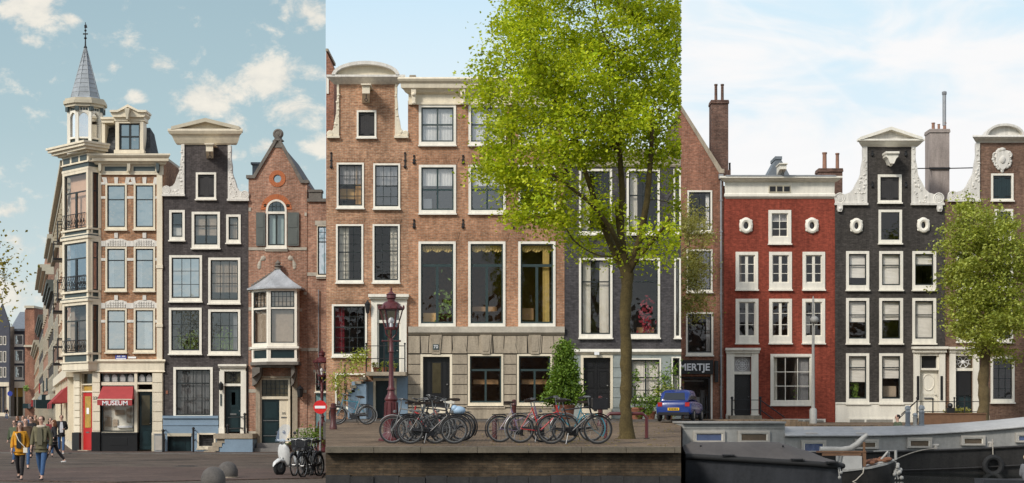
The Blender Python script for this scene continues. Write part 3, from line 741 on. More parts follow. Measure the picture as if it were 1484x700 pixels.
for i in range(8):
    a, c = Vector(pts[i]), Vector(pts[(i+1) % 8]); u = (c-a); L_ = u.length; u = Vector((u.x, u.y, 0))/L_; n = Vector((u.y, -u.x, 0)); o = Vector((a.x, a.y, 0))
    if n.dot(o-TC) < 0: n = -n
    for j in range(3): onface(m, o, u, n, .16+j*.13, .23+j*.13, zl1+.02, zl1+.14, 0, .03)
    onface(m, o, u, n, -.09, .09, zl1-.02, zl1+.28, .0, .16)
b.put('tower_bracket', m, 'slate_green', tw)
m = MB(); z = zz(154)
for r0, h0, h1 in ((.98, 0, .14), (1.08, .14, .3), (1.0, .3, .42)): m.prismz(oct_(r0), z+h0, z+h1)
b.put('tower_eaves', m, 'cream_dark', tw)
zs0, zs1 = zz(141.5), zz(64); m = MB(); prof = [(.82, 0), (.7, .12)]
for i in range(1, 11): prof += [(.7*(1-i/11)+.02, .12+(zs1-zs0-.12)*i/11-.015), (.7*(1-i/11)+.035, .12+(zs1-zs0-.12)*i/11)]
prof += [(.045, zs1-zs0)]; m.lathe(prof, (TC.x, TC.y, zs0), 8, rot8)
for i in range(8):
    a = rot8+i*math.pi/4; m.tube([TC+Vector((.71*math.cos(a), .71*math.sin(a), zs0+.12)), TC+Vector((.05*math.cos(a), .05*math.sin(a), zs1))], .022, 5)
sp = b.put('spire', m, 'lead')
m = MB(); m.lathe([(.05, 0), (.09, .1), (.04, .2), (.03, .5), (.08, .56), (.03, .62), (.025, .8)], (TC.x, TC.y, zs1-.1), 10)
m.tube([TC+Vector((0, 0, zs1+.6)), TC+Vector((0, 0, zz(27)))], .018, 6); m.box(TC.x-.12, TC.x+.12, -.01+TC.y, TC.y+.01, zz(45), zz(43)); m.ball((TC.x, TC.y, zz(39)), .06, 8, 6)
m.add([(TC.x-.05, TC.y, zz(36)), (TC.x+.1, TC.y, zz(35)), (TC.x+.05, TC.y, zz(30)), (TC.x-.06, TC.y, zz(31))], [(0, 1, 2, 3)])
b.put('finial', m, 'iron', sp)
# mansard roof, dormer and the cheek beside the tower
m = b.mb()
m.add([b.L(146, 226, .05), b.L(217.5, 226, .05), b.L(211, 180, 1.0), b.L(150, 180, 1.0), b.L(146, 226, 3), b.L(214, 226, 3), b.L(207, 182, 2.6), b.L(150, 182, 2.6)], [(0, 1, 2, 3), (1, 5, 6, 2), (5, 4, 7, 6), (4, 0, 3, 7), (3, 2, 6, 7)])
rf = b.put('roof', m, 'slate')
b.bx('roof_cheek', 'cream', [(146, 172, 150.5, 226, .2, 1.6), (146, 171, 164, 177, .12, 1.6), (145.2, 169, 165, 172.4, .05, 1.7)], rf)
b.bx('roof_kerb', 'cream_dark', [(145, 222, 234, 227, .5, 5)])
for x in (172.5,):
    m = b.mb(); m.pb(168, 176, 173.2, 222, -.12, .6); m.pb(203.5, 176, 208.5, 222, -.12, .6); m.pb(173.2, 176, 203.5, 179, -.11, .6); m.pb(166.5, 218, 210, 223, -.2, .6)
    m.pp([(166, 171), (163, 167.5), (163, 163.5), (173, 164), (188, 156), (203, 164), (213.5, 163.5), (213.5, 167.5), (210, 171)], -.3, .7); m.pb(166.5, 171, 210.5, 176, -.16, .68)
    m.pp([(162, 164.6), (162, 161.6), (173, 161.4), (188, 153.4), (203, 161.4), (215, 161.6), (215, 164.6), (203, 164.6), (188, 157), (173, 164.6)], -.42, .7)
    dm = b.put('dormer', m, 'cream'); m = b.mb(); m.pb(173.6, 179, 203.4, 218, .2, 3.2); b.put('dormer_body', m, 'slate_roof', dm)
    m = b.mb(); m.pb(173.2, 179, 175.4, 218, -.02, .12); m.pb(201.3, 179, 203.5, 218, -.02, .12); m.pb(175.4, 179, 201.3, 180.6, -.016, .11); m.pb(175.4, 216, 201.3, 218, -.016, .11); m.pb(187, 180.6, 189.6, 216, -.02, .11); m.pb(175.4, 197, 201.3, 199, -.01, .1)
    b.put('dormer_sash', m, 'dark_sash', dm); m = b.mb(); m.quad(b.L(175, 217, .06), b.L(202, 217, .06), b.L(202, 180, .06), b.L(175, 180, .06)); b.put('pane', m, 'pane_blue', dm)
    m = b.mb(); m.pp([(184.5, 160), (192, 160), (190.5, 168), (189.5, 176), (187, 176), (186, 168)], -.62, -.1); b.put('keystone', m, 'cream_dark', dm)
m = b.mb(); m.pp([(90, 211), (90, 199), (93, 195), (97, 196), (99, 203), (98, 211)], 1.2, 1.5); m.ball(b.L(94.5, 200, 1.3), .16, 8, 6); b.put('roof_ornament', m, 'cream_dark', smooth=True)
# red door under the bay
m = MB()
oD = C2+Vector((-.05, .1, 0)); uD = u1
onface(m, oD, uD, n1, .12, .80, 0, zz(538), -.2, .0); onface(m, oD, uD, n1, 1.75, 2.45, 0, zz(538), -.2, .04); onface(m, oD, uD, n1, .80, 1.75, zz(541), zz(538), -.15, .03); onface(m, oD, uD, n1, .80, 1.75, zz(557.5), zz(555.5), -.15, .0); onface(m, oD, uD, n1, .80, 1.75, zz(568), zz(566), -.15, .0)
z = .0
for i in range(8): onface(m, oD, uD, n1, 1.80, 2.40, zz(627-i*11), zz(617-i*11), -.1, .12)
dw = b.put('corner_wall', m, 'cream'); m = MB(); onface(m, oD, uD, n1, 1.76, 2.46, 0, zz(627.5), -.1, .17); onface(m, oD, uD, n1, .3, .79, 0, zz(627.5), -.1, .05); b.put('plinth', m, 'black_paint', dw)
m = MB(); onface(m, oD, uD, n1, .81, 1.74, zz(653), zz(568), -.1, -.05); onface(m, oD, uD, n1, .9, 1.66, zz(650), zz(628), -.06, -.035)
dr = b.put('door', m, 'red_paint'); m = MB(); onface(m, oD, uD, n1, .98, 1.55, zz(620), zz(574), -.06, -.03); b.put('glass_panel', m, 'door_glass_gold', dr)
m = MB(); onface(m, oD, uD, n1, 1.15, 1.38, zz(600), zz(591), -.04, -.022); b.put('notice', m, 'sign_white', dr)
m = MB(); onface(m, oD, uD, n1, 1.15, 1.45, zz(628), zz(626), -.05, -.03); b.put('letter_slot', m, 'steel', dr)
m = MB(); onface(m, oD, uD, n1, .81, 1.74, zz(555.5), zz(541), -.12, -.1); tr = b.put('transom_window', m, 'door_glass', dw); m = MB(); onface(m, oD, uD, n1, .81, 1.74, zz(566), zz(557.5), -.12, -.1); b.put('transom_light', m, 'door_glass_gold', dw)
m = MB(); onface(m, oD, uD, n1, .8, 1.76, -.0, .07, -.1, .25); b.put('doorstep', m, 'grey_stone', dw)
# the long side along the shopping street
sd = Vector((-.299, 1, 0)).normalized(); sn = Vector((-sd.y, sd.x, 0)); Q = C3+Vector((-.1, .1, 0))
zc = zz(228); LS = 31.
m = MB(); onface(m, Q, sd, sn, 0, LS, zz(538), zc, -.35, 0); sw_ = b.put('side_wall', m, 'brick_orange')
m = MB(); onface(m, Q, sd, sn, 0, LS, zz(655), zz(538), -.35, .02)
for i in range(9): onface(m, Q, sd, sn, 1+i*3.4, 1.5+i*3.4, zz(640), zz(545), 0, .3)
onface(m, Q, sd, sn, 0, LS, zz(545), zz(530), 0, .42); b.put('arcade', m, 'cream')
m = MB()
for z0, z1, d in ((zc-.15, zc+.12, .7), (zc-.5, zc-.15, .45), (zc-.95, zc-.5, .15)): onface(m, Q, sd, sn, 0, LS, z0, z1, -.2, d)
for i in range(14): onface(m, Q, sd, sn, .6+i*2.25, .9+i*2.25, zc-.9, zc-.2, .1, .4)
b.put('side_cornice', m, 'cream_dark')
for fl, (top, bot) in enumerate(((266, 333), (358, 422), (447, 511))):
    for i in range(9):
        a = 1.0+i*3.4; m = MB(); z0, z1 = zz(bot), zz(top)
        onface(m, Q, sd, sn, a, a+.15, z0, z1, -.1, .05); onface(m, Q, sd, sn, a+1.15, a+1.3, z0, z1, -.1, .05); onface(m, Q, sd, sn, a-.05, a+1.35, z0-.12, z0, -.1, .1); onface(m, Q, sd, sn, a, a+1.3, z1, z1+.16, -.1, .06)
        w = b.put('window', m, 'cream'); m = MB(); onface(m, Q, sd, sn, a+.15, a+1.15, z0, z1, .0, .03); b.put('pane', m, 'door_glass', w)
    z0 = zz(bot)
    for a in (2.2, 12.4):
        m = MB()
        for k in range(9): m.tube([Q+sd*(a+k*.2)+sn*.75+Vector((0, 0, z0-.1)), Q+sd*(a+k*.2)+sn*.75+Vector((0, 0, z0+.85))], .018, 5)
        for zq in (z0-.1, z0+.85): m.tube([Q+sd*a+sn*.02+Vector((0, 0, zq)), Q+sd*a+sn*.75+Vector((0, 0, zq)), Q+sd*(a+1.6)+sn*.75+Vector((0, 0, zq)), Q+sd*(a+1.6)+sn*.02+Vector((0, 0, zq))], .03, 5)
        onface(m, Q, sd, sn, a, a+1.6, z0-.2, z0-.1, 0, .78)
        b.put('side_balcony', m, 'iron')
    m = MB()
    for i in range(9): onface(m, Q, sd, sn, 2.5+i*3.4, 3.1+i*3.4, zz(bot-20), zz(bot-24), 0, .05); onface(m, Q, sd, sn, .3, .8, zz(bot-i*7), zz(bot-i*7-3), 0, .05)
    b.put('side_bands', m, 'white_stone')
m = MB(); m.prismz([(Q.x+.1, Q.y+.3), (Q.x+sd.x*LS, Q.y+LS), (1.5, LS), (1.5, 9.6), (-1.4, 9.6)], zc-.4, zc-.1); b.put('roof_deck', m, 'slate_roof')
for i in range(3):
    a = 3.0+i*4.6; z = zz(560); m = MB()
    p = [Q+sd*a, Q+sd*(a+2.6)]; hi, lo = Vector((0, 0, z+.1)), Vector((0, 0, z-.75))
    m.add([p[0]+sn*.25+hi, p[1]+sn*.25+hi, p[1]+sn*1.05+lo, p[0]+sn*1.05+lo, p[1]+sn*1.05+lo-Vector((0, 0, .3)), p[0]+sn*1.05+lo-Vector((0, 0, .3)), p[0]+sn*.25+lo, p[1]+sn*.25+lo], [(0, 1, 2, 3), (3, 2, 4, 5), (0, 3, 6), (1, 7, 2)])
    b.put('side_awning', m, 'awning_red')
corner = b

# ================================================================== black neck gable house
b = Building('canal_house', 'black brick house with white claw pieces, triangular pediment and pale blue base', 298, 657, 80., 'house', 'gabled canal houses')
K = dict(fm='white', sm='dark_sash', pane='pane_soft', sill='white')
b.hatch(284, 250, 313.5, 289, fr=3, leaves=2)
b.win(245.5, 304.5, 268, 348.5, fr=3.4, v=(), h=(.5,), mw=1.4, curtain=[('blind', .6, 1, 'blind_cream')], **K)
b.win(278, 307, 319, 360, fr=3.6, v=(), tv=(.5,), h=(.38,), mw=1.2, tw=2.4, curtain=[('blind', .0, .68, 'curtain_tan')], **K)
b.win(328, 311, 349, 352.5, fr=3.4, v=(), h=(.35,), mw=1.2, curtain=[('full', 0, 1, 'curtain_tan')], **K)
b.win(245.5, 370, 293, 437, fr=3.4, v=(.35, .67), h=(.33, .66), curtain=[('right', .55, 0, 'curtain_grey'), ('plant', .4, 0, 'black_paint')], **dict(K, pane='pane_sky'))
b.win(302, 373.5, 348.5, 440, fr=3.4, v=(.35, .67), h=(.33, .58), curtain=[('full', 0, .8, 'curtain_tan')], **K)
b.win(245, 446, 292.5, 513, fr=3.4, v=(.35, .67), h=(.35, .66), curtain=[('plant', .28, 0, 'houseplant'), ('plant', .75, 0, 'houseplant')], **K)
b.win(302, 448.5, 348.5, 514, fr=3.4, v=(.35, .67), h=(.35, .66), curtain=[('plant', .3, 0, 'houseplant'), ('plant', .6, 0, 'houseplant'), ('right', .2, 0, 'curtain_grey')], **K)
b.win(251.5, 532, 308.5, 604, fr=3.6, v=(.25, .5, .75), h=(.3, .62), th=(.3,), bot=.6, curtain=[('full', 0, 1, 'curtain_grey')], **dict(K, pane='pane_dark'))
b.hole(326, 538, 349.5, 628); b.hole(243.5, 629.5, 278, 657); b.hole(289, 629.5, 311, 648)
b.slab('wall', 'brick_black', [(236.3, 657), (360, 657), (360, 290), (331, 290), (331, 209), (267, 209), (267, 283), (236.3, 283)])
b.body('brick_black', 236.5, 360, 290); b.rooms(237, 359, (286, 364, 442, 522, 657)); b.ridge('roof_tile', 240, 356, 292, 250, .4, 8)
b.claw('white_stone', 267.5, 236, 208, 282, 5.5, 34, 4.5); b.claw('white_stone', 330.5, 360.5, 211, 289, 5.5, 34, 4.5)
b.cornice('gable_cornice', 'cream', 258, 342, [(189, .5), (192, .5), (196, .42), (198, .3), (203, .22), (208, .12), (210, .05)])
b.pediment('cream_dark', 251, 349.5, 190, 173.5, 5.5, .52, .5, 'cream'); b.hoist(304, 222, 'cream', .15, .9, .17, .26)
b.bx('base', 'blue_paint', [(236.6, 606, 317, 629.5, -.1, .05), (236.6, 629, 243, 656.9, -.1, .05), (278, 629, 289, 656.9, -.1, .05), (311, 629, 318, 656.9, -.1, .05), (289, 648, 311, 656.9, -.1, .05), (236.4, 602.5, 317, 606.3, -.18, .05), (236.5, 615, 317, 616.5, -.13, .05)])
b.door(244, 632, 277.5, 657, 'door_green', panels=((.04, .06, .32, .95), (.36, .06, .64, .95), (.68, .06, .96, .95)), handle=False); b.bx('lintel', 'cream_dark', [(243.2, 627.8, 278.2, 632.2, -.13, .1)])
b.win(286.5, 627.5, 313, 650, fr=2.4, v=(), h=(.15, .3, .45, .6, .75, .9), mw=1.6, pane='pane_dark', sm='shutter_wood', fm='cream', sill='cream', hole=False, proud=.14)
b.bx('door_surround', 'white', [(318.5, 538, 325.6, 628, -.16, .1), (349.6, 538, 357.3, 628, -.16, .1), (325.6, 556, 349.6, 559.5, -.05, .2), (319.5, 533, 356.5, 538.2, -.14, .1), (317.5, 528, 358.5, 531, -.32, .1), (318.3, 531, 357.7, 533.2, -.24, .1), (317.8, 620, 326.2, 628.2, -.19, .1), (349, 620, 358, 628.2, -.19, .1)])
m = b.mb(); m.pb(325.6, 538, 349.6, 556, .12, .14); t_ = b.put('transom_window', m, 'door_glass'); m = b.mb()
for i in range(-2, 3): m.pt([(337.5+i*5.5, 556, .1), (337.5-i*3, 547, .1), (337.5+i*5.5, 538.5, .1)], .018, 5)
m.ring(b.L(337.5, 547, .1), .16, .018, 'y', 16, 5); b.put('tracery', m, 'iron', t_)
b.door(326.2, 560, 349, 625, 'door_green', panels=((.12, .04, .88, .5), (.3, .1, .7, .44), (.12, .62, .88, .95)))
m = b.mb(); m.pb(333, 599, 342, 601.5, .1, .16); b.put('letter_slot', m, 'steel')
m = b.mb(); m.pb(320, 571, 322.3, 588, -.19, -.15); b.put('number_plate', m, 'slate_green')
m = b.mb(); m.tube([b.L(322, 562, -.16), b.L(322, 558, -.35)], .02, 6); m.lathe([(.03, 0), (.1, .04), (.13, .3), (.05, .38), (.01, .44)], b.L(322, 566, -.35), 8); b.put('wall_lamp', m, 'iron')
m = b.mb(); m.pb(240.5, 566, 243.5, 571, -.03, .01); b.put('wall_tile', m, 'terracotta')
# stoop
b.bx('stoop', 'blue_paint', [(334, 636, 373.5, 663.5, -1.6, -.17), (330, 645, 334, 663.5, -1.55, -.17)])
m = b.mb(); m.pb(318, 628, 373.5, 635, -1.62, -.02)
for i in range(5): m.pb(322-i*6.2, 635+i*5.8, 334-i*4.6, 641+i*5.8, -1.5, -.2)
m.pb(291, 657.5, 326, 663, -1.9, -.2); b.put('steps', m, 'grey_stone')
b.bx('stair_cheek', 'blue_paint', [(323.5-i*6.2, 641+i*5.8, 334-i*4.6, 657.4, -1.45+.012*i, -.22-.01*i) for i in range(3)])
m = b.mb()
for x, yt, yb, d in ((362, 602, 634, -1.5), (338, 618, 634, -1.5), ):
    m.pt([(x, yb, d), (x, yt, d)], .05, 8); m.ball(b.L(x, yt-1.5, d), .075, 8, 6); m.pt([(x, yt+5, d), (x, yt+4, d)], .07, 8)
for y in (604, 620): m.pt([(349, y, -.1), (362, y, -1.5), (338, y+1, -1.5)], .025, 6)
b.put('railing', m, 'iron')
for x, yt, yb in ((290, 622, 655), (247, 625, 660)):
    m = b.mb(); m.pt([(x, yb, -1.7), (x, yt, -1.7)], .05, 8); m.ball(b.L(x, yt-1.5, -1.7), .075, 8, 6)
    for y in (626, 640): m.pt([(x, y, -1.7), (x-6.5, y-3, -.12)], .025, 6)
    b.put('basement_rail', m, 'iron')

# ================================================================== pointed gable house with oriel
b = Building('canal_house', 'rose brick house with pointed gable, ball finial and lead roofed oriel', 402, 657, 80., 'house', 'gabled canal houses')
def arcpts(xc, yc, rx, ry, n=12, a0=180, a1=0): return [(xc+rx*math.cos(R(a0+(a1-a0)*i/n)), yc-ry*math.sin(R(a0+(a1-a0)*i/n))) for i in range(n+1)]
b.holes.append([(387.5, 358)]+arcpts(400.5, 304, 13, 13)+[(413.5, 358)])
b.holes.append([(402+5.5*math.cos(i*.3927), 259+5.5*math.sin(i*.3927)) for i in range(16)])
b.hole(377, 547, 424, 644)
b.slab('wall', 'brick_rose', [(360.2, 657), (445, 657), (445, 262), (436, 262), (403, 199), (370, 256), (360.2, 256)])
b.body('brick_rose', 360.2, 445, 266); b.rooms(361, 444, (268, 372, 448, 540, 657)); b.ridge('slate_roof', 362, 443, 266, 203, .4, 8)
m = b.mb()
m.pp([(357, 254), (367, 254), (402.5, 195), (439, 261), (447.5, 261), (447.5, 265.5), (436, 265.5), (402.5, 203), (369.5, 258.5), (357, 258.5)], -.1, .4); m.pp([(396, 214), (403, 200), (410, 214)], -.04, .1)
b.put('gable_coping', m, 'sooty_stone')
m = MB(); c = b.L(402.5, 193.5, .15); m.ball(c, .26, 14, 10, (1, .6, 1)); m.ring(c+Vector((0, -.1, 0)), .17, .06, 'y', 18, 6); m.lathe([(.3, -.35), (.2, -.25), (.16, -.15)], c, 10); b.put('ball_finial', m, 'sooty_stone', smooth=True)
m = b.mb(); m.pb(360, 232, 370, 256, 1.2, 3); m.pb(358, 230, 372, 233, 1.1, 3.1); b.put('rear_dormer', m, 'lead_dark')
m = b.mb()
for r0, r1, d in ((6, 12, -.03),):
    for i in range(24):
        a, c2 = 2*math.pi*i/24, 2*math.pi*(i+.9)/24
        m.pp([(402+r*math.cos(t), 259+r*math.sin(t)) for r, t in ((r0, a), (r1, a), (r1, c2), (r0, c2))], d, .05)
b.put('brick_ring', m, 'orange_brick'); m = b.mb()
for i in range(18):
    a, c2 = math.pi*i/18, math.pi*(i+.9)/18
    m.pp([(400.5-r*math.cos(t), 304-r*math.sin(t)) for r, t in ((15, a), (22.5, a), (22.5, c2), (15, c2))], -.03, .05)
b.put('brick_arch', m, 'orange_brick')
m = b.mb(); m.add([b.L(402+5.8*math.cos(i*.3927), 259+5.8*math.sin(i*.3927), .1) for i in range(16)], [tuple(range(16))]); b.put('round_window', m, 'pane_round')
# arched window
m = b.mb(); o_, i_ = arcpts(400.5, 304, 15, 15), arcpts(400.5, 304, 12.2, 12.2)
for i in range(12): m.pp([o_[i], o_[i+1], i_[i+1], i_[i]], -.03, .15)
m.pb(385.5, 304, 388.3, 359, -.03, .15); m.pb(412.7, 304, 415.5, 359, -.03, .15); m.pb(388.3, 355.5, 412.7, 359, -.03, .15); m.pb(388.3, 306.5, 412.7, 310, -.02, .14); m.pb(384.5, 359, 416.5, 361.5, -.12, .1)
w = b.put('arched_window', m, 'white')
m = b.mb(); m.pb(388.3, 310, 390, 355.5, .03, .1); m.pb(411, 310, 412.7, 355.5, .03, .1); m.pb(399.2, 310, 401.8, 355.5, .02, .1); m.pb(390, 310, 411, 311.5, .033, .1); m.pb(390, 353.6, 411, 355.5, .033, .1)
for k in (-.55, -.1, .4): m.pb(400.5+k*12.2+.3, 293, 400.5+k*12.2+1, 306.5, .04, .08)
m.pb(389.5, 299, 411.5, 299.8, .045, .08)
b.put('sash', m, 'dark_sash', w); m = b.mb(); m.add([b.L(x, y, .07) for x, y in [(388, 356)]+i_+[(413, 356)]], [tuple(range(15))]); b.put('pane', m, 'pane_soft', w)
m = b.mb(); m.quad(b.L(388.5, 355, .2), b.L(412.5, 355, .2), b.L(412.5, 310, .2), b.L(388.5, 310, .2)); b.put('blind', m, 'blind_green', w)
for x0, x1, hx in ((371.5, 384.5, 384.8), (417, 433.5, 416.6)):
    m = b.mb(); m.pb(x0, 308, x1, 356.5, -.1, -.055); m.pb(x0+2, 311, x1-2, 330, -.115, -.05); m.pb(x0+2, 333, x1-2, 354, -.115, -.05); b.put('shutter', m, 'shutter_grey')
b.bx('stone_bands', 'band_stone', [(360.4, 358.5, 385, 362.5, -.03, .05), (416.3, 358.5, 444.6, 362.5, -.03, .05), (384, 361.6, 417, 364.4, -.06, .05), (360.4, 301, 364, 306, -.03, .05), (441.5, 308, 444.6, 313, -.03, .05), (360.4, 419, 365, 423.5, -.03, .05), (440, 423, 444.6, 427, -.03, .05), (360.4, 445, 367, 450, -.03, .05), (434, 447, 438, 451.5, -.03, .05), (360.4, 503, 367.5, 507.5, -.03, .05), (434, 504, 444.7, 509, -.03, .05), (360.4, 564, 376, 569, -.03, .05), (428, 565, 444.6, 569.6, -.03, .05), (382.5, 296, 386, 300, -.03, .05), (415, 296, 420, 300, -.03, .05), (427, 620, 444.7, 625, -.05, .05), (427, 625, 444.8, 656.8, -.07, .05), (360.4, 625, 377, 656.8, -.07, .05)])
for xc, sg in ((378.5, 1), (424, -1)):
    m = b.mb(); 
    for i in range(9):
        t = i/8; a = R(100-95*t); m.ball(b.L(xc+sg*(5-8*math.cos(a*.9)), 389-15*math.sin(a), .0), .075+.03*math.sin(t*9), 7, 5, (1, .5, 1.2))
    b.put('carved_wreath', m, 'band_stone', smooth=True)
# oriel
m = b.mb(); OX = lambda d: None
def orp(off, back=.02):      # plan: canted left side, square right side
    q = [b.X(366)-off, b.X(393)-off*.4, b.X(433.5)+off]; dep = .95+off
    return [(q[0], back), (q[0], -.05), (q[1], -dep), (q[2], -dep), (q[2], back)]
for y0, y1, of in ((418, 421, .12), (421, 424, .02), (447, 449.5, .0), (498, 503, .03), (503, 506, .12), (506, 508, .03), (520, 525, .03)): m.prismz(orp(of), b.Z(y1), b.Z(y0))
A_, B_, D_ = Vector((b.X(366), -.05, 0)), Vector((b.X(393), -.95, 0)), Vector((b.X(433.5), -.95, 0)); ul = (B_-A_); Ll = ul.length; ul /= Ll; nl = Vector((ul.y, -ul.x, 0)); nl = -nl if nl.y > 0 else nl; ur = Vector((1, 0, 0)); nr = Vector((0, -1, 0)); Lr = (D_-B_).length
for z0, z1 in ((b.Z(498), b.Z(424)), (b.Z(520), b.Z(508))):
    for o_, u_, n_, L_ in ((A_, ul, nl, Ll), (B_, ur, nr, Lr)):
        onface(m, o_, u_, n_, -.02, .12, z0, z1, -.1, .03); onface(m, o_, u_, n_, L_-.1, L_+.02, z0, z1, -.1, .03)
    onface(m, D_, Vector((0, 1, 0)), Vector((1, 0, 0)), .0, .1, z0, z1, -.08, .02); onface(m, D_, Vector((0, 1, 0)), Vector((1, 0, 0)), .8, .93, z0, z1, -.08, .02)
orl = b.put('oriel', m, 'white')
m = b.mb(); m.prismz(orp(-.04), b.Z(521), b.Z(507)); b.put('oriel_panel', m, 'door_green', orl)
m = b.mb(); m2 = b.mb(); m3 = b.mb()
for o_, u_, n_, L_, cols in ((A_, ul, nl, Ll, 4), (B_, ur, nr, Lr, 6)):
    for z0, z1 in ((b.Z(498), b.Z(449.5)), (b.Z(447), b.Z(424))):
        for a, e in ((.12, .17), (L_-.15, L_-.1)): onface(m, o_, u_, n_, a, e, z0, z1, -.06, .0)
        for p, q in ((z0, z0+.05), (z1-.05, z1)): onface(m, o_, u_, n_, .17, L_-.15, p, q, -.056, -.004)
        p, q = o_+u_*.12-n_*.03, o_+u_*(L_-.1)-n_*.03; m2.quad((p.x, p.y, z0), (q.x, q.y, z0), (q.x, q.y, z1), (p.x, p.y, z1))
    z0, z1 = b.Z(447), b.Z(424)
    for i in range(1, cols): onface(m, o_, u_, n_, .12+(L_-.22)*i/cols-.01, .12+(L_-.22)*i/cols+.01, z0, z1, -.05, -.01)
    for i in (1, 2): onface(m, o_, u_, n_, .17, L_-.15, z0+(z1-z0)*i/3-.01, z0+(z1-z0)*i/3+.01, -.048, -.012)
    onface(m3, o_, u_, n_, .13, L_-.11, b.Z(498), b.Z(424), -.2, -.19)
b.put('sash', m, 'dark_sash', orl); b.put('pane', m2, 'pane_soft', orl); b.put('curtain', m3, 'curtain_tan', orl)
m = b.mb(); q0, q1 = orp(.24), orp(.1); zt = b.Z(390); z0 = b.Z(418.5); ap = Vector((b.X(404), -.25, 0))
prev = [Vector((x, y, z0)) for x, y in q0]; rings = [prev]
for t, zf in ((.35, .3), (.62, .58), (.84, .85), (.95, 1.)): rings.append([Vector((p.x+(ap.x-p.x)*t, p.y+(ap.y-p.y)*t*(.9 if p.y < 0 else 0), z0+(zt-z0)*zf)) for p in prev])
vs = [p for r_ in rings for p in r_]; fs = [(i*5+k, i*5+(k+1) % 5, (i+1)*5+(k+1) % 5, (i+1)*5+k) for i in range(4) for k in range(5)]+[(20, 21, 22, 23, 24)]
m.add(vs, fs); m.prismz(orp(.26), z0-.07, z0+.01); orf = b.put('oriel_roof', m, 'lead_pale', orl)
m = b.mb(); m.lathe([(.2, 0), (.12, .1), (.2, .16), (.1, .22), (.14, .3), (.05, .42), (.01, .46)], (ap.x, ap.y, zt-.04), 10)
for i in range(9): m.ball((b.X(366+i*4), -.05, b.Z(414-i*2.6)), .08, 7, 5)
b.put('oriel_finial', m, 'sooty_stone', smooth=True)
m = b.mb(); m.prismz(orp(.1), b.Z(529.5), b.Z(525)); m.prismz(orp(-.15), b.Z(533), b.Z(529.5))
for x0, x1 in ((368, 381), (424, 431)): 
    z = [(x0, 533), (x1, 533), (x1, 545), ((x0+x1)/2, 556), (x0, 560)]; m.pp(z, -.55, .02); m.pp([(x0+1, 533), (x1-1, 533), (x1-1, 540), (x0+1, 548)], -.8, -.5)
b.put('corbel', m, 'sooty_stone')
b.bx('door_surround', 'grey_stone', [(371, 545, 377.2, 656.6, -.12, .1), (423.8, 540, 431.5, 656.5, -.12, .1), (377.2, 545, 423.8, 548, -.1, .1)])
b.bx('door_frame', 'cream', [(379, 548, 420.5, 550.5, .0, .2), (379, 574.5, 420.5, 578.5, -.01, .2), (417.5, 550.5, 420.5, 642, .0, .2), (377.2, 548, 379, 642, .0, .2), (404.5, 578.5, 417.5, 642, .08, .2)])
m = b.mb(); m.pb(379, 550.5, 417.5, 574.5, .14, .16); t_ = b.put('transom_window', m, 'door_glass'); m = b.mb()
for i in range(7): m.pb(379+i*6.3, 550.5, 379.8+i*6.3, 574.5, .11, .14)
for i in range(3): m.pb(379, 556+i*6.5, 417.5, 556.8+i*6.5, .113, .138)
b.put('glazing_bars', m, 'dark_sash', t_)
b.door(379.3, 578.8, 404.2, 642, 'door_green', panels=((.05, .03, .95, .46), (.05, .5, .95, .83)), hole=False, rec=.1, handle=False)
m = b.mb(); m.pb(381, 578+31, 403, 578+32, .05, .1); m.pb(381, 631, 403, 632, .05, .1); m.pb(407, 604, 415, 605.5, .05, .1); m.ball(b.L(411, 626, .07), .08, 8, 6); b.put('door_furniture', m, 'steel')
text('375', b.L(411, 599, .06), .13, 'slate_green', b.root, 'house_number')
b.bx('steps', 'gravel_grey', [(376, 642, 420, 649, -.9, .2), (374.5, 649, 421, 656, -1.25, .2), (373, 656, 422, 663.5, -1.6, .2)])
m = b.mb(); m.tube([b.L(436, 578, -.02), b.L(436, 578, -.28)], .03, 6); m.lathe([(.03, 0), (.12, .06), (.17, .42), (.2, .44), (.08, .55), (.02, .62)], b.L(436, 577, -.3), 8); b.put('wall_lamp', m, 'iron')

# ================================================================== lower brick house at the edge
b = Building('canal_house', 'narrow rose brick house with low parapet and tall slit windows beside the oriel house', 465, 657, 80.03, 'house', 'gabled canal houses')
b.win(459.5, 327, 480, 400, fr=1, sm='dark_sash', fm='cream', v=(.5,), h=(.12, .24), th=(.32,), pane='pane_sky', curtain=[('blind', .3, 1, 'blind_green')])
b.win(457, 540, 474, 568, fr=1, fm='cream', v=(.33, .66), h=(.4, .7)); b.hole(457, 569, 474, 648)
b.slab('wall', 'brick_rose', [(445.2, 657), (500, 657), (500, 292), (445.2, 292)]); b.body('brick_rose', 445.2, 500, 296); b.rooms(446, 499, (298, 410, 520, 657)); b.flat('slate_roof', 446, 499, 296)
b.bx('stone_bands', 'band_stone', [(445.5, 395, 459, 400, -.03, .05), (456.5, 320, 480, 326.8, -.05, .05), (458.5, 400.5, 480, 404, -.1, .05), (445.5, 504, 462, 509, -.03, .05), (454, 536, 476, 540, -.05, .05), (445.5, 620, 456, 656.6, -.05, .05)])
b.bx('parapet', 'sooty_stone', [(445.5, 288, 500, 292.5, -.12, .4)]); b.bx('parapet_block', 'sooty_stone', [(448, 277, 466, 289, -.05, .5), (447, 275, 467, 278.5, -.1, .55), (469, 270, 490, 289, 1, 2)]); b.bx('door', 'teal_paint', [(457.5, 569, 473.5, 656, .05, .1)])
m = b.mb(); m.pt([(462, 420, -.08), (462, 560, -.08)], .03, 6); b.put('drainpipe', m, 'grey_metal')
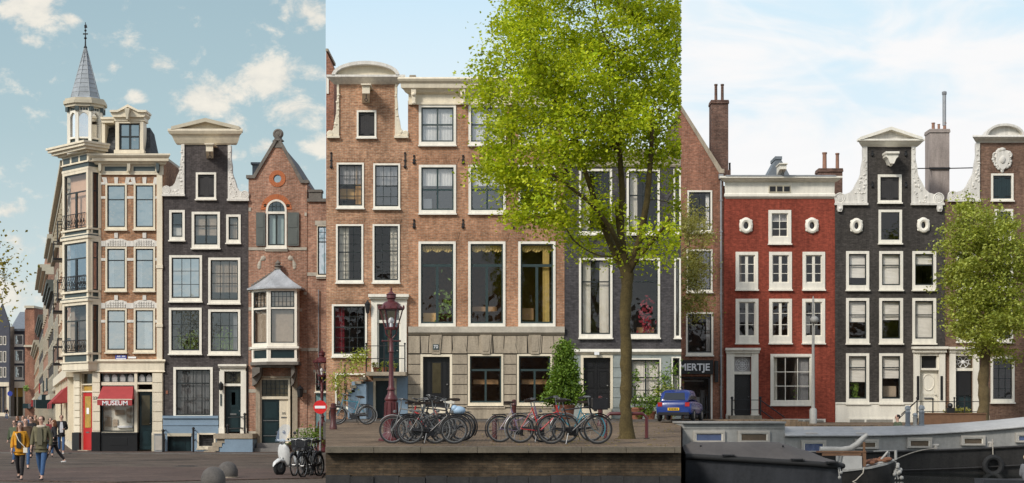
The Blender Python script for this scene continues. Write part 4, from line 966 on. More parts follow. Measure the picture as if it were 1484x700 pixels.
# ================================================================== middle row: s = 34 px/m
DM = F/34
b = Building('tall_house', 'tall brown brick house rising behind the arched gable house', 480, 607, 75.5, 'house', 'houses behind the canal front')
b.slab('wall', 'brick_gable', [(472.6, 607), (484, 607), (484, 100), (472.6, 74)], 3.); b.bx('coping', 'grey_stone', [(472.4, 71, 476, 75, -.1, 3.1)]); b.bx('wall_window', 'white', [(473.2, 112, 476.5, 136, -.05, .1)])

b = Building('canal_house', 'worn brick house with curved pediment and white side scrolls', 531, 607, DM, 'house', 'brick houses by the quay')
K = dict(fm='white', sm='dark_sash', sill='white')
b.hatch(517, 160, 545.5, 200, fr=2.6, leaves=2)
b.win(488, 236, 527.5, 302, fr=2.6, v=(.35, .67), h=(.27, .76), th=(.5,), curtain=[('block', (0, 1), (.55, .8), 'curtain_orange'), ('right', .3, 0, 'curtain_orange'), ('full', 0, .46, 'curtain_grey')], **K)
b.win(541, 237, 580, 303, fr=2.6, v=(.35, .67), h=(.27, .76), th=(.5,), curtain=[('full', 0, .5, 'curtain_grey')], pane='pane_soft', **K)
b.win(487, 325, 526.5, 410, fr=2.6, v=(.33, .66), h=(.16, .33, .66, .83), th=(.48,), curtain=[('left', .45, 0, 'curtain_cream')], **K)
b.win(540, 325, 579.5, 410, fr=2.6, v=(.33, .66), h=(.16, .33, .66, .83), th=(.46,), curtain=[('right', .36, 0, 'curtain_cream')], **K)
b.win(481, 441, 532, 517, fr=2.8, v=(.25, .5, .75), h=(.22, .66, .86), th=(.44,), curtain=[('left', .32, .02, 'curtain_red')], **K)
b.hole(547, 443, 580.5, 541); b.hole(543, 550.5, 572.5, 606.5)
b.slab('wall', 'brick_worn', [(473, 607), (591, 607), (591, 199), (573, 199), (573, 119), (491, 119), (491, 199), (473, 199)])
b.body('brick_worn', 473, 591, 200); b.rooms(474, 590, (200, 312, 424, 535, 607)); b.ridge('roof_tile', 477, 588, 202, 165, .4, 7.8)
b.claw('cream', 491.5, 475, 122, 198, 3.5, 14, 3, .5); b.claw('cream', 572.5, 591, 122, 198, 3.5, 14, 3, .5)
b.cornice('gable_cornice', 'white_stone', 486, 577, [(111, .42), (114, .42), (116, .34), (119, .22), (122.5, .06)])
b.arched_pediment('white_stone', 482, 580, 112, 91, 5, .42, .4, 'cream'); b.hoist(530, 140, 'cream', .1, 1.0, .16, .28)
for x in (480, 587): b.anchor(x, 233, 22)
for x0, x1, y in ((488, 527, 235), (541, 580, 236), (487, 527, 324), (540, 580, 324), (481, 532, 440)): b.arch_bricks('brick_worn', x0, x1, y-7, y-.6)
b.bx('door_surround', 'white', [(538.5, 441, 546.8, 541, -.14, .1), (580.8, 441, 589.5, 541, -.14, .1), (546.8, 464, 580.8, 468, -.04, .2), (538, 434, 590, 441, -.12, .1), (534.5, 427, 593, 431, -.34, .1), (536, 431, 591.5, 434, -.24, .1), (546.8, 441, 549, 541, .0, .2), (578.6, 441, 580.8, 541, .0, .2)])
m = b.mb(); m.pb(549, 441, 578.6, 464, .14, .16); b.put('transom_window', m, 'door_glass')
o = b.door(549.2, 468, 578.4, 541, 'door_green', panels=((.14, .06, .42, .3), (.58, .06, .86, .3), (.14, .36, .42, .6), (.58, .36, .86, .6), (.14, .68, .86, .93)), hole=False, glass_panel=(.4, .08, .6, .58))
b.door(544.5, 552, 571.5, 606.5, 'door_green', panels=((.1, .06, .46, .94), (.54, .06, .9, .94)), hole=False)
b.bx('door_frame', 'cream', [(541, 548, 544.3, 606.8, -.06, .2), (571.7, 548, 575, 606.8, -.06, .2), (544.3, 548, 571.7, 551.8, -.055, .2)])
b.bx('base', 'blue_paint', [(510, 553, 540.8, 606.9, -.1, .05), (575.2, 545, 591, 606.9, -.1, .05), (540.8, 545.4, 575.2, 548, -.1, .05)])
b.bx('stoop', 'grey_stone', [(534, 540, 590.5, 545.3, -1.3, .05), (524, 547, 534, 551, -1.2, -.1), (518, 553, 527, 557, -1.2, -.1), (511, 559, 520, 563, -1.2, -.1), (504, 565, 513, 569, -1.2, -.1)])
b.bx('stair_cheek', 'blue_paint', [(518, 557, 534, 606.8, -1.1, -.12), (508, 569, 518, 606.8, -1.1, -.12)])
m = b.mb()
for x in (534.5, 560, 589.5): m.pt([(x, 540, -1.25), (x, 501, -1.25)], .03, 6); m.ball(b.L(x, 500, -1.25), .045, 6, 5)
for y in (503, 521): m.pt([(534.5, y, -1.25), (589.5, y, -1.25)], .018, 6)
m.pt([(534.5, 503, -1.25), (504, 530, -1.2)], .018, 6); m.pt([(504, 530, -1.2), (504, 566, -1.2)], .03, 6)
b.put('railing', m, 'iron')
b.win(486, 541, 529, 592, fr=2.4, v=(), h=(.5,), hole=False, proud=.1, pane='pane_dark', **K)
m = b.mb(); m.tube([b.L(533.5, 446, -.02), b.L(533.5, 446, -.25)], .025, 6); m.lathe([(.02, -.1), (.07, -.05), (.12, .3), (.14, .32), (.05, .42), (.01, .5)], b.L(533.5, 452, -.25), 8); b.put('wall_lamp', m, 'iron')
gable1 = b

b = Building('canal_house', 'broad brown brick house with cream cornice, tall golden valance windows and stone ground floor', 705, 607, DM, 'house', 'brick houses by the quay')
K = dict(fm='white', sill='white')
for i, x0 in enumerate((607, 679, 751.5)):
    b.win(x0, 152, x0+54, 211, fr=3.6, sm='slate_green', v=(), tv=(.5,), h=(), th=(.5,), tw=2.6, sw=2, pane='pane_soft', curtain=[('full', 0, 1, 'curtain_white')], **K)
    b.win(x0, 239, x0+54, 310, fr=3.6, sm='green_sash', v=(), tv=(.5,), h=(), th=(.52,), tw=2.6, sw=2, pane='pane_soft', curtain=[('full', .0, .42, 'curtain_white')] + ([('block', (.05, .3), (.7, .95), 'curtain_white')] if i == 0 else []), **K)
    b.win(x0-.5, 350, x0+53.5, 474, fr=3.6, sm='green_sash', v=(), tv=((.5, .29, 1),), h=(), th=(.27,), tw=4, sw=2, curtain=[('valance', 0, .1, 'valance_gold')] + ([('block', (.05, .45), (.86, 1), 'curtain_orange'), ('plant', .75, 0, 'houseplant')] if i == 0 else [('block', (.05, .8), (.78, .84), 'furniture_wood')] if i == 1 else [('right', .32, .12, 'valance_gold'), ('block', (.05, .4), (.8, .95), 'furniture_wood')]), **K)
    b.arch_bricks('brick_brown', x0-1, x0+55, 228.5, 238.4); b.arch_bricks('brick_brown', x0-2, x0+56, 337, 349.4)
b.slab('wall', 'brick_brown', [(591.2, 484), (818, 484), (818, 146), (591.2, 146)])
b.hole(612.5, 514, 652.5, 590)
for x0 in (678, 749): b.win(x0, 513, x0+51.5, 588, fr=3, sm='green_sash', v=(), tv=((.5, .3, 1),), h=(), th=(.3,), tw=3, sw=2, fm='cream', sill='cream', pane='pane_clear', curtain=[('block', (.1, .9), (.5, .6), 'furniture_wood')])
b.slab('stone_wall', 'sooty_stone', [(591.2, 607), (818, 607), (818, 484), (591.2, 484)], .3, .01)
m = b.mb()
piers = ((591.4, 611), (655, 677), (730.5, 748), (801.5, 817.8))
y = 514.
while y < 589:
    for x0, x1 in piers: m.pb(x0, y, x1, min(y+13.4, 590), -.05-.012*random.random(), .08)
    y += 14.6
for x0, x1 in ((591.4, 817.8),): pass
xs = [591.4, 609, 622, 640, 655, 678, 693, 714, 731, 749, 764, 786, 802, 817.8]
for i in range(len(xs)-1):
    a, c = xs[i], xs[i+1]; kk = 2.6 if i % 3 == 1 else (-2.2 if i % 3 else 0)
    m.pp([(a+.5, 487), (c-.5, 487), (c-.5-kk*.6, 511.8), (a+.5+kk*.6, 511.8)], -.055-.015*(i % 3 == 1)-.01*random.random(), .08)
for xc in (632, 704, 775): m.pp([(xc-8.5, 485.5), (xc+8.5, 485.5), (xc+6, 513), (xc-6, 513)], -.11, -.03); m.pp([(xc-6, 489), (xc+6, 489), (xc+4, 509), (xc-4, 509)], -.13, -.09)
for xc in (666, 739): m.pp([(xc-11, 512), (xc-7, 497), (xc+7, 497), (xc+11, 512)], -.1, -.03)
m.pb(591.3, 592, 611.5, 606.9, -.1, .08); m.pb(653.5, 592, 817.9, 606.9, -.1, .08); m.pb(676, 588.5, 732, 592, -.14, .08); m.pb(747.5, 588.5, 803, 592, -.14, .08)
b.put('stonework', m, 'grey_stone')
b.cornice('string_course', 'band_stone', 592, 818, [(473.5, .16), (482, .16), (484, .1), (486, .03)], False)
b.bx('door_frame', 'cream', [(609.5, 513.6, 613, 590, -.07, .18), (652, 513.6, 655.4, 590, -.07, .18), (613, 513.6, 652, 517, -.066, .18), (611, 590, 654, 606.9, -.2, .1)])
b.door(613.2, 517, 651.8, 590, 'black_paint', panels=((.1, .05, .3, .9), (.7, .05, .9, .9), (.32, .76, .68, .92)), hole=False, glass_panel=(.34, .12, .66, .72))
m = b.mb(); m.pb(627.5, 499, 636, 507, -.15, -.1); b.put('number_plate', m, 'slate_green'); text('70', b.L(631.8, 503, -.158), .2, 'sign_white', b.root, 'house_number')
b.body('brick_brown', 591.2, 818, 150); b.rooms(592, 817, (148, 225, 325, 480, 607), mat='interior_reflection', walls=(669, 741)); b.flat('slate_roof', 591.2, 818, 140)
b.cornice('cornice', 'cream', 593.5, 824, [(115.5, .55), (118, .6), (121, .55), (124, .45), (130, .42), (132, .3), (135, .22), (137, .08)])
m = b.mb(); m.pb(592, 136, 818, 150.6, -.05, .1); m.pb(592, 149, 818, 152, -.1, .1); b.put('frieze', m, 'cream')
for x in (600, 671, 743, 814):
    m = b.mb(); m.pp([(x-3.5, 131), (x+3.5, 131), (x+3.5, 138), (x+2.4, 146), (x+2.8, 152), (x-2.8, 152), (x-2.4, 146), (x-3.5, 138)], -.36, -.04); m.ball(b.L(x, 139, -.36), .09, 8, 6); m.ball(b.L(x, 151, -.3), .09, 8, 6); b.put('cornice_bracket', m, 'cream', smooth=True)
for x in (600, 671, 743, 814):
    for y in (232, 325): b.anchor(x, y, 12)
b.chimney(594, 110, 602, 128, 'grey_stone', 1, 1.6); b.bx('dormer', 'cream', [(700, 98, 712, 117, 3.0, 4.5), (698.5, 96, 713.5, 99, 2.9, 4.6)])
wide = b

b = Building('canal_house', 'dark charcoal brick house with grey blue ground floor behind the lime green tree', 903, 607, DM, 'house', 'brick houses by the quay')
K = dict(fm='white', sm='dark_sash', sill='white')
for i, x0 in enumerate((839, 908, 977)):
    x1 = min(x0+48.5, 999)
    b.win(x0, 374, x0+48.5, 490, fr=3.2, v=(), h=(), th=(.29,), sw=1.8, bot=1.8, curtain=[('left', .34, .06, 'curtain_cream'), ('right', .36, .04, 'curtain_cream')] if i != 1 else [('plant', .6, 0, 'curtain_red'), ('block', (.3, .9), (.9, 1), 'furniture_wood')], **K) if x0 < 970 else None
    if x0 < 970: b.win(x0, 245, x0+48, 340, fr=3.2, v=(), tv=(.5,), h=(), th=(.4,), sw=1.8, curtain=[('left', .3, 0, 'curtain_cream')], **K)
    if x0 > 970:
        b.win(x0, 374, 986.6, 490, fr=2.4, v=(), h=(), th=(.29,), sw=1.2, curtain=[('full', 0, 1, 'curtain_cream')], **K); b.win(x0-1, 245, 986.6, 340, fr=2.4, v=(), h=(.5,), sw=1.2, **K)
b.win(913, 519, 958, 580, fr=2.2, v=(), tv=(.5,), h=(), th=(.47,), tw=2, curtain=[('full', 0, 1, 'blind_cream')], **K)
b.win(973, 517, 986.7, 585, fr=2, v=(), h=(.4,), curtain=[('full', .4, 1, 'blind_cream')], **K); b.hole(845, 518, 885, 592)
b.slab('wall', 'brick_charcoal', [(818.2, 507), (987, 507), (987, 232), (818.2, 232)])
b.slab('ground_floor_wall', 'greyblue_paint', [(818.2, 607), (987, 607), (987, 507), (818.2, 507)], .3, -.03)
m = b.mb()
for i, y in enumerate((519, 533.5, 548, 562.5, 577)):
    for x0, x1 in ((818.6, 841.5), (888, 911), (960, 971.5)): m.pb(x0, y, x1, y+13.6, -.06, .0)
m.pb(818.6, 592, 843, 606.9, -.1, .0); m.pb(887, 592, 986.8, 606.9, -.1, 0); b.put('painted_blocks', m, 'greyblue_paint')
b.cornice('string_course', 'white', 818.6, 986.9, [(506, .18), (510, .2), (512, .12), (514, .04)], False)
b.bx('door_frame', 'cream', [(841.5, 515, 845.4, 606.9, -.08, .2), (884.6, 515, 888, 606.9, -.08, .2), (845.4, 515, 884.6, 518.4, -.076, .2), (845, 592, 885, 606.8, -.3, .1)])
b.door(845.6, 518.6, 884.4, 592, 'black_paint', panels=((.06, .06, .42, .2), (.58, .06, .94, .2), (.08, .25, .42, .6), (.58, .25, .92, .6), (.06, .68, .42, .94), (.58, .68, .94, .94)), hole=False, leaf2=True)
m = b.mb(); m.pb(861, 510.5, 868, 514.5, -.25, -.19); b.put('number_plate', m, 'sign_white')
b.body('brick_charcoal', 818.2, 987, 232); b.rooms(819, 986, (234, 355, 505, 607)); b.flat('slate_roof', 818.2, 987, 232)
b.cornice('cornice', 'cream', 822, 986, [(219, .5), (222, .5), (225, .4), (229, .3), (234, .2), (240, .1), (242, .03)], False)
m = b.mb()
for x in (917, 950, 984): m.pt([(x, 606, -1.2), (x, 563, -1.2)], .035, 6); m.ball(b.L(x, 562, -1.2), .06, 6, 5)
for y in (566, 585): m.pt([(917, y, -1.2), (984, y, -1.2)], .02, 6)
b.put('railing', m, 'iron'); dark = b

# ================================================================== right row: s = 28 px/m
DR = F/28
b = Building('canal_house', 'red brown brick house with steep half gable and a black shop sign', 1017, 612, DR, 'house', 'houses behind the boats')
K = dict(fm='white', sm='dark_sash', sill='white')
b.win(996, 276, 1032, 337, fr=2.4, v=(.5,), h=(.4, .75), th=(.4,), curtain=[('right', .2, 0, 'curtain_white'), ('block', (0, 1), (.8, 1), 'curtain_grey')], **K)
b.win(994.5, 361.5, 1032.5, 423.5, fr=2.4, v=(.5,), h=(.4,), pane='pane_soft', **K)
b.win(994, 452.5, 1033.5, 515, fr=2.6, v=(), h=(.42,), curtain=[('right', .2, 0, 'curtain_grey')], **K)
b.hole(985, 547, 1029, 611.8)
b.slab('wall', 'brick_gable', [(984, 612), (1048.6, 612), (1048.6, 246), (1043, 246), (986, 153), (984, 153)])
b.body('brick_gable', 984, 1048.6, 250); b.rooms(985, 1047, (250, 345, 435, 530, 612), 4); m = b.mb(); m.pp([(985, 158), (987, 158), (1046, 252), (1046, 256), (985, 256)], .31, 8); b.put('roof', m, 'roof_tile')
m = b.mb(); m.pp([(985, 149), (1046, 245), (1049.5, 245), (1049.5, 251), (1042, 251), (985, 157)], -.06, .4); b.put('gable_coping', m, 'grey_stone')
b.chimney(1031, 146, 1055.5, 246, 'brick_chimney', 1.2, 2.2, [(1037.5, 122, 4.5), (1046.8, 122, 4.5)], 'brick_chimney'); b.chimney(1056, 246, 1059, 262, 'brick_chimney', 1.2, 1.6, [(1057.5, 236, 3)], 'iron', False)
m = b.mb(); m.pt([(1044.5, 258, -.12), (1044.5, 611, -.12)], .055, 8); m.pb(1041, 253, 1047.5, 260, -.25, .0)
for y in range(290, 610, 45): m.pb(1042.6, y, 1046.4, y+1.6, -.19, .0)
b.put('drainpipe', m, 'grey_metal')
b.bx('shop_sign', 'sign_black', [(980, 522, 1033, 542, -.14, -.01)]); text('MERTJE', b.L(1006.0, 532.6, -.15), .5, 'sign_white', b.root, 'sign_lettering', sx=.98, bold=.012)
b.bx('speaker_box', 'black_paint', [(1035.5, 523, 1040, 554, -.3, -.02)]); b.bx('shop_frame', 'black_paint', [(1027, 547, 1029.4, 611.8, .0, .2), (985, 545.5, 1029.4, 548, .0, .2), (985, 596, 1027, 599, .05, .2)]); b.bx('shop_post', 'white', [(1030, 543, 1032.5, 611.8, -.05, .1)])
m = b.mb(); m.quad(b.L(986, 611, .12), b.L(1027, 611, .12), b.L(1027, 548, .12), b.L(986, 548, .12)); b.put('shop_window', m, 'pane_clear')
b.bx('shop_display', 'curtain_grey', [(988, 551, 1022, 552.5, .6, .7), (1012, 575, 1017, 605, .8, 1.), (990, 585, 1000, 606, .7, 1.1), (1019, 565, 1025, 600, 1.2, 1.5)])
b.bx('shop_rail', 'iron', [(1017, 577, 1018.2, 611, -.5, -.45), (1022, 574, 1023.2, 611, -.5, -.45), (1026, 578, 1027.2, 611, -.5, -.45)])

b = Building('canal_house', 'bright red brick house with white cornice and white casement windows', 1130, 612, DR, 'house', 'houses behind the boats')
K = dict(fm='white', sill='white', sm='white', sw=1.3, mw=.8, tw=4, bot=2.2)
for x0, x1, y0, y1, h in ((1066, 1098.5, 365, 420, (.33, .66)), (1114.5, 1147.5, 365, 420, (.33, .66)), (1163, 1195.5, 365, 420, (.33, .66)), (1066, 1099, 433, 497.5, (.33, .66)), (1114.5, 1147.5, 433, 497.5, (.33, .66)), (1162.5, 1195.5, 433, 497.5, (.33, .66))):
    b.win(x0, y0, x1, y1, fr=4.6, tv=(.5,), v=(), h=h, curtain=[('left', .2, 0, 'curtain_tan')] if x0 == 1066 and y0 == 365 else [('block', (.0, .4), (.4, .9), 'curtain_white')] if x0 == 1162.5 else None, **K)
b.win(1113.5, 304.5, 1146.5, 353.5, fr=4.6, v=(.5,), h=(.33, .66), curtain=[('full', 0, .3, 'curtain_grey')], **dict(K, mw=1.))
b.win(1116.5, 513, 1178.5, 587, fr=4, v=(.33, .66), h=(.34, .66), curtain=[('right', .3, .04, 'curtain_grey'), ('left', .12, 0, 'curtain_cream'), ('plant', .9, 0, 'houseplant')], **dict(K, mw=1.1, bot=1.4))
b.oval(1081, 327, 5, 6.2); b.oval(1176.5, 327, 5, 6.2); b.hole(1064, 516, 1088, 606)
b.slab('wall', 'brick_red', [(1049, 612), (1210, 612), (1210, 286), (1049, 286)]); b.body('brick_red', 1049, 1210, 270); b.rooms(1050, 1209, (276, 358, 427, 504, 612), walls=(1106, 1155)); b.flat('slate_roof', 1049, 1210, 268)
b.cornice('cornice', 'white', 1052, 1207, [(257, .5), (259.5, .5), (261, .4), (263, .3), (264.5, .1), (280, .08), (282, .14), (285, .14), (288, .03)], True)
b.bx('gutter', 'grey_metal', [(1050, 255.6, 1209, 257.6, -.52, .1)])
b.bx('attic_vent', 'cream_dark', [(1113.5, 269, 1145.5, 279.6, -.13, .1)]); b.bx('vent_pane', 'black_paint', [(1115, 270.6, 1123.5, 278, -.14, -.1), (1125.5, 270.6, 1133.5, 278, -.14, -.1), (1135.5, 270.6, 1144, 278, -.14, -.1)])
m = b.mb(); m.pp([(1109, 262), (1127, 229), (1135, 229), (1153, 262)], .6, 2.2); m.pb(1126, 224, 1136, 228.5, .55, 2.2); b.put('attic_gable', m, 'lead_dark')
b.hoist(1130.5, 248, 'white', 0, 1.0, .17, .2)
b.chimney(1187, 245, 1221, 275, 'brick_chimney', 2.2, 3.2, [(1195, 221, 6.5), (1213.5, 222, 5.5)]); 
b.bx('door_surround', 'white', [(1052.5, 512, 1063.6, 606, -.16, .1), (1088.4, 512, 1098.5, 606, -.16, .1), (1063.6, 512, 1088.4, 517, -.1, .2), (1063.6, 538.5, 1088.4, 542.5, -.03, .2), (1050.5, 504.5, 1101, 508, -.34, .1), (1051.5, 508, 1100, 512, -.22, .1), (1051.5, 600, 1064.2, 612, -.2, .1), (1087.8, 600, 1099.5, 612, -.2, .1)])
m = b.mb(); m.pb(1064, 517, 1088, 538.5, .14, .16); t_ = b.put('transom_window', m, 'curtain_grey'); m = b.mb(); c = b.L(1076, 528, .12)
for r_ in (.12, .24, .33): m.ring(c, r_, .012, 'y', 20, 5)
for k in range(8): m.tube([c, c+Vector((.36*math.cos(k*.785), 0, .36*math.sin(k*.785)))], .01, 4)
b.put('tracery', m, 'sign_white', t_)
b.door(1064.3, 542.5, 1087.7, 602, 'black_paint', panels=((.12, .06, .88, .32), (.12, .38, .88, .5), (.12, .58, .88, .92)), hole=False)
b.bx('steps', 'grey_stone', [(1054, 602, 1099, 607, -1.2, .1), (1050, 607, 1104, 612, -1.6, .1)])
m = b.mb()
for x in (1056.5, 1097): m.pt([(x, 607, -1.15), (x, 578, -1.15)], .05, 7); m.ball(b.L(x, 577, -1.15), .08, 7, 5)
for y in (580, 594): m.pt([(1056.5, y, -1.15), (1064, y, -.1)], .025, 6); m.pt([(1097, y, -1.15), (1130, y+25, -1.6)], .03, 6); m.pt([(1056.5, y, -1.15), (1097, y, -1.15)], .02, 6)
b.put('railing', m, 'iron')
m = b.mb(); m.pb(1133, 607, 1196, 613, -.08, .02); bw = b.put('basement_window', m, 'white'); b.bx('pane', 'pane_dark', [(1136, 609, 1163, 613, -.1, -.06), (1166, 609, 1193, 613, -.1, -.06)], bw)

b = Building('canal_house', 'black brick neck gable house with white scrolls and cream blinds', 1290, 612, DR, 'house', 'houses behind the boats')
K = dict(fm='white', sill='white', sm='dark_sash', sw=1.6, bot=1.8, fr=4)
b.hatch(1272, 253, 1306.5, 294, fr=3.6); b.win(1273, 304, 1307, 353, fr=3.6, v=(), h=(), th=(.62,), sm='dark_sash', sw=.8, pane='pane_dark', fm='white', sill='white')
bl = {(0, 0): (0, .75), (1, 0): (0, 1), (2, 0): (0, .33), (0, 1): (0, .55), (1, 1): (0, .5), (2, 1): (0, .97), (0, 2): (0, .6), (1, 2): (0, .52)}
for j, (y0, y1, t) in enumerate(((364, 420.5, .36), (432, 498, .37), (512, 585, .27))):
    for i, (x0, x1) in enumerate(((1226, 1259.5), (1274, 1308.5), (1322, 1356.5))):
        if (i, j) in bl:
            a, c = bl[i, j]; b.win(x0, y0, x1, y1, v=(), h=(), th=(t,), curtain=[('blind', a, c, 'blind_cream')] + ([('plant', .4, 0, 'houseplant')] if (i, j) == (0, 2) else []) + ([('block', (.1, .9), (.7, .95), 'curtain_tan')] if (i, j) == (1, 2) else []), **K)
b.oval(1241, 327.5, 4.6, 6); b.oval(1338, 326.5, 4.6, 6); b.hole(1332, 515, 1360.5, 606)
b.slab('wall', 'brick_soot', [(1210.3, 612), (1369.5, 612), (1369.5, 296), (1321, 296), (1321, 211), (1256, 211), (1256, 296), (1210.3, 296)])
b.body('brick_soot', 1210.3, 1369.5, 297); b.rooms(1211, 1368, (299, 357, 426, 505, 612)); b.ridge('roof_tile', 1216, 1362, 299, 262, .4, 8)
b.claw('white_stone', 1256.5, 1210, 212, 295, 7, 40, 6); b.claw('white_stone', 1320.5, 1367, 212, 295, 7, 40, 6)
m = b.mb()
for x in (1216.5, 1361): m.pp([(x-4, 297), (x+4, 297), (x+4, 303), (x+2.5, 307), (x-2.5, 307), (x-4, 303)], -.15, .05); m.ball(b.L(x, 303, -.12), .1, 8, 6)
b.put('ornament_drop', m, 'white_stone', smooth=True)
b.cornice('gable_cornice', 'white', 1249.5, 1328, [(203, .42), (205.5, .42), (207, .32), (210, .2), (213, .04)]); b.pediment('white', 1244, 1334, 204, 185.5, 4.6, .46, .4, 'white_stone')
m = b.mb(); m.pp([(1279.5, 225), (1297, 225), (1297, 230), (1294, 233), (1291, 240), (1285.5, 240), (1282.5, 233), (1279.5, 230)], -.75, .05); m.pb(1278.5, 223, 1298, 226, -.85, .05); m.ball(b.L(1288, 240, -.4), .11, 8, 6); b.put('hoist_beam', m, 'white', smooth=False)
for x in (1264, 1312.5):
    for y in (223, 268): b.anchor(x, y, 8)
b.bx('base', 'white', [(1210.5, 584, 1325, 611.9, -.06, .05), (1210.4, 583, 1325.6, 585.4, -.1, .05)])
m = b.mb(); m.pb(1228, 606, 1296, 612.5, -.1, .02); bw = b.put('basement_window', m, 'white'); b.bx('pane', 'pane_dark', [(1231, 608, 1252, 612.5, -.12, -.08), (1255, 608, 1293, 612.5, -.12, -.08)], bw)
b.bx('door_surround', 'white', [(1323.5, 511, 1332.2, 606, -.14, .1), (1360.3, 511, 1369, 606, -.14, .1), (1332.2, 511, 1360.3, 515.5, -.1, .2), (1332.2, 533.5, 1360.3, 536.5, -.03, .2), (1320.5, 502.5, 1372, 506, -.36, .1), (1322, 506, 1370.5, 511, -.24, .1), (1332.2, 515.5, 1335.4, 533.5, -.02, .2), (1357.4, 515.5, 1360.3, 533.5, -.02, .2)])
b.bx('side_light', 'black_paint', [(1327.6, 545, 1331, 580, -.17, -.12), (1361.8, 545, 1365.2, 580, -.17, -.12)])
m = b.mb(); m.pb(1335.4, 515.5, 1357.4, 533.5, .14, .16); b.put('transom_window', m, 'black_paint')
o = b.door(1332.6, 536.8, 1360, 602, 'white', panels=((.1, .04, .9, .56), (.1, .64, .9, .95)), hole=False); m = b.mb(); m.tube([b.L(1346.3, 554, .13)+Vector((.3*math.cos(k*.314), 0, .42*math.sin(k*.314))) for k in range(21)], .025, 6, cap=False); b.put('moulding', m, 'white', o)
m = b.mb(); m.pb(1340, 576, 1352, 578, .08, .13); b.put('letter_slot', m, 'steel', o)
b.bx('steps', 'grey_stone', [(1330, 602, 1424, 612, -1.3, .1)])
b.chimney(1348, 188, 1376, 290, 'chimney_grey', 2.5, 3.6, [(1352.5, 178, 5), (1360.5, 180, 4), (1369, 178, 5)])
m = b.mb(); m.tube([b.L(*b.dp(1368.5, 182, 3.05), 3.05), b.L(*b.dp(1368.5, 136, 3.05), 3.05)], .1, 8); m.lathe([(.1, 0), (.13, .05), (.13, .18), (.05, .22)], b.L(*b.dp(1368.5, 138, 3.05), 3.05), 10); b.put('flue_pipe', m, 'grey_metal', smooth=True)
m = b.mb(); m.pt([(1324, 243, .3), b.dp(1348, 244, 2.45)+(2.45,)], .03, 5); m.pt([b.dp(1376, 244, 2.45)+(2.45,), (1412, 242, .3)], .03, 5); m.pb(*b.dp(1347, 242.5, 2.42), *b.dp(1377, 245, 2.42), 2.4, 2.5); b.put('tie_rod', m, 'iron')

b = Building('canal_house', 'dun brown brick neck gable house with white cartouche and open green door', 1440, 612, DR, 'house', 'houses behind the boats')
K = dict(fm='white', sill='white', sm='dark_sash', sw=1.6, bot=1.6, fr=3.4)
b.hatch(1436, 251.5, 1468.5, 291, fr=3, sm='door_green')
for x0, x1, y0, y1 in ((1441, 1468, 303, 348), (1386, 1414, 365, 420), (1437, 1468, 365, 420), (1386, 1416, 430.5, 495.5), (1437, 1468, 431, 496)): b.win(x0, y0, x1, y1, v=(), h=(), th=(.38,), **K)
b.win(1435.5, 516, 1470, 583.5, v=(.33, .66), h=(.25, .5, .75), **dict(K, sw=1.2)); b.hole(1384, 514, 1409, 606)
b.slab('wall', 'brick_dun', [(1369.8, 612), (1520, 612), (1520, 290), (1500, 290), (1500, 206), (1419, 206), (1419, 290), (1369.8, 290)])
b.body('brick_dun', 1369.8, 1520, 292); b.rooms(1371, 1518, (294, 357, 426, 505, 612)); b.ridge('roof_tile', 1374, 1515, 294, 255, .4, 8)
b.claw('white_stone', 1419.5, 1374, 207, 290, 6, 36, 5); b.claw('white_stone', 1499.5, 1520, 207, 290, 5, 20, 4)
b.cornice('gable_cornice', 'white_stone', 1415, 1504, [(197.5, .36), (200, .4), (202, .3), (205, .1), (207, .03)]); b.arched_pediment('white_stone', 1426, 1482, 198, 180.5, 3.2, .36, .4, 'white_stone')
m = b.mb(); m.pp([(1443, 222), (1452, 219), (1461, 222), (1462, 233), (1457, 243), (1452, 247), (1447, 243), (1442, 233)], -.12, .02); m.ball(b.L(1452, 232, -.1), .17, 12, 8, (1., .6, 1.3)); 
for k in range(26):
    a = k*.2417; rr_ = 10+3*abs(math.sin(a*2.5)); m.ball(b.L(1452+rr_*math.cos(a), 231+rr_*1.1*math.sin(a), -.05), random.uniform(.06, .11), 7, 5, (1.2, .6, 1))
for sg_ in (-1, 1): m.ring(b.L(1452+sg_*10, 225, -.08), .12, .045, 'y', 14, 6); m.ring(b.L(1452+sg_*9, 238, -.08), .09, .04, 'y', 14, 6)
m.ball(b.L(1452, 217, -.08), .11, 8, 6, (1.6, .7, 1)); m.ball(b.L(1452, 247, -.05), .09, 8, 6, (1, .6, 1.6)); b.put('cartouche', m, 'white_stone', smooth=True)
for k in (-1, 1):
    m = b.mb()
    for i in range(4): m.pp([(1452+k*(8+i*3.4), 250), (1452+k*(10+i*3.4), 250), (1452+k*(11+i*3.8), 243), (1452+k*(9+i*3.8), 243)], -.02, .05)
    b.put('brick_arch', m, 'brick_dun')
b.bx('door_surround', 'white', [(1375.5, 511, 1384, 606, -.16, .1), (1409.2, 511, 1418, 606, -.16, .1), (1384, 511, 1409.2, 515.5, -.1, .2), (1384, 533.5, 1409.2, 537.5, -.03, .2), (1373.5, 503, 1421, 506.5, -.34, .1), (1374.5, 506.5, 1419.5, 511, -.22, .1)])
m = b.mb(); m.pb(1384, 515.5, 1409, 533.5, .14, .16); t_ = b.put('transom_window', m, 'door_glass'); m = b.mb(); c = b.L(1396.5, 524.5, .12); m.ball(c, .1, 8, 6, (1, .4, 1))
for k in range(8): m.tube([c, c+Vector((.42*math.cos(k*.785+.39), 0, .3*math.sin(k*.785+.39)))], .018, 4)
m.ring(c, .3, .015, 'y', 18, 4); b.put('tracery', m, 'sign_white', t_)
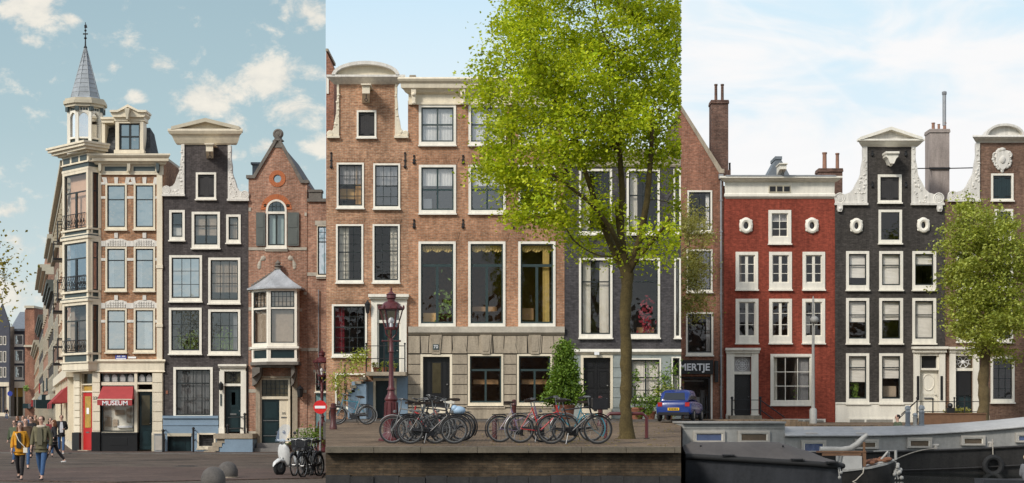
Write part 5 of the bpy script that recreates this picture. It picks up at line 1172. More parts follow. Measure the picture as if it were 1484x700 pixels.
b.door(1384.3, 538, 1408.9, 602, 'door_green', panels=((.1, .55, .9, .72), (.1, .76, .9, .95)), hole=False); m = b.mb(); m.pb(1386, 539, 1407, 573, .05, .14); b.put('dark_doorway', m, 'black_paint')
# ================================================================== houses further down the shopping street
def zst(D): return -1.83 if D < 90 else -1.83+(D-90)*.0070        # the street climbs towards a bridge
X0s, D0s = -22.1+3.62-3.62, 80.
far = [('tall cream and brown brick house next after the corner house in the narrow street', 113.2, 128, 13.6, 'brick_dun', 1.), ('dark brick house two doors down the narrow shopping street', 128.3, 150, 11.6, 'brick_soot', .6),
       ('tall gabled brick house with hoist beam halfway down the narrow street', 150.3, 178, 14.6, 'brick_rose', 1.3), ('dark brown brick house far down the narrow street', 178.3, 212, 11.5, 'brick_charcoal', .6), ('low orange brick house beside the bridge end of the street', 212.3, 262, 10., 'brick_orange', .9)]
qx = corner.root.location.x+Q.x; qy = 80+Q.y
for k, (lab, d0, d1, h, mat, ov) in enumerate(far):
    z0 = zst((d0+d1)/2)-.3; o = thing('street_house', lab, 'house', (qx+sd.x/sd.y*(d0-qy), d0, z0), 0, 'houses along the shopping street')
    L_ = (d1-d0)/sd.y; O = Vector((0, 0, 0)); m = MB()
    onface(m, O, sd, sn, 0, L_, 0, h-.3, -8, 0); obj('wall', m, mat, o)
    m = MB()
    for i in range(3): onface(m, O, sd, sn, -.02, L_+.02, h-.3+i*.3, h+i*.3, -8, .25+.25*i*ov)
    obj('cornice', m, 'cream_dark' if k % 2 == 0 else 'shutter_grey', o)
    if k in (0, 2):
        m = MB(); onface(m, O, sd, sn, L_*.25, L_*.75, h+.6, h+2.4, -4, .05); onface(m, O, sd, sn, L_*.48, L_*.52, h+1.4, h+1.65, 0, .5); obj('gable', m, mat, o)
    n = max(3, int(L_/4)); nf = 3
    for f_ in range(nf+1):
        for i in range(n):
            a = (i+.25)*L_/n; w = L_/n*.5; zb = .6+f_*(h-1)/(nf+1); hh = (h-1)/(nf+1)*.62; m = MB(); dd = .06
            onface(m, O, sd, sn, a, a+.16, zb, zb+hh, -.1, dd); onface(m, O, sd, sn, a+w-.16, a+w, zb, zb+hh, -.1, dd); onface(m, O, sd, sn, a+.16, a+w-.16, zb+hh-.16, zb+hh, -.1, dd); onface(m, O, sd, sn, a-.1, a+w+.1, zb-.12, zb+.08, -.1, dd+.1)
            wn = obj('window', m, 'cream_dark', o); m = MB(); onface(m, O, sd, sn, a+.16, a+w-.16, zb+.08, zb+hh-.16, .0, .05); obj('pane', m, 'door_glass', wn)
    m = MB(); onface(m, O, sd, sn, 0, L_, 2.9, 3.3, 0, .6+.3*(k % 2)); obj('shop_cornice', m, ('cream_dark', 'door_green', 'shutter_grey')[k % 3], o)
    if k < 3:
        m = MB(); onface(m, O, sd, sn, 1, 3.2, 2.3, 2.9, .3, 1.5); onface(m, O, sd, sn, 1.2, 3, 3.5, 4.4, .7, .8); obj('shop_sign', m, ('door_green', 'slate_green', 'awning_red')[k], o)
# frontal houses closing the street
b = Building('end_house', 'slate blue brick house closing the street with pale shop front', 26, 604, 300., 'house', 'houses at the end of the street')
plain('slate_blue', (.07, .075, .095), .8, .2, 1)
for y0, y1 in ((485, 501), (507, 525), (530, 549)):
    b.win(20.5, y0, 33.8, y1, fr=1.5, v=(.5,), h=(.5,), sw=.3, mw=.3, pane='pane_sky')
b.slab('wall', 'slate_blue', [(14, 556), (37, 556), (37, 478), (14, 478)], .6)
m = b.mb(); m.add([b.L(14, 479, -.3), b.L(38, 479, -.3), b.L(36, 448, 8), b.L(10, 448, 8)], [(0, 1, 2, 3)]); m.pb(13, 476.5, 38, 480, -.5, .5); b.put('roof', m, 'lead_dark')
b.bx('shop_front', 'cream', [(14, 553, 37, 562, -.5, .3), (13.8, 562, 18, 604, -.3, .3), (34, 562, 37, 604, -.3, .3), (24.5, 562, 26, 604, -.2, .3)]); b.bx('shop_window', 'door_glass_gold', [(18, 562, 34, 575, .0, .2)]); b.bx('shop_interior', 'door_glass', [(18, 575, 34, 604, .0, .2)])
b.rooms(15, 36, (480, 503, 527, 553), 3)
b = Building('end_house', 'slate blue gable house with rows of white windows behind the autumn branches', 2, 604, 296., 'house', 'houses at the end of the street')
for x0 in (-6, -.5, 5):
    for y0, y1 in ((487, 500), (509, 525), (532, 547)): b.win(x0, y0, x0+4, y1, fr=.7, v=(), h=(.5,), sw=.3, mw=.3, sill=None)
    b.hole(x0, 562, x0+4, 603)
b.slab('wall', 'slate_blue', [(-12, 604), (13.5, 604), (13.5, 470), (3, 440), (-12, 470)], .6); b.bx('shop_front', 'cream', [(-12, 554, 13.4, 560, -.4, .1), (-12, 598, 13.4, 604, -.3, .1), (10, 560, 13.4, 598, -.2, .1), (-6, 560, -4, 598, -.2, .1)])
b.bx('interior', 'interior', [(-11, 472, 13, 604, 3, 3.2)])
b = Building('end_house', 'tall narrow red brown brick house wedged at the far end of the street', 42, 604, 290., 'house', 'houses at the end of the street')
b.slab('wall', 'brick_gable', [(36, 604), (50, 604), (50, 446), (38, 446), (36, 450)], 6.); b.bx('cornice', 'cream_dark', [(36, 500, 50, 503, -.6, .1), (36, 443, 50, 446.5, -.3, 6)]); b.bx('awning', 'door_green', [(39, 585, 47, 592, -2.5, .0)])
m = b.mb()
for _ in range(26): m.ball(b.L(40.2+random.gauss(0, 1.3), 563+random.gauss(0, 2), -1+random.gauss(0, .15)), random.uniform(.1, .22), 6, 4)
b.put('flower_basket', m, 'houseplant')
m = b.mb(); m.lathe([(1.1, -.05), (1.1, .05)], (0, 0, 0), 18)
o = thing('blue_round_sign', 'small round blue traffic sign on a post at the far end of the street', 'traffic sign', P(14.5, 606, 270)); m = MB(); m.tube([(0, .04, 0), (0, .04, 4.2)], .06, 6); obj('post', m, 'grey_metal', o)
m = MB(); m.tube([(0, -.05, 4.), (0, -.0, 4.)], .42, 16); obj('disc', m, 'sign_blue', o)

# ================================================================== ground, quays and water
def sheet(name, rows, mat):
    """rows: list of (list of (x,y,z)) across; a quad strip surface"""
    n = len(rows[0]); m = MB(); m.add([p for r in rows for p in r], [(i*n+k, i*n+k+1, (i+1)*n+k+1, (i+1)*n+k) for i in range(len(rows)-1) for k in range(n-1)])
    o = obj(name, m, mat); o['kind'] = 'structure'; return o
plain('ground_mat', (.12, .11, .09), .9, .3, .05, bmp=0); plain('water_mat', (.012, .014, .011), .06, .3, .3, spec=.5, bmp=.25)
m = MB(); m.quad((-3000, -3000, -2.9), (3000, -3000, -2.9), (3000, 3000, -2.9), (-3000, 3000, -2.9)); tag(obj('ground', m, 'ground_mat'), kind='structure')
kL, kR = (472-CX)/F, (987-CX)/F            # plan slopes of the two splayed quay corners
def zq(D): return -.2-(70.6-D)*.02296
# left street: carriageway, kerb, pavement
sheet('street', [[(x, D, zst(D)) for x in (-120, -60, kL*D if D < 70.6 else -7.9)] for D in (39, 50, 62, 70.6, 76, 79)] + [[(x, D, zst(D)) for x in (-120, -60, -7.9)] for D in (90, 120, 180, 260, 320)], 'paving_dark')
plain('coping_dark', (.13, .11, .08), .9, .35, 2, bmp=.4); plain('kerb_dark', (.12, .11, .10), .85, .25, 2)
def pave(name, pts, z0, z1, mat): m = MB(); m.prismz(pts, z0, z1); return tag(obj(name, m, mat), kind='structure')
pave('pavement', [(-26.6, 78.4), (-21.2, 76.2), (-19, 76), (-8.1, 75.2), (-7.95, 81), (-27.2, 84)], -2., -1.80, 'paving_red')
pave('kerb', [(-26.9, 78.2), (-21.2, 75.9), (-19, 75.75), (-8.05, 74.95), (-8.1, 75.2), (-19, 76), (-21.2, 76.2), (-26.6, 78.4)], -2., -1.77, 'kerb_dark')
pave('pavement', [(-17.5, 46), (-10.5, 44), (-5.4, 47), (-6.0, 54), (-14, 57), (-17.6, 51)], -1.9, -1.80, 'paving_red')
# middle quay
top = [(42.2, zq(42.2)), (50, zq(50)), (60, zq(60)), (66.5, zq(66.5))]
sheet('quay_street', [[(kL*D, D, z), ((kL+kR)/2*D, D, z), (kR*D, D, z)] for D, z in top], 'paving_brick')
z66 = zq(66.5)+.07; pave('pavement', [(kL*66.6, 66.6), (11.5, 66.6), (11.5, 71.2), (kL*70.5, 71.2)], -1., z66, 'paving_brick'); pave('kerb', [(kL*66.3, 66.3), (kR*66.3, 66.3), (kR*66.6, 66.6), (kL*66.6, 66.6)], -1., z66+.012, 'kerb_stone')
pave('kerb', [(kL*65.9, 65.0), (kR*65.9, 65.0), (kR*65.9, 65.25), (kL*65.9, 65.25)], -1., zq(65.0)+.02, 'kerb_dark')
pave('pavement', [(kR*66.4, 64.2), (11.5, 64.2), (11.5, 66.55), (kR*66.4, 66.55)], -3, zq(66)+.01, 'paving_brick')
m = MB(); m.add([(kL*42.2, 42.2, zq(42.2)-.1), (kR*42.2, 42.2, zq(42.2)-.1), (kR*42.2, 42.2, -4), (kL*42.2, 42.2, -4), (kL*42.4, 42.6, zq(42.2)-.1), (kR*42.4, 42.6, zq(42.2)-.1)], [(0, 1, 2, 3), (0, 4, 5, 1)])
for kk in (kL, kR): m.add([(kk*42.2, 42.2, zq(42.2)-.1), (kk*66.5, 66.5, zq(66.5)-.04), (kk*66.5, 66.5, -4), (kk*42.2, 42.2, -4)], [(0, 1, 2, 3)])
qw = tag(obj('quay_wall', m, 'quay_brick'), 'dark weathered brick canal wall below the paved quay', 'quay wall')
cop = MB(); x = kL*42.05
while x < kR*42.05-.1:
    e = min(x+random.uniform(1.1, 1.5), kR*42.05); cop.box(x, e-.012, 41.95, 42.5, zq(42.2)-.13, zq(42.2)+.012+random.random()*.008); x = e
obj('coping', cop, 'coping_dark', qw)
m = MB(); x = kL*41.9
while x < kR*41.9-.05:
    e = min(x+random.uniform(.5, .9), kR*41.9); m.box(x, e-.01, 41.86+random.random()*.05, 42.3, -4, -1.60+random.random()*.05); x = e
obj('wet_footing', m, 'boat_black', qw)
# right quay
pave('quay_street', [(11.5, 64.2), (120, 64.2), (120, 84.9), (7.21, 86.2), (7.21, 71.2), (11.5, 71.2)], -3, -.43, 'paving_brick')
m = MB(); m.quad((-120, -60, -2.12), (120, -60, -2.12), (120, 66, -2.12), (-120, 66, -2.12)); tag(obj('canal_water', m, 'water_mat'), kind='structure')
m = MB(); m.box(-120, kL*39, 38.4, 39, -4, -1.80); tag(obj('kerb', m, 'kerb_stone'), kind='structure')
m = MB(); m.box(-400, 400, -70, -28, -4, -.6); tag(obj('ground', m, 'paving_brick'), kind='structure')
x = -24.
for k, (wd, h, mat, lab) in enumerate(((7, 13, 'brick_brown', 'brown'), (6, 15, 'brick_soot', 'black'), (8, 12, 'brick_worn', 'worn brick'), (6.5, 14.5, 'brick_orange', 'orange'), (7.5, 13, 'brick_gable', 'red brown'), (6, 12, 'brick_dun', 'dun'), (8, 14, 'brick_rose', 'rose'), (7, 12.5, 'brick_charcoal', 'charcoal'), (8, 14, 'brick_brown', 'brown stepped'), (9, 12, 'brick_worn', 'worn'), (8, 13.5, 'brick_orange', 'pale orange'))):
    o = thing('opposite_house', lab+' house across the canal, mirrored in the panes', 'house', (x+wd/2, -40, -.6), 0, 'houses across the canal'); m = MB(); a = wd/2-.02
    m.prism([(-a, 0), (a, 0), (a, h-3), (a*.5, h-2.6), (a*.4, h), (-a*.4, h), (-a*.5, h-2.6), (-a, h-3)], -8, 0); obj('wall', m, mat, o)
    for i in range(3):
        for j in range(3): m = MB(); xc = (i-1)*wd*.3; m.box(xc-.75, xc+.75, -.1, .06, 1+j*3.1, 3.2+j*3.1); w = obj('window', m, 'white', o); m = MB(); m.box(xc-.6, xc+.6, 0, .08, 1.15+j*3.1, 3.05+j*3.1); obj('pane', m, 'black_paint', w)
    x += wd

m = MB()
for _ in range(420):
    D = random.uniform(42.8, 66); px = random.gauss(880, 120)
    if not 478 < px < 980: continue
    x = (px-CX)*D/F; z = zq(D)+.012; a = random.uniform(0, 3.14); r = random.uniform(.03, .06); c, s_ = r*math.cos(a), r*math.sin(a); m.quad((x-c, D-s_, z), (x+s_*.6, D-c*.6, z+.012), (x+c, D+s_, z), (x-s_*.6, D+c*.6, z+.008))
tag(obj('fallen_leaves', m, 'leaf_autumn', fix=False), 'scattered dry leaves lying on the brick quay', kind='stuff')
for lab, px, D, z in (('round iron manhole cover in the shopping street before the blue base', 270, 58, -1.83), ('round iron manhole cover in the quay paving between the bike clusters', 700, 55, zq(55))):
    o = thing('manhole_cover', lab, 'manhole cover', Vector(((px-CX)*D/F, D, z+.002)), 0, 'iron manhole covers'); m = MB(); m.lathe([(.34, 0), (.34, .012), (.3, .014), (.3, .008), (.02, .01)], (0, 0, 0), 20); obj('cover', m, 'iron', o); m = MB(); m.lathe([(.4, 0), (.4, .008), (.345, .008), (.345, 0)], (0, 0, 0), 20); obj('rim', m, 'kerb_stone', o)
# ================================================================== trees
def tree(name, label, base, trunk, rad, centres, leafmat_, bark, leaf=(.11, .07), per=200, spread=(.42, .42, .17), r_twig=.008, clip=None, up=.6, group=None, cat='tree', droop=.25, limbs=()):
    o = thing(name, label, cat, base, 0, group); base = Vector(base)
    nodes = [Vector(p)-base for p in trunk]; par = [i-1 for i in range(len(nodes))]; nt1 = len(nodes); rad = list(rad)
    for st_, ps_, rs_ in limbs:
        pv = st_
        for p_, r_ in zip(ps_, rs_): nodes.append(Vector(p_)-base); par.append(pv); rad.append(r_); pv = len(nodes)-1
    nt0 = len(nodes)
    top = nodes[nt1-1]; low = max(2, nt1//2)
    cs = sorted([Vector(c)-base for c in centres], key=lambda c: (c-top).length)
    tips = []
    for c in cs:
        best, bi = 1e9, low
        for i in range(low, len(nodes)):
            d = c-nodes[i]; L_ = d.length
            cost = L_*(1+.6*max(0, -d.z/(L_+1e-6)+.1)) + .12*(nodes[i]-top).length
            if cost < best: best, bi = cost, i
        a = nodes[bi]; d = c-a; k = max(2, min(6, int(d.length/.5))); p_ = bi
        side = Vector((random.gauss(0, 1), random.gauss(0, 1), random.gauss(0, .4)))*.06*d.length
        for j in range(1, k+1):
            t = j/k; q = a+d*t+side*math.sin(t*math.pi)+Vector((0, 0, -.10*d.length*math.sin(t*math.pi)*(1 if d.z > 0 else -.5)))
            nodes.append(q); par.append(p_); p_ = len(nodes)-1
        tips.append(p_)
    cnt = [0]*len(nodes); kids = [[] for _ in nodes]
    for i, p in enumerate(par):
        if p >= 0: kids[p].append(i)
    for i in range(len(nodes)-1, -1, -1):
        cnt[i] = max(1, sum(cnt[k] for k in kids[i]))
    R_ = [max(r_twig, r_twig*cnt[i]**.56) for i in range(len(nodes))]
    for i in range(nt0): R_[i] = rad[i]
    for i in range(nt0, len(nodes)): R_[i] = min(R_[i], R_[par[i]]*.95)
    m = MB(); tw_ = [Vector(q) for q in nodes[:nt1]]; tt, rr2 = [], []
    for i in range(nt1-1):
        k = max(1, int((tw_[i+1]-tw_[i]).length/.22))
        for j in range(k): t = j/k; tt.append(tw_[i].lerp(tw_[i+1], t)+Vector((random.gauss(0, .016), random.gauss(0, .016), 0))); rr2.append((R_[i]*(1-t)+R_[i+1]*t)*random.uniform(.86, 1.12))
    tt.append(tw_[-1]); rr2.append(R_[nt1-1]); m.tube(tt, rr2, 14); off_ = nt1
    for st_, ps_, rs_ in limbs: m.tube([nodes[st_]]+nodes[off_:off_+len(ps_)], [R_[off_]*1.15]+R_[off_:off_+len(ps_)], 9); off_ += len(ps_)
    for i in range(nt0, len(nodes)):
        if par[i] < nt0 or kids[par[i]][0] != i:
            ch = [par[i], i]
            while kids[ch[-1]]: ch.append(kids[ch[-1]][0])
            m.tube([nodes[k] for k in ch], [min(R_[ch[1]], R_[ch[0]])]+[R_[k] for k in ch[1:]], 7 if R_[ch[1]] > .03 else 5)
    tr = obj('trunk', m, bark, o, True, fix=False)
    V = []
    for c in cs:
        n = int(per*random.uniform(.35, 1.5)); pos = rng.normal(size=(n, 3))*np.array(spread)*random.uniform(.7, 1.25)
        r2 = np.hypot(pos[:, 0], pos[:, 1]); pos[:, 2] -= droop*r2**1.5; pos += np.array(c); V.append(pos)
    ctr = np.concatenate(V)
    if clip is not None: ctr = ctr[clip(ctr+np.array(base))]
    n = len(ctr); nor = rng.normal(size=(n, 3)); nor[:, 2] = np.abs(nor[:, 2])+up; nor /= np.linalg.norm(nor, axis=1)[:, None]
    t = np.cross(nor, rng.normal(size=(n, 3))); t /= np.linalg.norm(t, axis=1)[:, None]+1e-9; bt = np.cross(nor, t)
    sz = rng.uniform(.65, 1.3, size=(n, 1)); l, w = leaf
    a = ctr-t*l*sz*.5; c2 = ctr+t*l*sz*.5-nor*l*.12; e = ctr+bt*w*sz*.5+nor*w*.12; f = ctr-bt*w*sz*.5+nor*w*.12
    vs = np.stack([a, e, c2, f], 1).reshape(-1, 3); me = bpy.data.meshes.new('crown')
    me.vertices.add(4*n); me.vertices.foreach_set('co', vs.ravel().astype(np.float32)); me.loops.add(4*n); me.loops.foreach_set('vertex_index', np.arange(4*n, dtype=np.int32))
    me.polygons.add(n); me.polygons.foreach_set('loop_start', np.arange(0, 4*n, 4, dtype=np.int32)); me.polygons.foreach_set('loop_total', np.full(n, 4, np.int32)); me.update(); me.validate()
    me.materials.append(M(leafmat_)); link(bpy.data.objects.new('crown', me), o); return o
def crown_points(poly, D, depth, n, gap=None, sp=.34):
    out = []; xs = [p[0] for p in poly]; ys = [p[1] for p in poly]; k = 0
    while len(out) < n and k < n*60:
        k += 1; x, y = random.uniform(min(xs), max(xs)), random.uniform(min(ys), max(ys))
        if not pip((x, y), poly): continue
        if gap and random.random() < gap(x, y): continue
        xm, w = (min(xs)+max(xs))/2, (max(xs)-min(xs))/2; t = math.sqrt(max(.05, 1-((x-xm)/w)**2))
        d = D+random.uniform(-1, 1)*depth*t; s_ = d/D
        q = P(CX+(x-CX), y, D); q = Vector((q.x, d, q.z))
        if all((q-o).length > sp for o in out): out.append(q)
    return out
# lime green elm on the quay
DT = 48.
poly = [(755, -30), (738, 20), (722, 55), (712, 100), (700, 140), (712, 172), (718, 200), (706, 232), (726, 258), (750, 285), (748, 306), (770, 312), (795, 306), (818, 334), (836, 362), (866, 352), (888, 366), (915, 368), (950, 372), (985, 355), (985, -60), (850, -75)]
def gapf(x, y):
    g = 0.
    if y > 215: g = .4+.45*min(1, (y-215)/90)
    if 825 < x and 232 < y < 350: g = .9
    if y > 300 and x < 850: g = .5
    if y < 40: g = max(g, .1)
    return g
pts = crown_points(poly, DT, 2.6, 205, gapf, .56)
for x, y in ((985, 20), (984, 70), (986, 120), (984, 170), (985, 215), (980, 262), (983, 300), (712, 92), (698, 150), (715, 215), (704, 240), (748, 312), (762, 308), (845, 360), (815, 322), (905, 372), (960, 370), (985, 350), (708, 120), (728, 245)): pts.append(P(x, y, DT+random.uniform(-.6, .6)))
tb = P(908, 634.5, DT); tb.z = zq(DT)
tk = [tb+Vector((0, 0, -.1)), tb+Vector((0, 0, .12)), P(907, 600, DT), P(908, 540, DT), P(906, 480, DT), P(907, 430, DT), P(909, 398, DT), P(904, 372, DT), P(899, 340, DT), P(896, 300, DT)]
tree('elm_tree', 'mossy trunked elm with bright lime green crown on the quay', tb, tk, [.31, .235, .185, .17, .16, .165, .19, .14, .115, .09], pts, 'leaf_lime', 'bark_moss', (.112, .085), 310, (.34, .34, .2), .010, lambda c: c[:, 0]*F/c[:, 1]+CX < 986.3, .55, limbs=((6, [P(916, 380, DT-.2), P(928, 345, DT-.5), P(938, 290, DT-.8), P(944, 220, DT-.9), P(946, 160, DT-.8)], [.12, .105, .09, .07, .05]), (6, [P(893, 372, DT+.2), P(878, 335, DT+.5), P(862, 290, DT+.8), P(842, 230, DT+1.0), P(828, 170, DT+1.)], [.11, .10, .085, .065, .045]), (8, [P(902, 280, DT-.2), P(898, 220, DT-.3), P(890, 160, DT-.2), P(880, 90, DT)], [.09, .075, .06, .045]), (7, [P(885, 330, DT-.6), P(858, 296, DT-1.0), P(815, 262, DT-1.3), P(775, 240, DT-1.4)], [.075, .06, .048, .035]), (6, [P(925, 372, DT-.5), P(950, 345, DT-.9), P(972, 315, DT-1.2)], [.07, .05, .035])))
# tree in front of the dun house
D2 = 79.
poly = [(1406, 292), (1396, 308), (1380, 322), (1374, 350), (1382, 375), (1378, 400), (1384, 430), (1390, 455), (1388, 480), (1404, 496), (1418, 504), (1440, 512), (1460, 506), (1480, 485), (1490, 400), (1484, 345), (1468, 322), (1450, 312), (1432, 325), (1416, 300)]
pts = crown_points(poly, D2, 2.2, 180, lambda x, y: .35 if y > 470 else .08)
for x, y in ((1404, 290), (1374, 330), (1370, 352), (1374, 402), (1389, 472), (1412, 508), (1462, 515), (1392, 300), (1445, 303)): pts.append(P(x, y, D2))
tb = P(1424, 611, D2); tb.z = -.43
tree('street_tree', 'yellow green leafy tree before the dun brick house by the boats', tb, [tb+Vector((0, 0, -.1)), tb+Vector((0, 0, .3)), P(1426, 580, D2), P(1425, 550, D2), P(1428, 520, D2), P(1430, 490, D2), P(1434, 450, D2), P(1437, 400, D2)], [.36, .28, .25, .24, .21, .18, .13, .08], pts, 'leaf_olive', 'bark', (.15, .10), 165, (.36, .36, .2), .011, None, .5)
# willowy tree peeping round the corner of the dark house
D3 = 82.5
pts = [P(x, y, D3+random.uniform(-.8, .8)) for x, y in [(random.gauss(1004, 10), random.uniform(310, 448)) for _ in range(50)] + [(random.uniform(985, 1000), random.uniform(285, 330)) for _ in range(8)] if x > 985]
tb = Vector((8.4, D3, -.43))
tree('willow_tree', 'sparse yellowing willow peeping round the corner of the charcoal house', tb, [tb, P(978, 560, D3), P(980, 500, D3), P(983, 440, D3), P(986, 400, D3)], [.2, .17, .15, .12, .08], pts, 'leaf_willow', 'bark_dark', (.17, .06), 100, (.30, .3, .32), .008, None, .1, droop=.5)
# branches of a tree just outside the left edge
D4 = 60.
pts = [P(x, y, D4+random.uniform(-1, 1)) for x, y in [(random.uniform(-50, 0), random.uniform(335, 460)) for _ in range(26)] + [(2, 350), (7, 372), (4, 392), (8, 412), (2, 430), (14, 396)]]
tb = P(-48, 673, D4); tb.z = -1.83
tree('street_tree', 'thinning autumn tree whose branches reach in over the shopping street', tb, [tb, P(-47, 600, D4), P(-46, 520, D4), P(-42, 470, D4), P(-38, 440, D4), P(-30, 410, D4)], [.25, .22, .2, .17, .13, .08], pts, 'leaf_autumn', 'bark_dark', (.15, .10), 34, (.42, .42, .25), .009, None, .3)
# clipped conical bush in front of the stone ground floor
D5 = 67.5; bb = P(818, 608, D5); bb.z = z66; pts = []
for _ in range(190):
    t = random.random()**.62; y = 500+t*82; w = 2+23*t; a = random.uniform(0, 6.28); r = w*math.sqrt(random.random())
    q = P(818+r*math.cos(a), y, D5); pts.append(Vector((q.x, D5+r*math.sin(a)/36, q.z)))
pts = sorted(pts, key=lambda p: p.z); bu = tree('conical_shrub', 'clipped conical green shrub between the stone house and black double door', bb, [bb, P(818, 590, D5), P(818, 560, D5), P(818, 530, D5)], [.06, .05, .04, .02], pts, 'leaf_bush', 'bark_dark', (.12, .07), 95, (.16, .16, .12), .006, None, .2, cat='shrub', droop=0)
m = MB(); m.lathe([(.3, 0), (.36, .1), (.42, .5), (.45, .52), (.45, .6), (.38, .6), (.38, .52)], (0, 0, 0), 16); obj('pot', m, 'terracotta', bu)
def plant(name, label, px, py, D, w, h, n, lm, pot=None, seed=0, cat='potted plant', group=None, leaf=(.13, .06), z=None, stems=True, per=30):
    base = P(px, py, D)
    if z is not None: base.z = z
    cs = []
    for _ in range(n):
        t = random.random(); cs.append(base+Vector((random.gauss(0, w*.3), random.gauss(0, w*.22), h*(.25+.75*t))))
    tk = [base, base+Vector((0, 0, h*.12)), base+Vector((.02, 0, h*.25)), base+Vector((.0, 0, h*.4))]
    o = tree(name, label, base, tk, [.02, .018, .015, .01], cs, lm, 'bark_dark', leaf, per, (w*.16, w*.16, h*.1), .004, None, .3, group, cat, .2)
    if pot:
        m = MB(); r = pot; m.lathe([(r*.7, -.02), (r*.85, r*.9), (r, r*1.3), (r*1.05, r*1.35), (r*1.05, r*1.55), (r*.85, r*1.55), (r*.85, r*1.3)], (0, 0, 0), 14); obj('pot', m, 'terracotta', o)
    return o
DP = 68.6
plant('climbing_plant', 'tall leafy climber by the window of the charcoal house', 963, 604, 69.4, .95, 2.3, 26, 'leaf_bush', None, cat='climber', z=z66, per=34)
plant('potted_plant', 'broad leafy potted plant under the pale sash window', 943, 604, DP, 1.0, .95, 24, 'leaf_bush', .22, z=z66)
plant('potted_plant', 'slim plant in a large terracotta pot beside the elm trunk', 923, 604, DP, .4, 1.9, 12, 'leaf_bush', .32, z=z66)
plant('potted_plant', 'bushy yellow green plant by the railing end of the charcoal house', 969, 606, DP, .6, 1.3, 18, 'leaf_olive', .2, z=z66)
for i, px in enumerate((545, 557, 569)):
    pz = P(px, 540, DM-.9).z
    plant('potted_plant', ('potted plant on the stoop rail end by the climbing shrub', 'middle one of three potted plants on the stoop', 'potted plant on the stoop closest to the stone ground floor')[i], px, 540, DM-.9, .3, .42, 8, 'leaf_olive', .14, group='pots on the stoop', z=pz, leaf=(.09, .04), per=24)
base = P(500, 600, DM-1.5); base.z = z66
cs = [P(px, py, DM-1.5+random.uniform(-.2, .2)) for px, py in ((522, 512), (515, 518), (520, 525), (508, 530), (526, 517), (512, 538), (500, 541), (492, 546), (484, 552), (503, 548), (495, 556), (488, 562), (500, 565), (516, 530), (527, 508), (508, 520), (480, 545), (497, 575))]
tree('climbing_plant', 'rambling shrub climbing the stair rail of the arched gable house', base, [base, P(500, 585, DM-1.5), P(501, 570, DM-1.5), P(503, 556, DM-1.5)], [.03, .028, .025, .02], cs, 'leaf_olive', 'bark_dark', (.12, .06), 60, (.2, .16, .14), .005, None, .2, None, 'climber')
plant('shrub', 'green shrub behind the parked bicycles beside the oriel house steps', 448, 645, 76.5, 1.4, 1.1, 30, 'leaf_bush', None, cat='shrub', z=-1.8)
for i, (px, py) in enumerate(((1388, 611), (1402, 611))): plant('potted_plant', ('dry brown potted plant at the open green door', 'straggling potted plant beside the street tree')[i], px, py, 84.2, .6, .7, 12, 'leaf_willow', .18, group='pots at the green door', z=-.43)
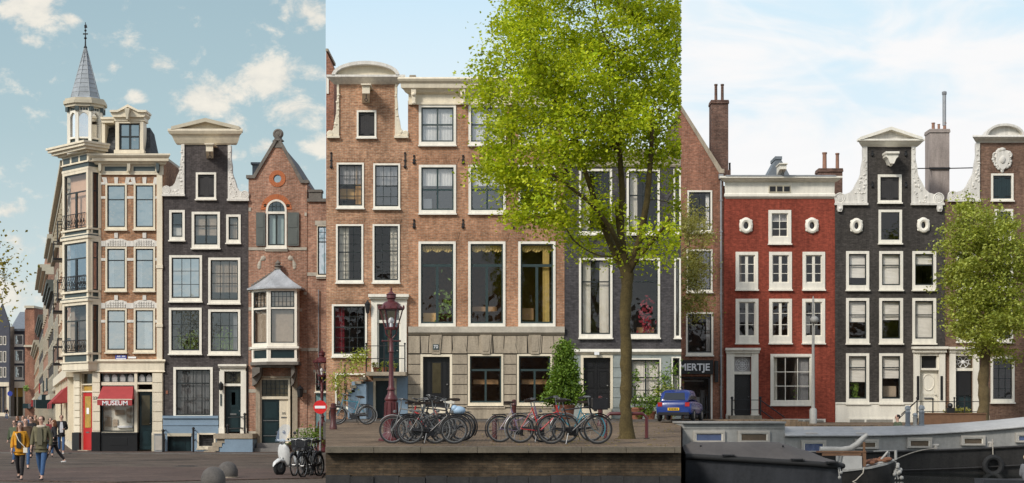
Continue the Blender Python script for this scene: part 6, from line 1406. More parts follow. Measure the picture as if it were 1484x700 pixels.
# ================================================================== bicycles
def bicycle(label, loc, rz, color='bike_black', basket=False, bag=None, tilt=0., group='bicycles parked along the canals', scale=1., lady=False, saddle='leather', fender='bike_black'):
    o = thing('bicycle', label, 'bicycle', loc, rz, group); o.rotation_euler = (tilt, 0, rz); o.scale = (scale,)*3
    r = .345; A, B_ = Vector((-.54, 0, r)), Vector((.56, 0, r)); bb = Vector((-.06, 0, .29)); st = Vector((-.25, 0, .86)); ht = Vector((.35, 0, .92)); hb = Vector((.40, 0, .72))
    for c, nm in ((A, 'rear_wheel'), (B_, 'front_wheel')):
        m = MB(); m.ring(c, r-.02, .022, 'y', 36, 7); w = obj(nm, m, 'rubber', o, True)
        m = MB(); m.ring(c, r-.05, .012, 'y', 32, 5); m.tube([c-Vector((0, .05, 0)), c+Vector((0, .05, 0))], .028, 8)
        for k in range(18):
            a = k*math.pi/9; s_ = (.03 if k % 2 else -.03); m.tube([c+Vector((0, s_, 0)), c+Vector(((r-.05)*math.cos(a), 0, (r-.05)*math.sin(a)))], .0035, 3, cap=False)
        obj('rim', m, 'steel', w, True)
        m = MB(); a0, a1 = (R(20), R(215)) if nm == 'rear_wheel' else (R(35), R(190)); m.ring(c, r+.03, .018, 'y', 20, 6, a0, a1)
        m.tube([c+Vector((0, .04, 0)), c+Vector(((r+.03)*math.cos(a1), .02, (r+.03)*math.sin(a1)))], .006, 4); obj('mudguard', m, fender, o, True)
    m = MB(); m.tube([bb, st], .017, 7); m.tube([bb, hb], .019, 7)
    if lady: m.tube([st+(bb-st)*.55, (ht+hb)/2+Vector((.02, 0, -.05))], .017, 7)
    else: m.tube([st+(bb-st)*.1, ht+Vector((.01, 0, -.04))], .017, 7)
    m.tube([hb, ht], .022, 8)
    for s_ in (-.05, .05): m.tube([A+Vector((0, s_, 0)), bb+Vector((0, s_*.6, 0))], .01, 6); m.tube([A+Vector((0, s_, 0)), st+Vector((0, s_*.4, -.06))], .009, 6); m.tube([hb+Vector((0, s_*.8, 0)), hb+Vector((.06, s_, -.18)), B_+Vector((0, s_, 0))], .011, 6)
    obj('frame', m, color, o, True)
    m = MB(); m.tube([st, st+Vector((-.03, 0, .13))], .014, 7); obj('seat_post', m, 'steel', o)
    m = MB(); c = st+Vector((-.05, 0, .16)); m.add([c+Vector(p) for p in ((-.14, -.09, .03), (-.14, .09, .03), (-.02, .08, .035), (-.02, -.08, .035), (.15, .022, .03), (.15, -.022, .03), (-.13, -.075, -.03), (-.13, .075, -.03), (0, .05, -.035), (0, -.05, -.035), (.14, .015, 0), (.14, -.015, 0))], [(0, 1, 2, 3), (3, 2, 4, 5), (0, 6, 7, 1), (1, 7, 8, 2), (3, 9, 6, 0), (2, 8, 10, 4), (5, 11, 9, 3), (4, 10, 11, 5), (6, 9, 8, 7), (9, 11, 10, 8)]); obj('saddle', m, saddle, o, True)
    m = MB(); t = ht+Vector((-.02, 0, .16)); m.tube([ht, t], .015, 7); m.tube([t+Vector((-.2, -.29, .0)), t+Vector((-.06, -.27, .04)), t+Vector((.04, -.15, .04)), t, t+Vector((.04, .15, .04)), t+Vector((-.06, .27, .04)), t+Vector((-.2, .29, .0))], .012, 7); hbar = obj('handlebar', m, 'steel', o, True)
    m = MB()
    for s_ in (-1, 1): m.tube([t+Vector((-.1, s_*.275, .028)), t+Vector((-.22, s_*.29, -.003))], .019, 7)
    obj('grip', m, 'rubber', hbar, True)
    m = MB(); m.tube([bb-Vector((0, .08, 0)), bb+Vector((0, .08, 0))], .022, 8); m.ring(bb+Vector((0, .055, 0)), .09, .008, 'y', 18, 4)
    for s_ in (-1, 1): e = bb+Vector((.10*s_, .08*s_, -.13*s_*.8)); m.tube([bb+Vector((0, .08*s_, 0)), e], .011, 6); m.box(e.x-.05, e.x+.05, min(e.y, e.y+.09*s_), max(e.y, e.y+.09*s_), e.z-.012, e.z+.012)
    obj('crank', m, 'iron', o)
    m = MB(); m.box(bb.x-.12, bb.x+.12, .045, .075, bb.z-.09, bb.z+.09); m.tube([bb+Vector((-.1, .06, .04)), A+Vector((0, .06, .03))], .035, 7); obj('chain_case', m, 'bike_black', o)
    m = MB()
    for s_ in (-.07, .07): m.tube([A+Vector((-.2, s_, .37)), st+Vector((-.02, s_, -.13))], .008, 5); m.tube([A+Vector((-.02, s_*.8, 0)), A+Vector((-.06, s_, .37))], .006, 5)
    for k in range(4): m.tube([A+Vector((-.2+k*.12, -.07, .37)), A+Vector((-.2+k*.12, .07, .37))], .006, 5)
    obj('luggage_rack', m, 'iron', o)
    m = MB(); m.lathe([(.0, 0), (.045, .01), (.05, .05), (.02, .08)], (B_.x-.06, 0, r+.42), 10); obj('headlamp', m, 'steel', o, True)
    m = MB(); m.tube([bb+Vector((-.08, -.03, -.03)), Vector((-.2, -.16, .01))], .011, 6); obj('kickstand', m, 'steel', o)
    if basket:
        m = MB(); x0, x1, y0, y1, z0, z1 = .42, .78, -.2, .2, .82, 1.08
        if basket == 'crate':
            m.box(x0, x1, y0, y1, z0, z0+.02); m.box(x0, x0+.015, y0, y1, z0, z1); m.box(x1-.015, x1, y0, y1, z0, z1); m.box(x0+.015, x1-.015, y0, y0+.015, z0, z1-.002); m.box(x0+.015, x1-.015, y1-.015, y1, z0, z1-.002)
        else:
            for k in range(9): zf = z0+(z1-z0)*k/8; m.tube([(x0, y0, zf), (x1, y0, zf), (x1, y1, zf), (x0, y1, zf), (x0, y0, zf)], .005, 4)
            for k in range(10): xk = x0+(x1-x0)*k/9; m.tube([(xk, y0, z0), (xk, y0, z1)], .005, 4); m.tube([(xk, y1, z0), (xk, y1, z1)], .005, 4)
        m.tube([(.36, 0, .9), (.45, 0, z0+.02)], .012, 5); obj('basket', m, 'bike_black', o)
    if bag:
        m = MB(); m.ball(A+Vector((.0, 0, .47)), .15, 12, 8, (1.25, .8, .75)); m.ball(A+Vector((.1, .02, .52)), .09, 10, 7); obj('plastic_bag', m, bag, o, True)
    return o
plain('bag_blue', (.32, .45, .58), .4, .2, 6)
def at(px, D, z=None): q = P(px, 600, D); return Vector((q.x, D, zq(D) if z is None else z))
B = [('grey bicycle with thin front wheel reaching towards the lamp post', 600, 44.6, R(172), dict(color='bike_silver', tilt=.05, fender='bike_silver')),
     ('old grey lady bicycle deep in the middle of the bike cluster', 612, 45.4, R(35), dict(color='bike_silver', lady=True, tilt=-.06)),
     ('black bicycle with light blue bag on its rack in the bike cluster', 634, 45.8, R(180), dict(color='bike_black', bag='bag_blue', tilt=.05, saddle='curtain_cream')),
     ('low black lady bicycle on the canal side of the bike cluster', 626, 44.4, R(6), dict(color='bike_black', lady=True, tilt=-.07)),
     ('black bicycle behind with high handlebar in the bike cluster', 640, 46.6, R(165), dict(color='bike_black', tilt=.06, scale=1.06)),
     ('red framed bicycle half hidden inside the bike cluster', 618, 46.2, R(150), dict(color='bike_red', lady=True, tilt=.03)),
     ('purple framed bicycle with pale wheel beside the brown bollard', 755, 45.4, R(2), dict(color='bike_purple', lady=True, tilt=-.05)),
     ('bright red bicycle with tall silver handlebar before the conical shrub', 786, 45.0, R(8), dict(color='bike_red', lady=True, tilt=-.05, fender='bike_silver', scale=1.05)),
     ('teal bicycle standing crosswise behind the black crate bicycle', 828, 46.2, R(160), dict(color='bike_teal', lady=True, tilt=.04, fender='bike_teal')),
     ('black roadster bicycle with black front crate beside the elm', 832, 44.3, R(1), dict(color='bike_black', basket='crate', tilt=.05, scale=1.06))]
for lab, px, D, rz, kw in B: kw['scale'] = kw.get('scale', 1.)*1.07
for lab, px, D, rz, kw in B: bicycle(lab, at(px, D), rz, **kw)
bicycle('grey bicycle with chrome rear wheel leaning at the blue stair base', at(511, 62.), R(178), color='bike_silver', lady=True, tilt=.05, fender='bike_silver')
bicycle('teal bicycle partly hidden at the foot of the climbing shrub', at(509, 64.3), R(172), color='bike_teal', tilt=.05)
for i, (px, D, rz, lab) in enumerate(((436, 48.8, 258, 'black bicycle parked next to the white scooter'), (443.5, 49.4, 262, 'dark bicycle with crate seen end on, second from the scooter'), (451, 47.8, 252, 'black bicycle with wire basket below the no entry sign'), (457.5, 49.2, 263, 'dark bicycle closest to the raised quay corner'))):
    bicycle(lab, at(px, D, -1.83), R(rz), color='bike_black', tilt=.04, basket='crate' if i == 1 else (True if i == 2 else False))

# ================================================================== white scooter
o = thing('motor_scooter', 'white motor scooter with clear windscreen parked before the oriel house steps', 'scooter', at(427, 49.6, -1.83), R(232))
for x, nm in ((.62, 'front_wheel'), (-.55, 'rear_wheel')):
    m = MB(); m.ring((x, 0, .23), .175, .06, 'y', 28, 8); w = obj(nm, m, 'rubber', o, True); m = MB(); m.lathe([(.02, -.05), (.14, -.04), (.14, .04), (.02, .05)], (0, 0, 0), 18); m.v = [(v[0]+x, v[2], v[1]+.23) for v in m.v]; m.tube([(x, -.07, .23), (x, .07, .23)], .03, 8); obj('rim', m, 'steel', w, True)
def loft(m, secs, n=14, cap=True):
    """secs: (x, zc, half width, half height, squareness)"""
    vs = []
    for x, zc, hw, hh, e in secs:
        for k in range(n):
            a = 2*math.pi*k/n; c, s_ = math.cos(a), math.sin(a)
            vs.append((x, hw*math.copysign(abs(c)**e, c), zc+hh*math.copysign(abs(s_)**e, s_)))
    fs = [(i*n+k, i*n+(k+1) % n, (i+1)*n+(k+1) % n, (i+1)*n+k) for i in range(len(secs)-1) for k in range(n)]
    if cap: fs += [tuple(range(n))[::-1], tuple(range((len(secs)-1)*n, len(secs)*n))]
    return m.add(vs, fs)
m = MB(); loft(m, [(-.86, .66, .06, .05, .8), (-.8, .6, .17, .14, .8), (-.55, .56, .24, .2, .75), (-.25, .54, .23, .2, .75), (-.12, .5, .16, .16, .8)]); m.box(-.2, .36, -.17, .17, .26, .33)
loft(m, [(.3, .3, .19, .05, .8), (.38, .36, .21, .09, .8), (.42, .6, .23, .3, .7), (.5, .7, .2, .26, .8), (.56, .74, .13, .16, .9)]); obj('body', m, 'bike_white', o, True)
m = MB(); loft(m, [(.36, .36, .05, .03, 1), (.5, .44, .1, .07, 1), (.66, .46, .1, .06, 1), (.82, .38, .07, .05, 1), (.88, .3, .03, .03, 1)]); obj('front_mudguard', m, 'bike_white', o, True)
m = MB(); loft(m, [(-.74, .79, .06, .03, .8), (-.66, .8, .15, .06, .7), (-.3, .8, .15, .06, .7), (-.08, .78, .09, .05, .8)]); obj('seat', m, 'leather', o, True)
m = MB(); m.tube([(.52, 0, .85), (.44, 0, 1.02)], .05, 8); m.tube([(.36, -.36, 1.06), (.44, -.2, 1.04), (.45, 0, 1.03), (.44, .2, 1.04), (.36, .36, 1.06)], .022, 7); m.ball((.5, 0, 1.02), .09, 10, 7, (1, 1, .8)); obj('handlebar', m, 'bike_white', o, True)
m = MB(); m.ball((.575, 0, 1.0), .06, 10, 7, (.5, 1, 1)); obj('headlight', m, 'steel', o, True)
m = MB(); n = 8; vs = []
for j in range(6):
    z = 1.02+j*.1; wd = .2+.05*math.sin(j*.6)-(.09 if j == 5 else 0)
    for i in range(n+1): y = -wd+2*wd*i/n; vs.append((.62-j*.05-.35*(y*y), y, z))
m.add(vs, [(j*(n+1)+i, j*(n+1)+i+1, (j+1)*(n+1)+i+1, (j+1)*(n+1)+i) for j in range(5) for i in range(n)])
glass('windscreen', .22, (.8, .84, .86)); obj('windscreen', m, 'windscreen', o, True)
m = MB()
for s_ in (-1, 1): m.tube([(.4, s_*.28, 1.06), (.36, s_*.36, 1.24)], .01, 5); m.ball((.36, s_*.37, 1.27), .07, 8, 6, (.3, 1, .7))
obj('mirror', m, 'iron', o)
m = MB(); m.tube([(.62, .07, .23), (.5, .05, .62)], .02, 6); m.tube([(.62, -.07, .23), (.5, -.05, .62)], .02, 6); obj('fork', m, 'steel', o)

# ================================================================== street lamps
def street_lamp(label, loc, sc=1.):
    o = thing('street_lamp', label, 'street lamp', loc, 0, 'old cast iron street lamps'); o.scale = (sc,)*3
    m = MB(); prof = [(.42, 0), (.42, .06), (.36, .1), (.34, .16), (.26, .24), (.24, .3), (.22, .75), (.24, .8), (.2, .84), (.185, 1.28), (.21, 1.31), (.21, 1.36), (.18, 1.42), (.12, 1.52), (.11, 1.62), (.15, 1.65), (.12, 1.7), (.085, 1.78), (.072, 2.5), (.068, 2.84), (.09, 2.86), (.09, 2.9), (.066, 2.94), (.06, 3.3)]
    m.lathe(prof, (0, 0, 0), 16)
    for k in range(8): a = k*math.pi/4; m.tube([(.235*math.cos(a), .235*math.sin(a), .3), (.20*math.cos(a), .20*math.sin(a), 1.25)], .022, 5)
    obj('post', m, 'lamp_red', o, True)
    m = MB(); m.tube([(-.02, 0, 3.28), (-.17, 0, 3.45), (-.19, 0, 3.62)], .022, 6); m.tube([(.02, 0, 3.28), (.17, 0, 3.45), (.19, 0, 3.62)], .022, 6); m.tube([(0, -.02, 3.28), (0, -.17, 3.45), (0, -.19, 3.62)], .022, 6); m.tube([(0, .02, 3.28), (0, .17, 3.45), (0, .19, 3.62)], .022, 6)
    m.tube([(-.28, 0, 3.22), (.28, 0, 3.22)], .02, 6); m.ball((-.28, 0, 3.22), .035, 7, 5); m.ball((.28, 0, 3.22), .035, 7, 5); obj('lantern_bracket', m, 'lamp_red', o)
    m = MB(); nn = 6
    for k in range(nn):
        a0, a1 = k*2*math.pi/nn, (k+1)*2*math.pi/nn; p = lambda r, z, a: (r*math.cos(a), r*math.sin(a), z)
        m.tube([p(.2, 3.64, a0), p(.37, 4.24, a0)], .022, 5)
        for r_, z in ((.2, 3.64), (.37, 4.24)): m.tube([p(r_, z, a0), p(r_, z, a1)], .025, 5)
        m.ball(p(.4, 4.3, a0), .05, 7, 5, (.7, .7, 1.6)); m.ball(p(.38, 4.3, (a0+a1)/2), .03, 6, 5, (.8, .8, 1.4))
    m.lathe([(.2, 3.58), (.22, 3.62), (.2, 3.66)], (0, 0, 0), 6); fr = obj('lantern', m, 'lamp_red', o)
    m = MB(); m.lathe([(.195, 3.66), (.355, 4.22)], (0, 0, 0), 6); m.f = [f for f in m.f if len(f) == 4]; obj('glass', m, 'pane_lantern', fr)
    m = MB(); m.lathe([(.05, 3.66), (.05, 3.78), (.03, 3.8)], (0, 0, 0), 10); m.ball((0, 0, 3.88), .09, 10, 8, (1, 1, 1.2)); obj('bulb', m, 'sign_white', fr, True)
    m = MB(); m.lathe([(.41, 4.24), (.41, 4.27), (.32, 4.33), (.27, 4.42), (.2, 4.48), (.12, 4.5), (.12, 4.56), (.16, 4.6), (.15, 4.7), (.17, 4.72), (.1, 4.76), (.05, 4.8), (.025, 4.84), (.035, 4.88), (.012, 4.96)], (0, 0, 0), 18); obj('lantern_roof', m, 'lamp_red', o, True)
    return o
DL = 46.5; street_lamp('dark red cast iron street lamp standing before the arched gable house', at(567, DL), (637.5-415)/(F/DL)/4.95)
street_lamp('second dark red lantern lamp half hidden behind the brick house corner', P(466.5, 655, 78.6), 1.)
bpy.context.view_layer.update()
o = thing('modern_lamp_post', 'slim white modern lamp post before the red house', 'lamp post', P(1178.5, 612, 75)); k = 75/F
o.location.z = -.43
m = MB(); h = (612-432)*k-.0; m.lathe([(.17, 0), (.17, .62), (.13, .68), (.085, .7), (.07, 2.6), (.05, h)], (0, 0, 0), 12); m.lathe([(.05, h), (.01, h+.15)], (0, 0, 0), 8); obj('post', m, 'boat_white', o, True)
m = MB(); m.tube([(0, 0, h-.9), (.0, -.25, h-.86)], .03, 6); m.ball((0, -.3, h-.95), .2, 12, 8, (1, 1, .9)); obj('lamp_head', m, 'boat_white', o, True)

# bollards, hoop rail, stone balls, no entry sign
def bollard(label, loc, h=.85, r=.085, plainp=False):
    o = thing('bollard', label, 'bollard', loc, 0, 'brown iron bollards'); m = MB()
    m.lathe([(r*1.35, 0), (r*1.3, .12), (r, .16), (r*.95, h*.75), (r*1.12, h*.78), (r*1.12, h*.84), (r*.9, h*.86), (r*.9, h*.97), (r*.4, h)] if not plainp else [(r, 0), (r*.98, h*.98), (r*.8, h)], (0, 0, 0), 10); obj('post', m, 'post_brown', o, True); m = MB(); m.ring((0, 0, h*.8), r*1.06, .012, 'z', 14, 5); obj('collar', m, 'iron', o); return o
bollard('stubby brown bollard before the grey bicycle at the stair base', at(483, 56.5), .9, .1); bollard('plain brown post standing alone between the two bike clusters', at(717, 46), .72, .07, True); bollard('brown post standing behind the purple bicycle by the window', at(745, 58), 1.0, .08)
bollard('brown post rising behind the crate bicycle before the black door', at(870, 60), 1.1, .09)
o = thing('hoop_rail', 'dark red tubular hoop rail around the elm trunk', 'rail', at(909, 47.6)); m = MB(); w = 30*47.6/F
m.tube([(-w, .45, 0), (-w, .45, .62), (-w+.12, .45, .74), (w-.12, .45, .74), (w, .45, .62), (w, .45, 0)], .05, 8); obj('rail', m, 'lamp_red', o, True); m = MB(); m.lathe([(.09, 0), (.09, .03)], (-w, .45, 0), 10); m.lathe([(.09, 0), (.09, .03)], (w, .45, 0), 10); obj('foot', m, 'iron', o)
for px, py, r, lab in ((330, 690, 15, 'smaller rounded stone bollard shown whole on the street'), (309, 702, 18, 'larger rounded stone bollard cut by the bottom edge of the picture')):
    D = 1.80*F/(py+2-600)*1.0; o = thing('stone_bollard', lab, 'stone bollard', P(px, py, D), 0, 'rounded stone bollards'); o.location.z = -1.80
    k = r*D/F; m = MB(); m.lathe([(k*.9, 0), (k, k*.25), (k*.98, k*.7), (k*.8, k*1.15), (k*.5, k*1.42), (k*.2, k*1.53), (.001, k*1.55)], (0, 0, 0), 20); obj('stone', m, 'kerb_stone', o, True)
    m = MB(); m.lathe([(k*1.04, 0), (k*1.04, .03)], (0, 0, 0), 18); obj('base', m, 'grey_stone', o)
o = thing('no_entry_sign', 'round red no entry sign on a post above the parked bicycles', 'traffic sign', P(464, 660, 63.5)); o.location.z = -1.83
zc = P(464, 590, 63.5).z+1.83; m = MB(); m.tube([(0, .05, 0), (0, .05, zc+.35)], .035, 8); obj('post', m, 'grey_metal', o)
rr = .26; m = MB(); m.lathe([(rr, -.012), (rr, .012)], (0, 0, 0), 28); m.v = [(v[0], v[2], v[1]+zc) for v in m.v]; d_ = obj('disc', m, 'sign_red', o); m = MB(); m.box(-rr*.78, rr*.78, -.022, -.014, zc-.05, zc+.05); obj('white_bar', m, 'sign_white', d_)
o = thing('electric_cabinet', 'pale grey cable cabinet between the corner shop and the blue house base', 'cabinet', P(231.5, 656, 79.3)); o.location.z = -1.8; m = MB(); m.box(-.22, .22, -.2, .2, 0, .82); m.box(-.25, .25, -.23, .23, .82, .86); obj('cabinet', m, 'grey_metal', o); m = MB(); m.box(-.17, .17, -.215, -.2, .08, .76); m.box(.08, .12, -.23, -.21, .42, .48); obj('door', m, 'boat_frame', o)

# blue car at the right end of the quay
plain('car_blue', (.008, .03, .17), .2, .08, 2, spec=.6); plain('car_glass', (.02, .025, .03), .05, .1, 2, bmp=0, spec=.6); plain('car_lamp', (.35, .02, .02), .15, .1)
zc_ = zq(66)+.015; o = thing('parked_car', 'dark blue hatchback with yellow plate parked beside the charcoal house', 'car', Vector((P(986, 600, 65.4).x, 65.4, zc_)), R(74)); o.scale = (.86, .86, .86)
m = MB()      # local: x = forward, rear at x=-1.7
loft(m, [(-1.72, .55, .72, .22, .45), (-1.66, .58, .8, .3, .45), (-1.2, .6, .84, .34, .4), (0, .6, .85, .34, .4), (1.2, .58, .83, .3, .45), (1.62, .52, .74, .24, .5), (1.72, .48, .6, .16, .6)], 20)
loft(m, [(-1.62, .92, .62, .05, .5), (-1.35, 1.1, .66, .24, .5), (-.9, 1.18, .66, .27, .5), (.1, 1.18, .66, .26, .5), (.6, 1.06, .65, .18, .5), (1.0, .9, .62, .05, .5)], 20); bd = obj('body', m, 'car_blue', o, True)
m = MB(); m.add([(-1.64, -.5, .98), (-1.64, .5, .98), (-1.38, .44, 1.3), (-1.38, -.44, 1.3)], [(0, 1, 2, 3)]); m.add([(.66, -.55, 1.18), (.66, .55, 1.18), (1.03, .58, .95), (1.03, -.58, .95)], [(0, 1, 2, 3)])
for s_ in (-1, 1): m.add([(-1.2, s_*.675, 1.0), (.6, s_*.675, 1.0), (.15, s_*.64, 1.33), (-1.0, s_*.64, 1.33)], [(0, 1, 2, 3)])
obj('window', m, 'car_glass', o)
for s_ in (-1, 1):
    m = MB(); m.box(-1.74, -1.6, s_*.62-.1, s_*.62+.1, .68, .86); obj('tail_light', m, 'car_lamp', o)
m = MB(); m.box(-1.765, -1.74, -.26, .26, .5, .62); pl = obj('number_plate', m, 'plate_yellow', o)
m = MB()
for i in range(6): m.box(-1.77, -1.764, -.2+i*.07, -.155+i*.07, .525, .595)
obj('plate_characters', m, 'sign_black', pl)
m = MB(); m.box(-1.76, -1.6, -.7, .7, .3, .42); obj('bumper', m, 'sign_black', o)
for x in (-1.05, 1.05):
    for s_ in (-1, 1):
        m = MB(); m.ring((x, s_*.76, .3), .22, .09, 'y', 24, 8); w = obj('wheel', m, 'rubber', o, True); m = MB(); m.lathe([(.04, -.06), (.18, -.05), (.18, .05), (.04, .06)], (0, 0, 0), 14); m.v = [(v[0]+x, v[2]+s_*.78, v[1]+.3) for v in m.v]; obj('rim', m, 'steel', w, True)

# ================================================================== people
def skinmesh(name, chains, mat, parent, sub=2, extra=None):
    """chains: lists of (point, radius); chains that start on an existing point join it, so the body is one surface"""
    pts = []; rad = []; edges = []; idx = {}
    for ch in chains:
        prev = None
        for p, r in ch:
            key = tuple(round(x, 4) for x in p)
            if key not in idx: idx[key] = len(pts); pts.append(key); rad.append(r)
            i = idx[key]
            if prev is not None and prev != i: edges.append((prev, i))
            prev = i
    me = bpy.data.meshes.new(name); me.from_pydata(pts, edges, []); ob = link(bpy.data.objects.new(name, me), parent)
    md = ob.modifiers.new('skin', 'SKIN'); md.use_smooth_shade = True
    sv = me.skin_vertices[0].data
    for i, r in enumerate(rad): sv[i].radius = r if isinstance(r, tuple) else (r, r); sv[i].use_root = (i == 0)
    ss = ob.modifiers.new('sub', 'SUBSURF'); ss.levels = sub; ss.render_levels = sub
    me.materials.append(M(mat)); return ob
def person(label, loc, rz, H=1.72, stride=.0, top='jacket_olive', trousers='jeans', hair='hair_brown', coat=0., arms=(0, 0), look=0., long_hair=False, bald=False, bag=None, inner=None, sit=False, hood=None, female=False, detail=True, shoe='shoe_dark'):
    o = thing('person', label, 'person', loc, rz, 'people in the street'); o.scale = (H/1.75,)*3
    V3 = lambda x, y, z: (x, y, z)          # facing -y
    hip = .92; sw = .185 if not female else .165; hw = .09
    kz = .5; st = stride
    def leg(s_):
        f = st*s_
        if sit: return [(s_*hw, 0, hip-.02), (s_*(hw+.02), -.42, hip+.02), (s_*(hw+.02), -.44, .5)]
        kn = (s_*hw, -f*.5-.02, kz); an = (s_*(hw-.01), -f*1.0+(.06 if f < 0 else 0), .09+(.07 if f < -.05 else 0)); return [(s_*hw, 0, hip-.03), kn, an]
    LL, RL = leg(1), leg(-1)
    def arm(s_, b_):
        sh = (s_*sw, 0, 1.42); el = (s_*(sw+.06), .03+.1*st*s_, 1.14); wr = (s_*(sw+.05), -.06+.28*st*s_-b_*.2, .90+b_*.35); 
        if b_ > .8: wr = (s_*(sw-.08), -.28, 1.12)
        return [sh, el, wr]
    LA, RA = arm(1, arms[0]), arm(-1, arms[1])
    pel = (0, 0, hip); wa = (0, 0, 1.06); chs = (0, 0, 1.3); nk0 = (0, .0, 1.45); nk = (0, -.01, 1.52)
    hd = [(0, -.015, 1.58), (0, -.02, 1.64), (0, -.015, 1.70), (0, -.0, 1.735)]
    body = [[(pel, (.13, .1)), (wa, (.115, .085)), (chs, (.14, .1)), (nk0, (.07, .06)), (nk, (.052, .055)), (hd[0], (.062, .075)), (hd[1], (.075, .092)), (hd[2], (.074, .09)), (hd[3], (.045, .055))]]
    for L_ in (LL, RL):
        an = L_[2]; body.append([(pel, (.13, .1)), (L_[0], .085), (L_[1], .055), (an, .038), ((an[0], an[1]-.13, an[2]-.055), (.035, .028))] if not sit else [(pel, (.13, .1)), (L_[0], .08), (L_[1], .055), (L_[2], .04)])
    for s_, A_ in ((1, LA), (-1, RA)):
        sh, el, wr = (Vector(q) for q in A_); d = (wr-el).normalized(); pm = wr+d*.07; side = Vector((0, -1, 0)) if abs(d.y) < .8 else Vector((s_*-1., 0, 0))
        body.append([(chs, (.14, .1)), (tuple(sh), .055), (tuple(el), .04), (tuple(wr), .027), (tuple(pm), (.036, .022))])
        if detail:
            for k, ln in enumerate((.075, .085, .08, .062)):
                off = side*(.024-.016*k); a = pm+off*.8+d*.02; c = a+d*ln*.5+Vector((-s_*.006, 0, 0)); e = c+d*ln*.5+Vector((-s_*.018, 0, 0)); body.append([(tuple(pm), (.036, .022)), (tuple(a), .0105), (tuple(c), .0095), (tuple(e), .008)])
            t0 = wr+d*.03+side*.03; body.append([(tuple(wr), .027), (tuple(t0), .012), (tuple(t0+d*.035+side*.018), .010), (tuple(t0+d*.06+side*.016), .008)])
    bo = skinmesh('body', body, 'skin', o, 1)
    # face
    hc = Vector((0, -.02, 1.63)); rotl = Matrix.Rotation(look, 3, 'Z'); fx = lambda x, y, z: tuple(hc+rotl@Vector((x, y, z)))
    m = MB(); m.ball(fx(0, -.092, .0), .018, 7, 6, (.8, 1.1, 1.5)); 
    for s_ in (-1, 1): e_ = MB(); e_.ball(fx(s_*.078, .005, .0), .024, 7, 6, (.45, .9, 1.3)); obj('ear', e_, 'skin', bo, True)
    obj('nose', m, 'skin', bo, True)
    m = MB()
    for s_ in (-1, 1): m.ball(fx(s_*.032, -.086, .022), .011, 7, 5, (1.2, .6, .7)); m.box(hc.x+s_*.032-.02, hc.x+s_*.032+.02, hc.y-.094, hc.y-.08, hc.z+.038, hc.z+.045)
    obj('eyes', m, 'hair_dark', bo); m = MB(); m.ball(fx(0, -.085, -.052), .022, 8, 5, (1, .35, .3)); obj('mouth', m, 'lips', bo)
    # hair
    m = MB(); m.ball((0, .012, 1.668 if not bald else 1.66), .1, 14, 10, (.88, 1.02, .92 if not bald else .8)); m.v = [(v[0], max(v[1], -.062 if v[2] > 1.66 else -.005), v[2]) for v in m.v]
    if long_hair:
        m.ball((0, .06, 1.55), .1, 12, 9, (.95, .6, 1.5)); m.ball((-.075, .0, 1.53), .045, 8, 8, (.7, .9, 2.6)); m.ball((.075, .0, 1.53), .045, 8, 8, (.7, .9, 2.6))
    if not bald: obj('hair', m, hair, o, True)
    else:
        m = MB(); m.ball((0, .03, 1.64), .088, 12, 8, (.95, .9, .55)); obj('hair', m, hair, o, True)
    # clothes
    g = .022
    ch = [[(pel, (.135+g, .105+g)), (wa, (.12+g, .095+g)), (chs, (.15+g, .11+g)), ((0, 0, 1.43), (.085+g, .07+g)), ((0, -.005, 1.475), (.06+g, .06+g))]]
    if coat: ch.append([(pel, (.135+g, .105+g)), ((0, .0, hip-.05), (.165+g, .125+g)), ((0, 0, hip-coat), (.175+g, .135+g))])
    for A_ in (LA, RA): ch.append([(chs, (.15+g, .11+g)), (A_[0], .07+g*.6), (A_[1], .055+g*.6), (tuple(Vector(A_[1])*.12+Vector(A_[2])*.88), .042+g*.5)])
    skinmesh('jacket', ch, top, o, 1)
    if inner: m = MB(); m.add([(-.05, -.142, 1.44), (.05, -.142, 1.44), (.075, -.155, 1.2), (.07, -.15, .97), (-.07, -.15, .97), (-.075, -.155, 1.2)], [(0, 1, 2, 3, 4, 5)]); m.add([(-.05, -.11, 1.44), (.05, -.11, 1.44), (.07, -.1, .97), (-.07, -.1, .97)], [(0, 1, 2, 3)]); obj('jumper', m, inner, o)
    ch = [[((0, 0, hip+.06), (.135, .105)), (pel, (.14, .112))]]
    for L_ in (LL, RL):
        ch.append([(pel, (.14, .112)), (L_[0], .098), (L_[1], .068), (tuple(Vector(L_[1])*.1+Vector(L_[2])*.9), .052)])
    skinmesh('trousers', ch, trousers, o, 1)
    if not sit:
        for L_ in (LL, RL):
            an = L_[2]; skinmesh('shoe', [[((an[0], an[1]+.04, an[2]-.035), (.042, .05)), ((an[0], an[1]-.05, an[2]-.045), (.044, .04)), ((an[0], an[1]-.17, an[2]-.055), (.04, .03))]], shoe, o, 1)
    if hood: m = MB(); m.ring((0, .02, 1.47), .1, .04, 'z', 18, 7); m.ball((0, .12, 1.44), .1, 10, 7, (1.1, .6, .9)); obj('hood', m, hood, o, True)
    if bag: 
        m = MB(); m.tube([(-.1, -.14, 1.42), (0, -.16, 1.2), (.19, -.13, .98)], .012, 6); obj('bag_strap', m, bag, o); m = MB(); m.box(.13, .25, -.17, -.09, .84, .99); obj('handbag', m, bag, o)
    return o
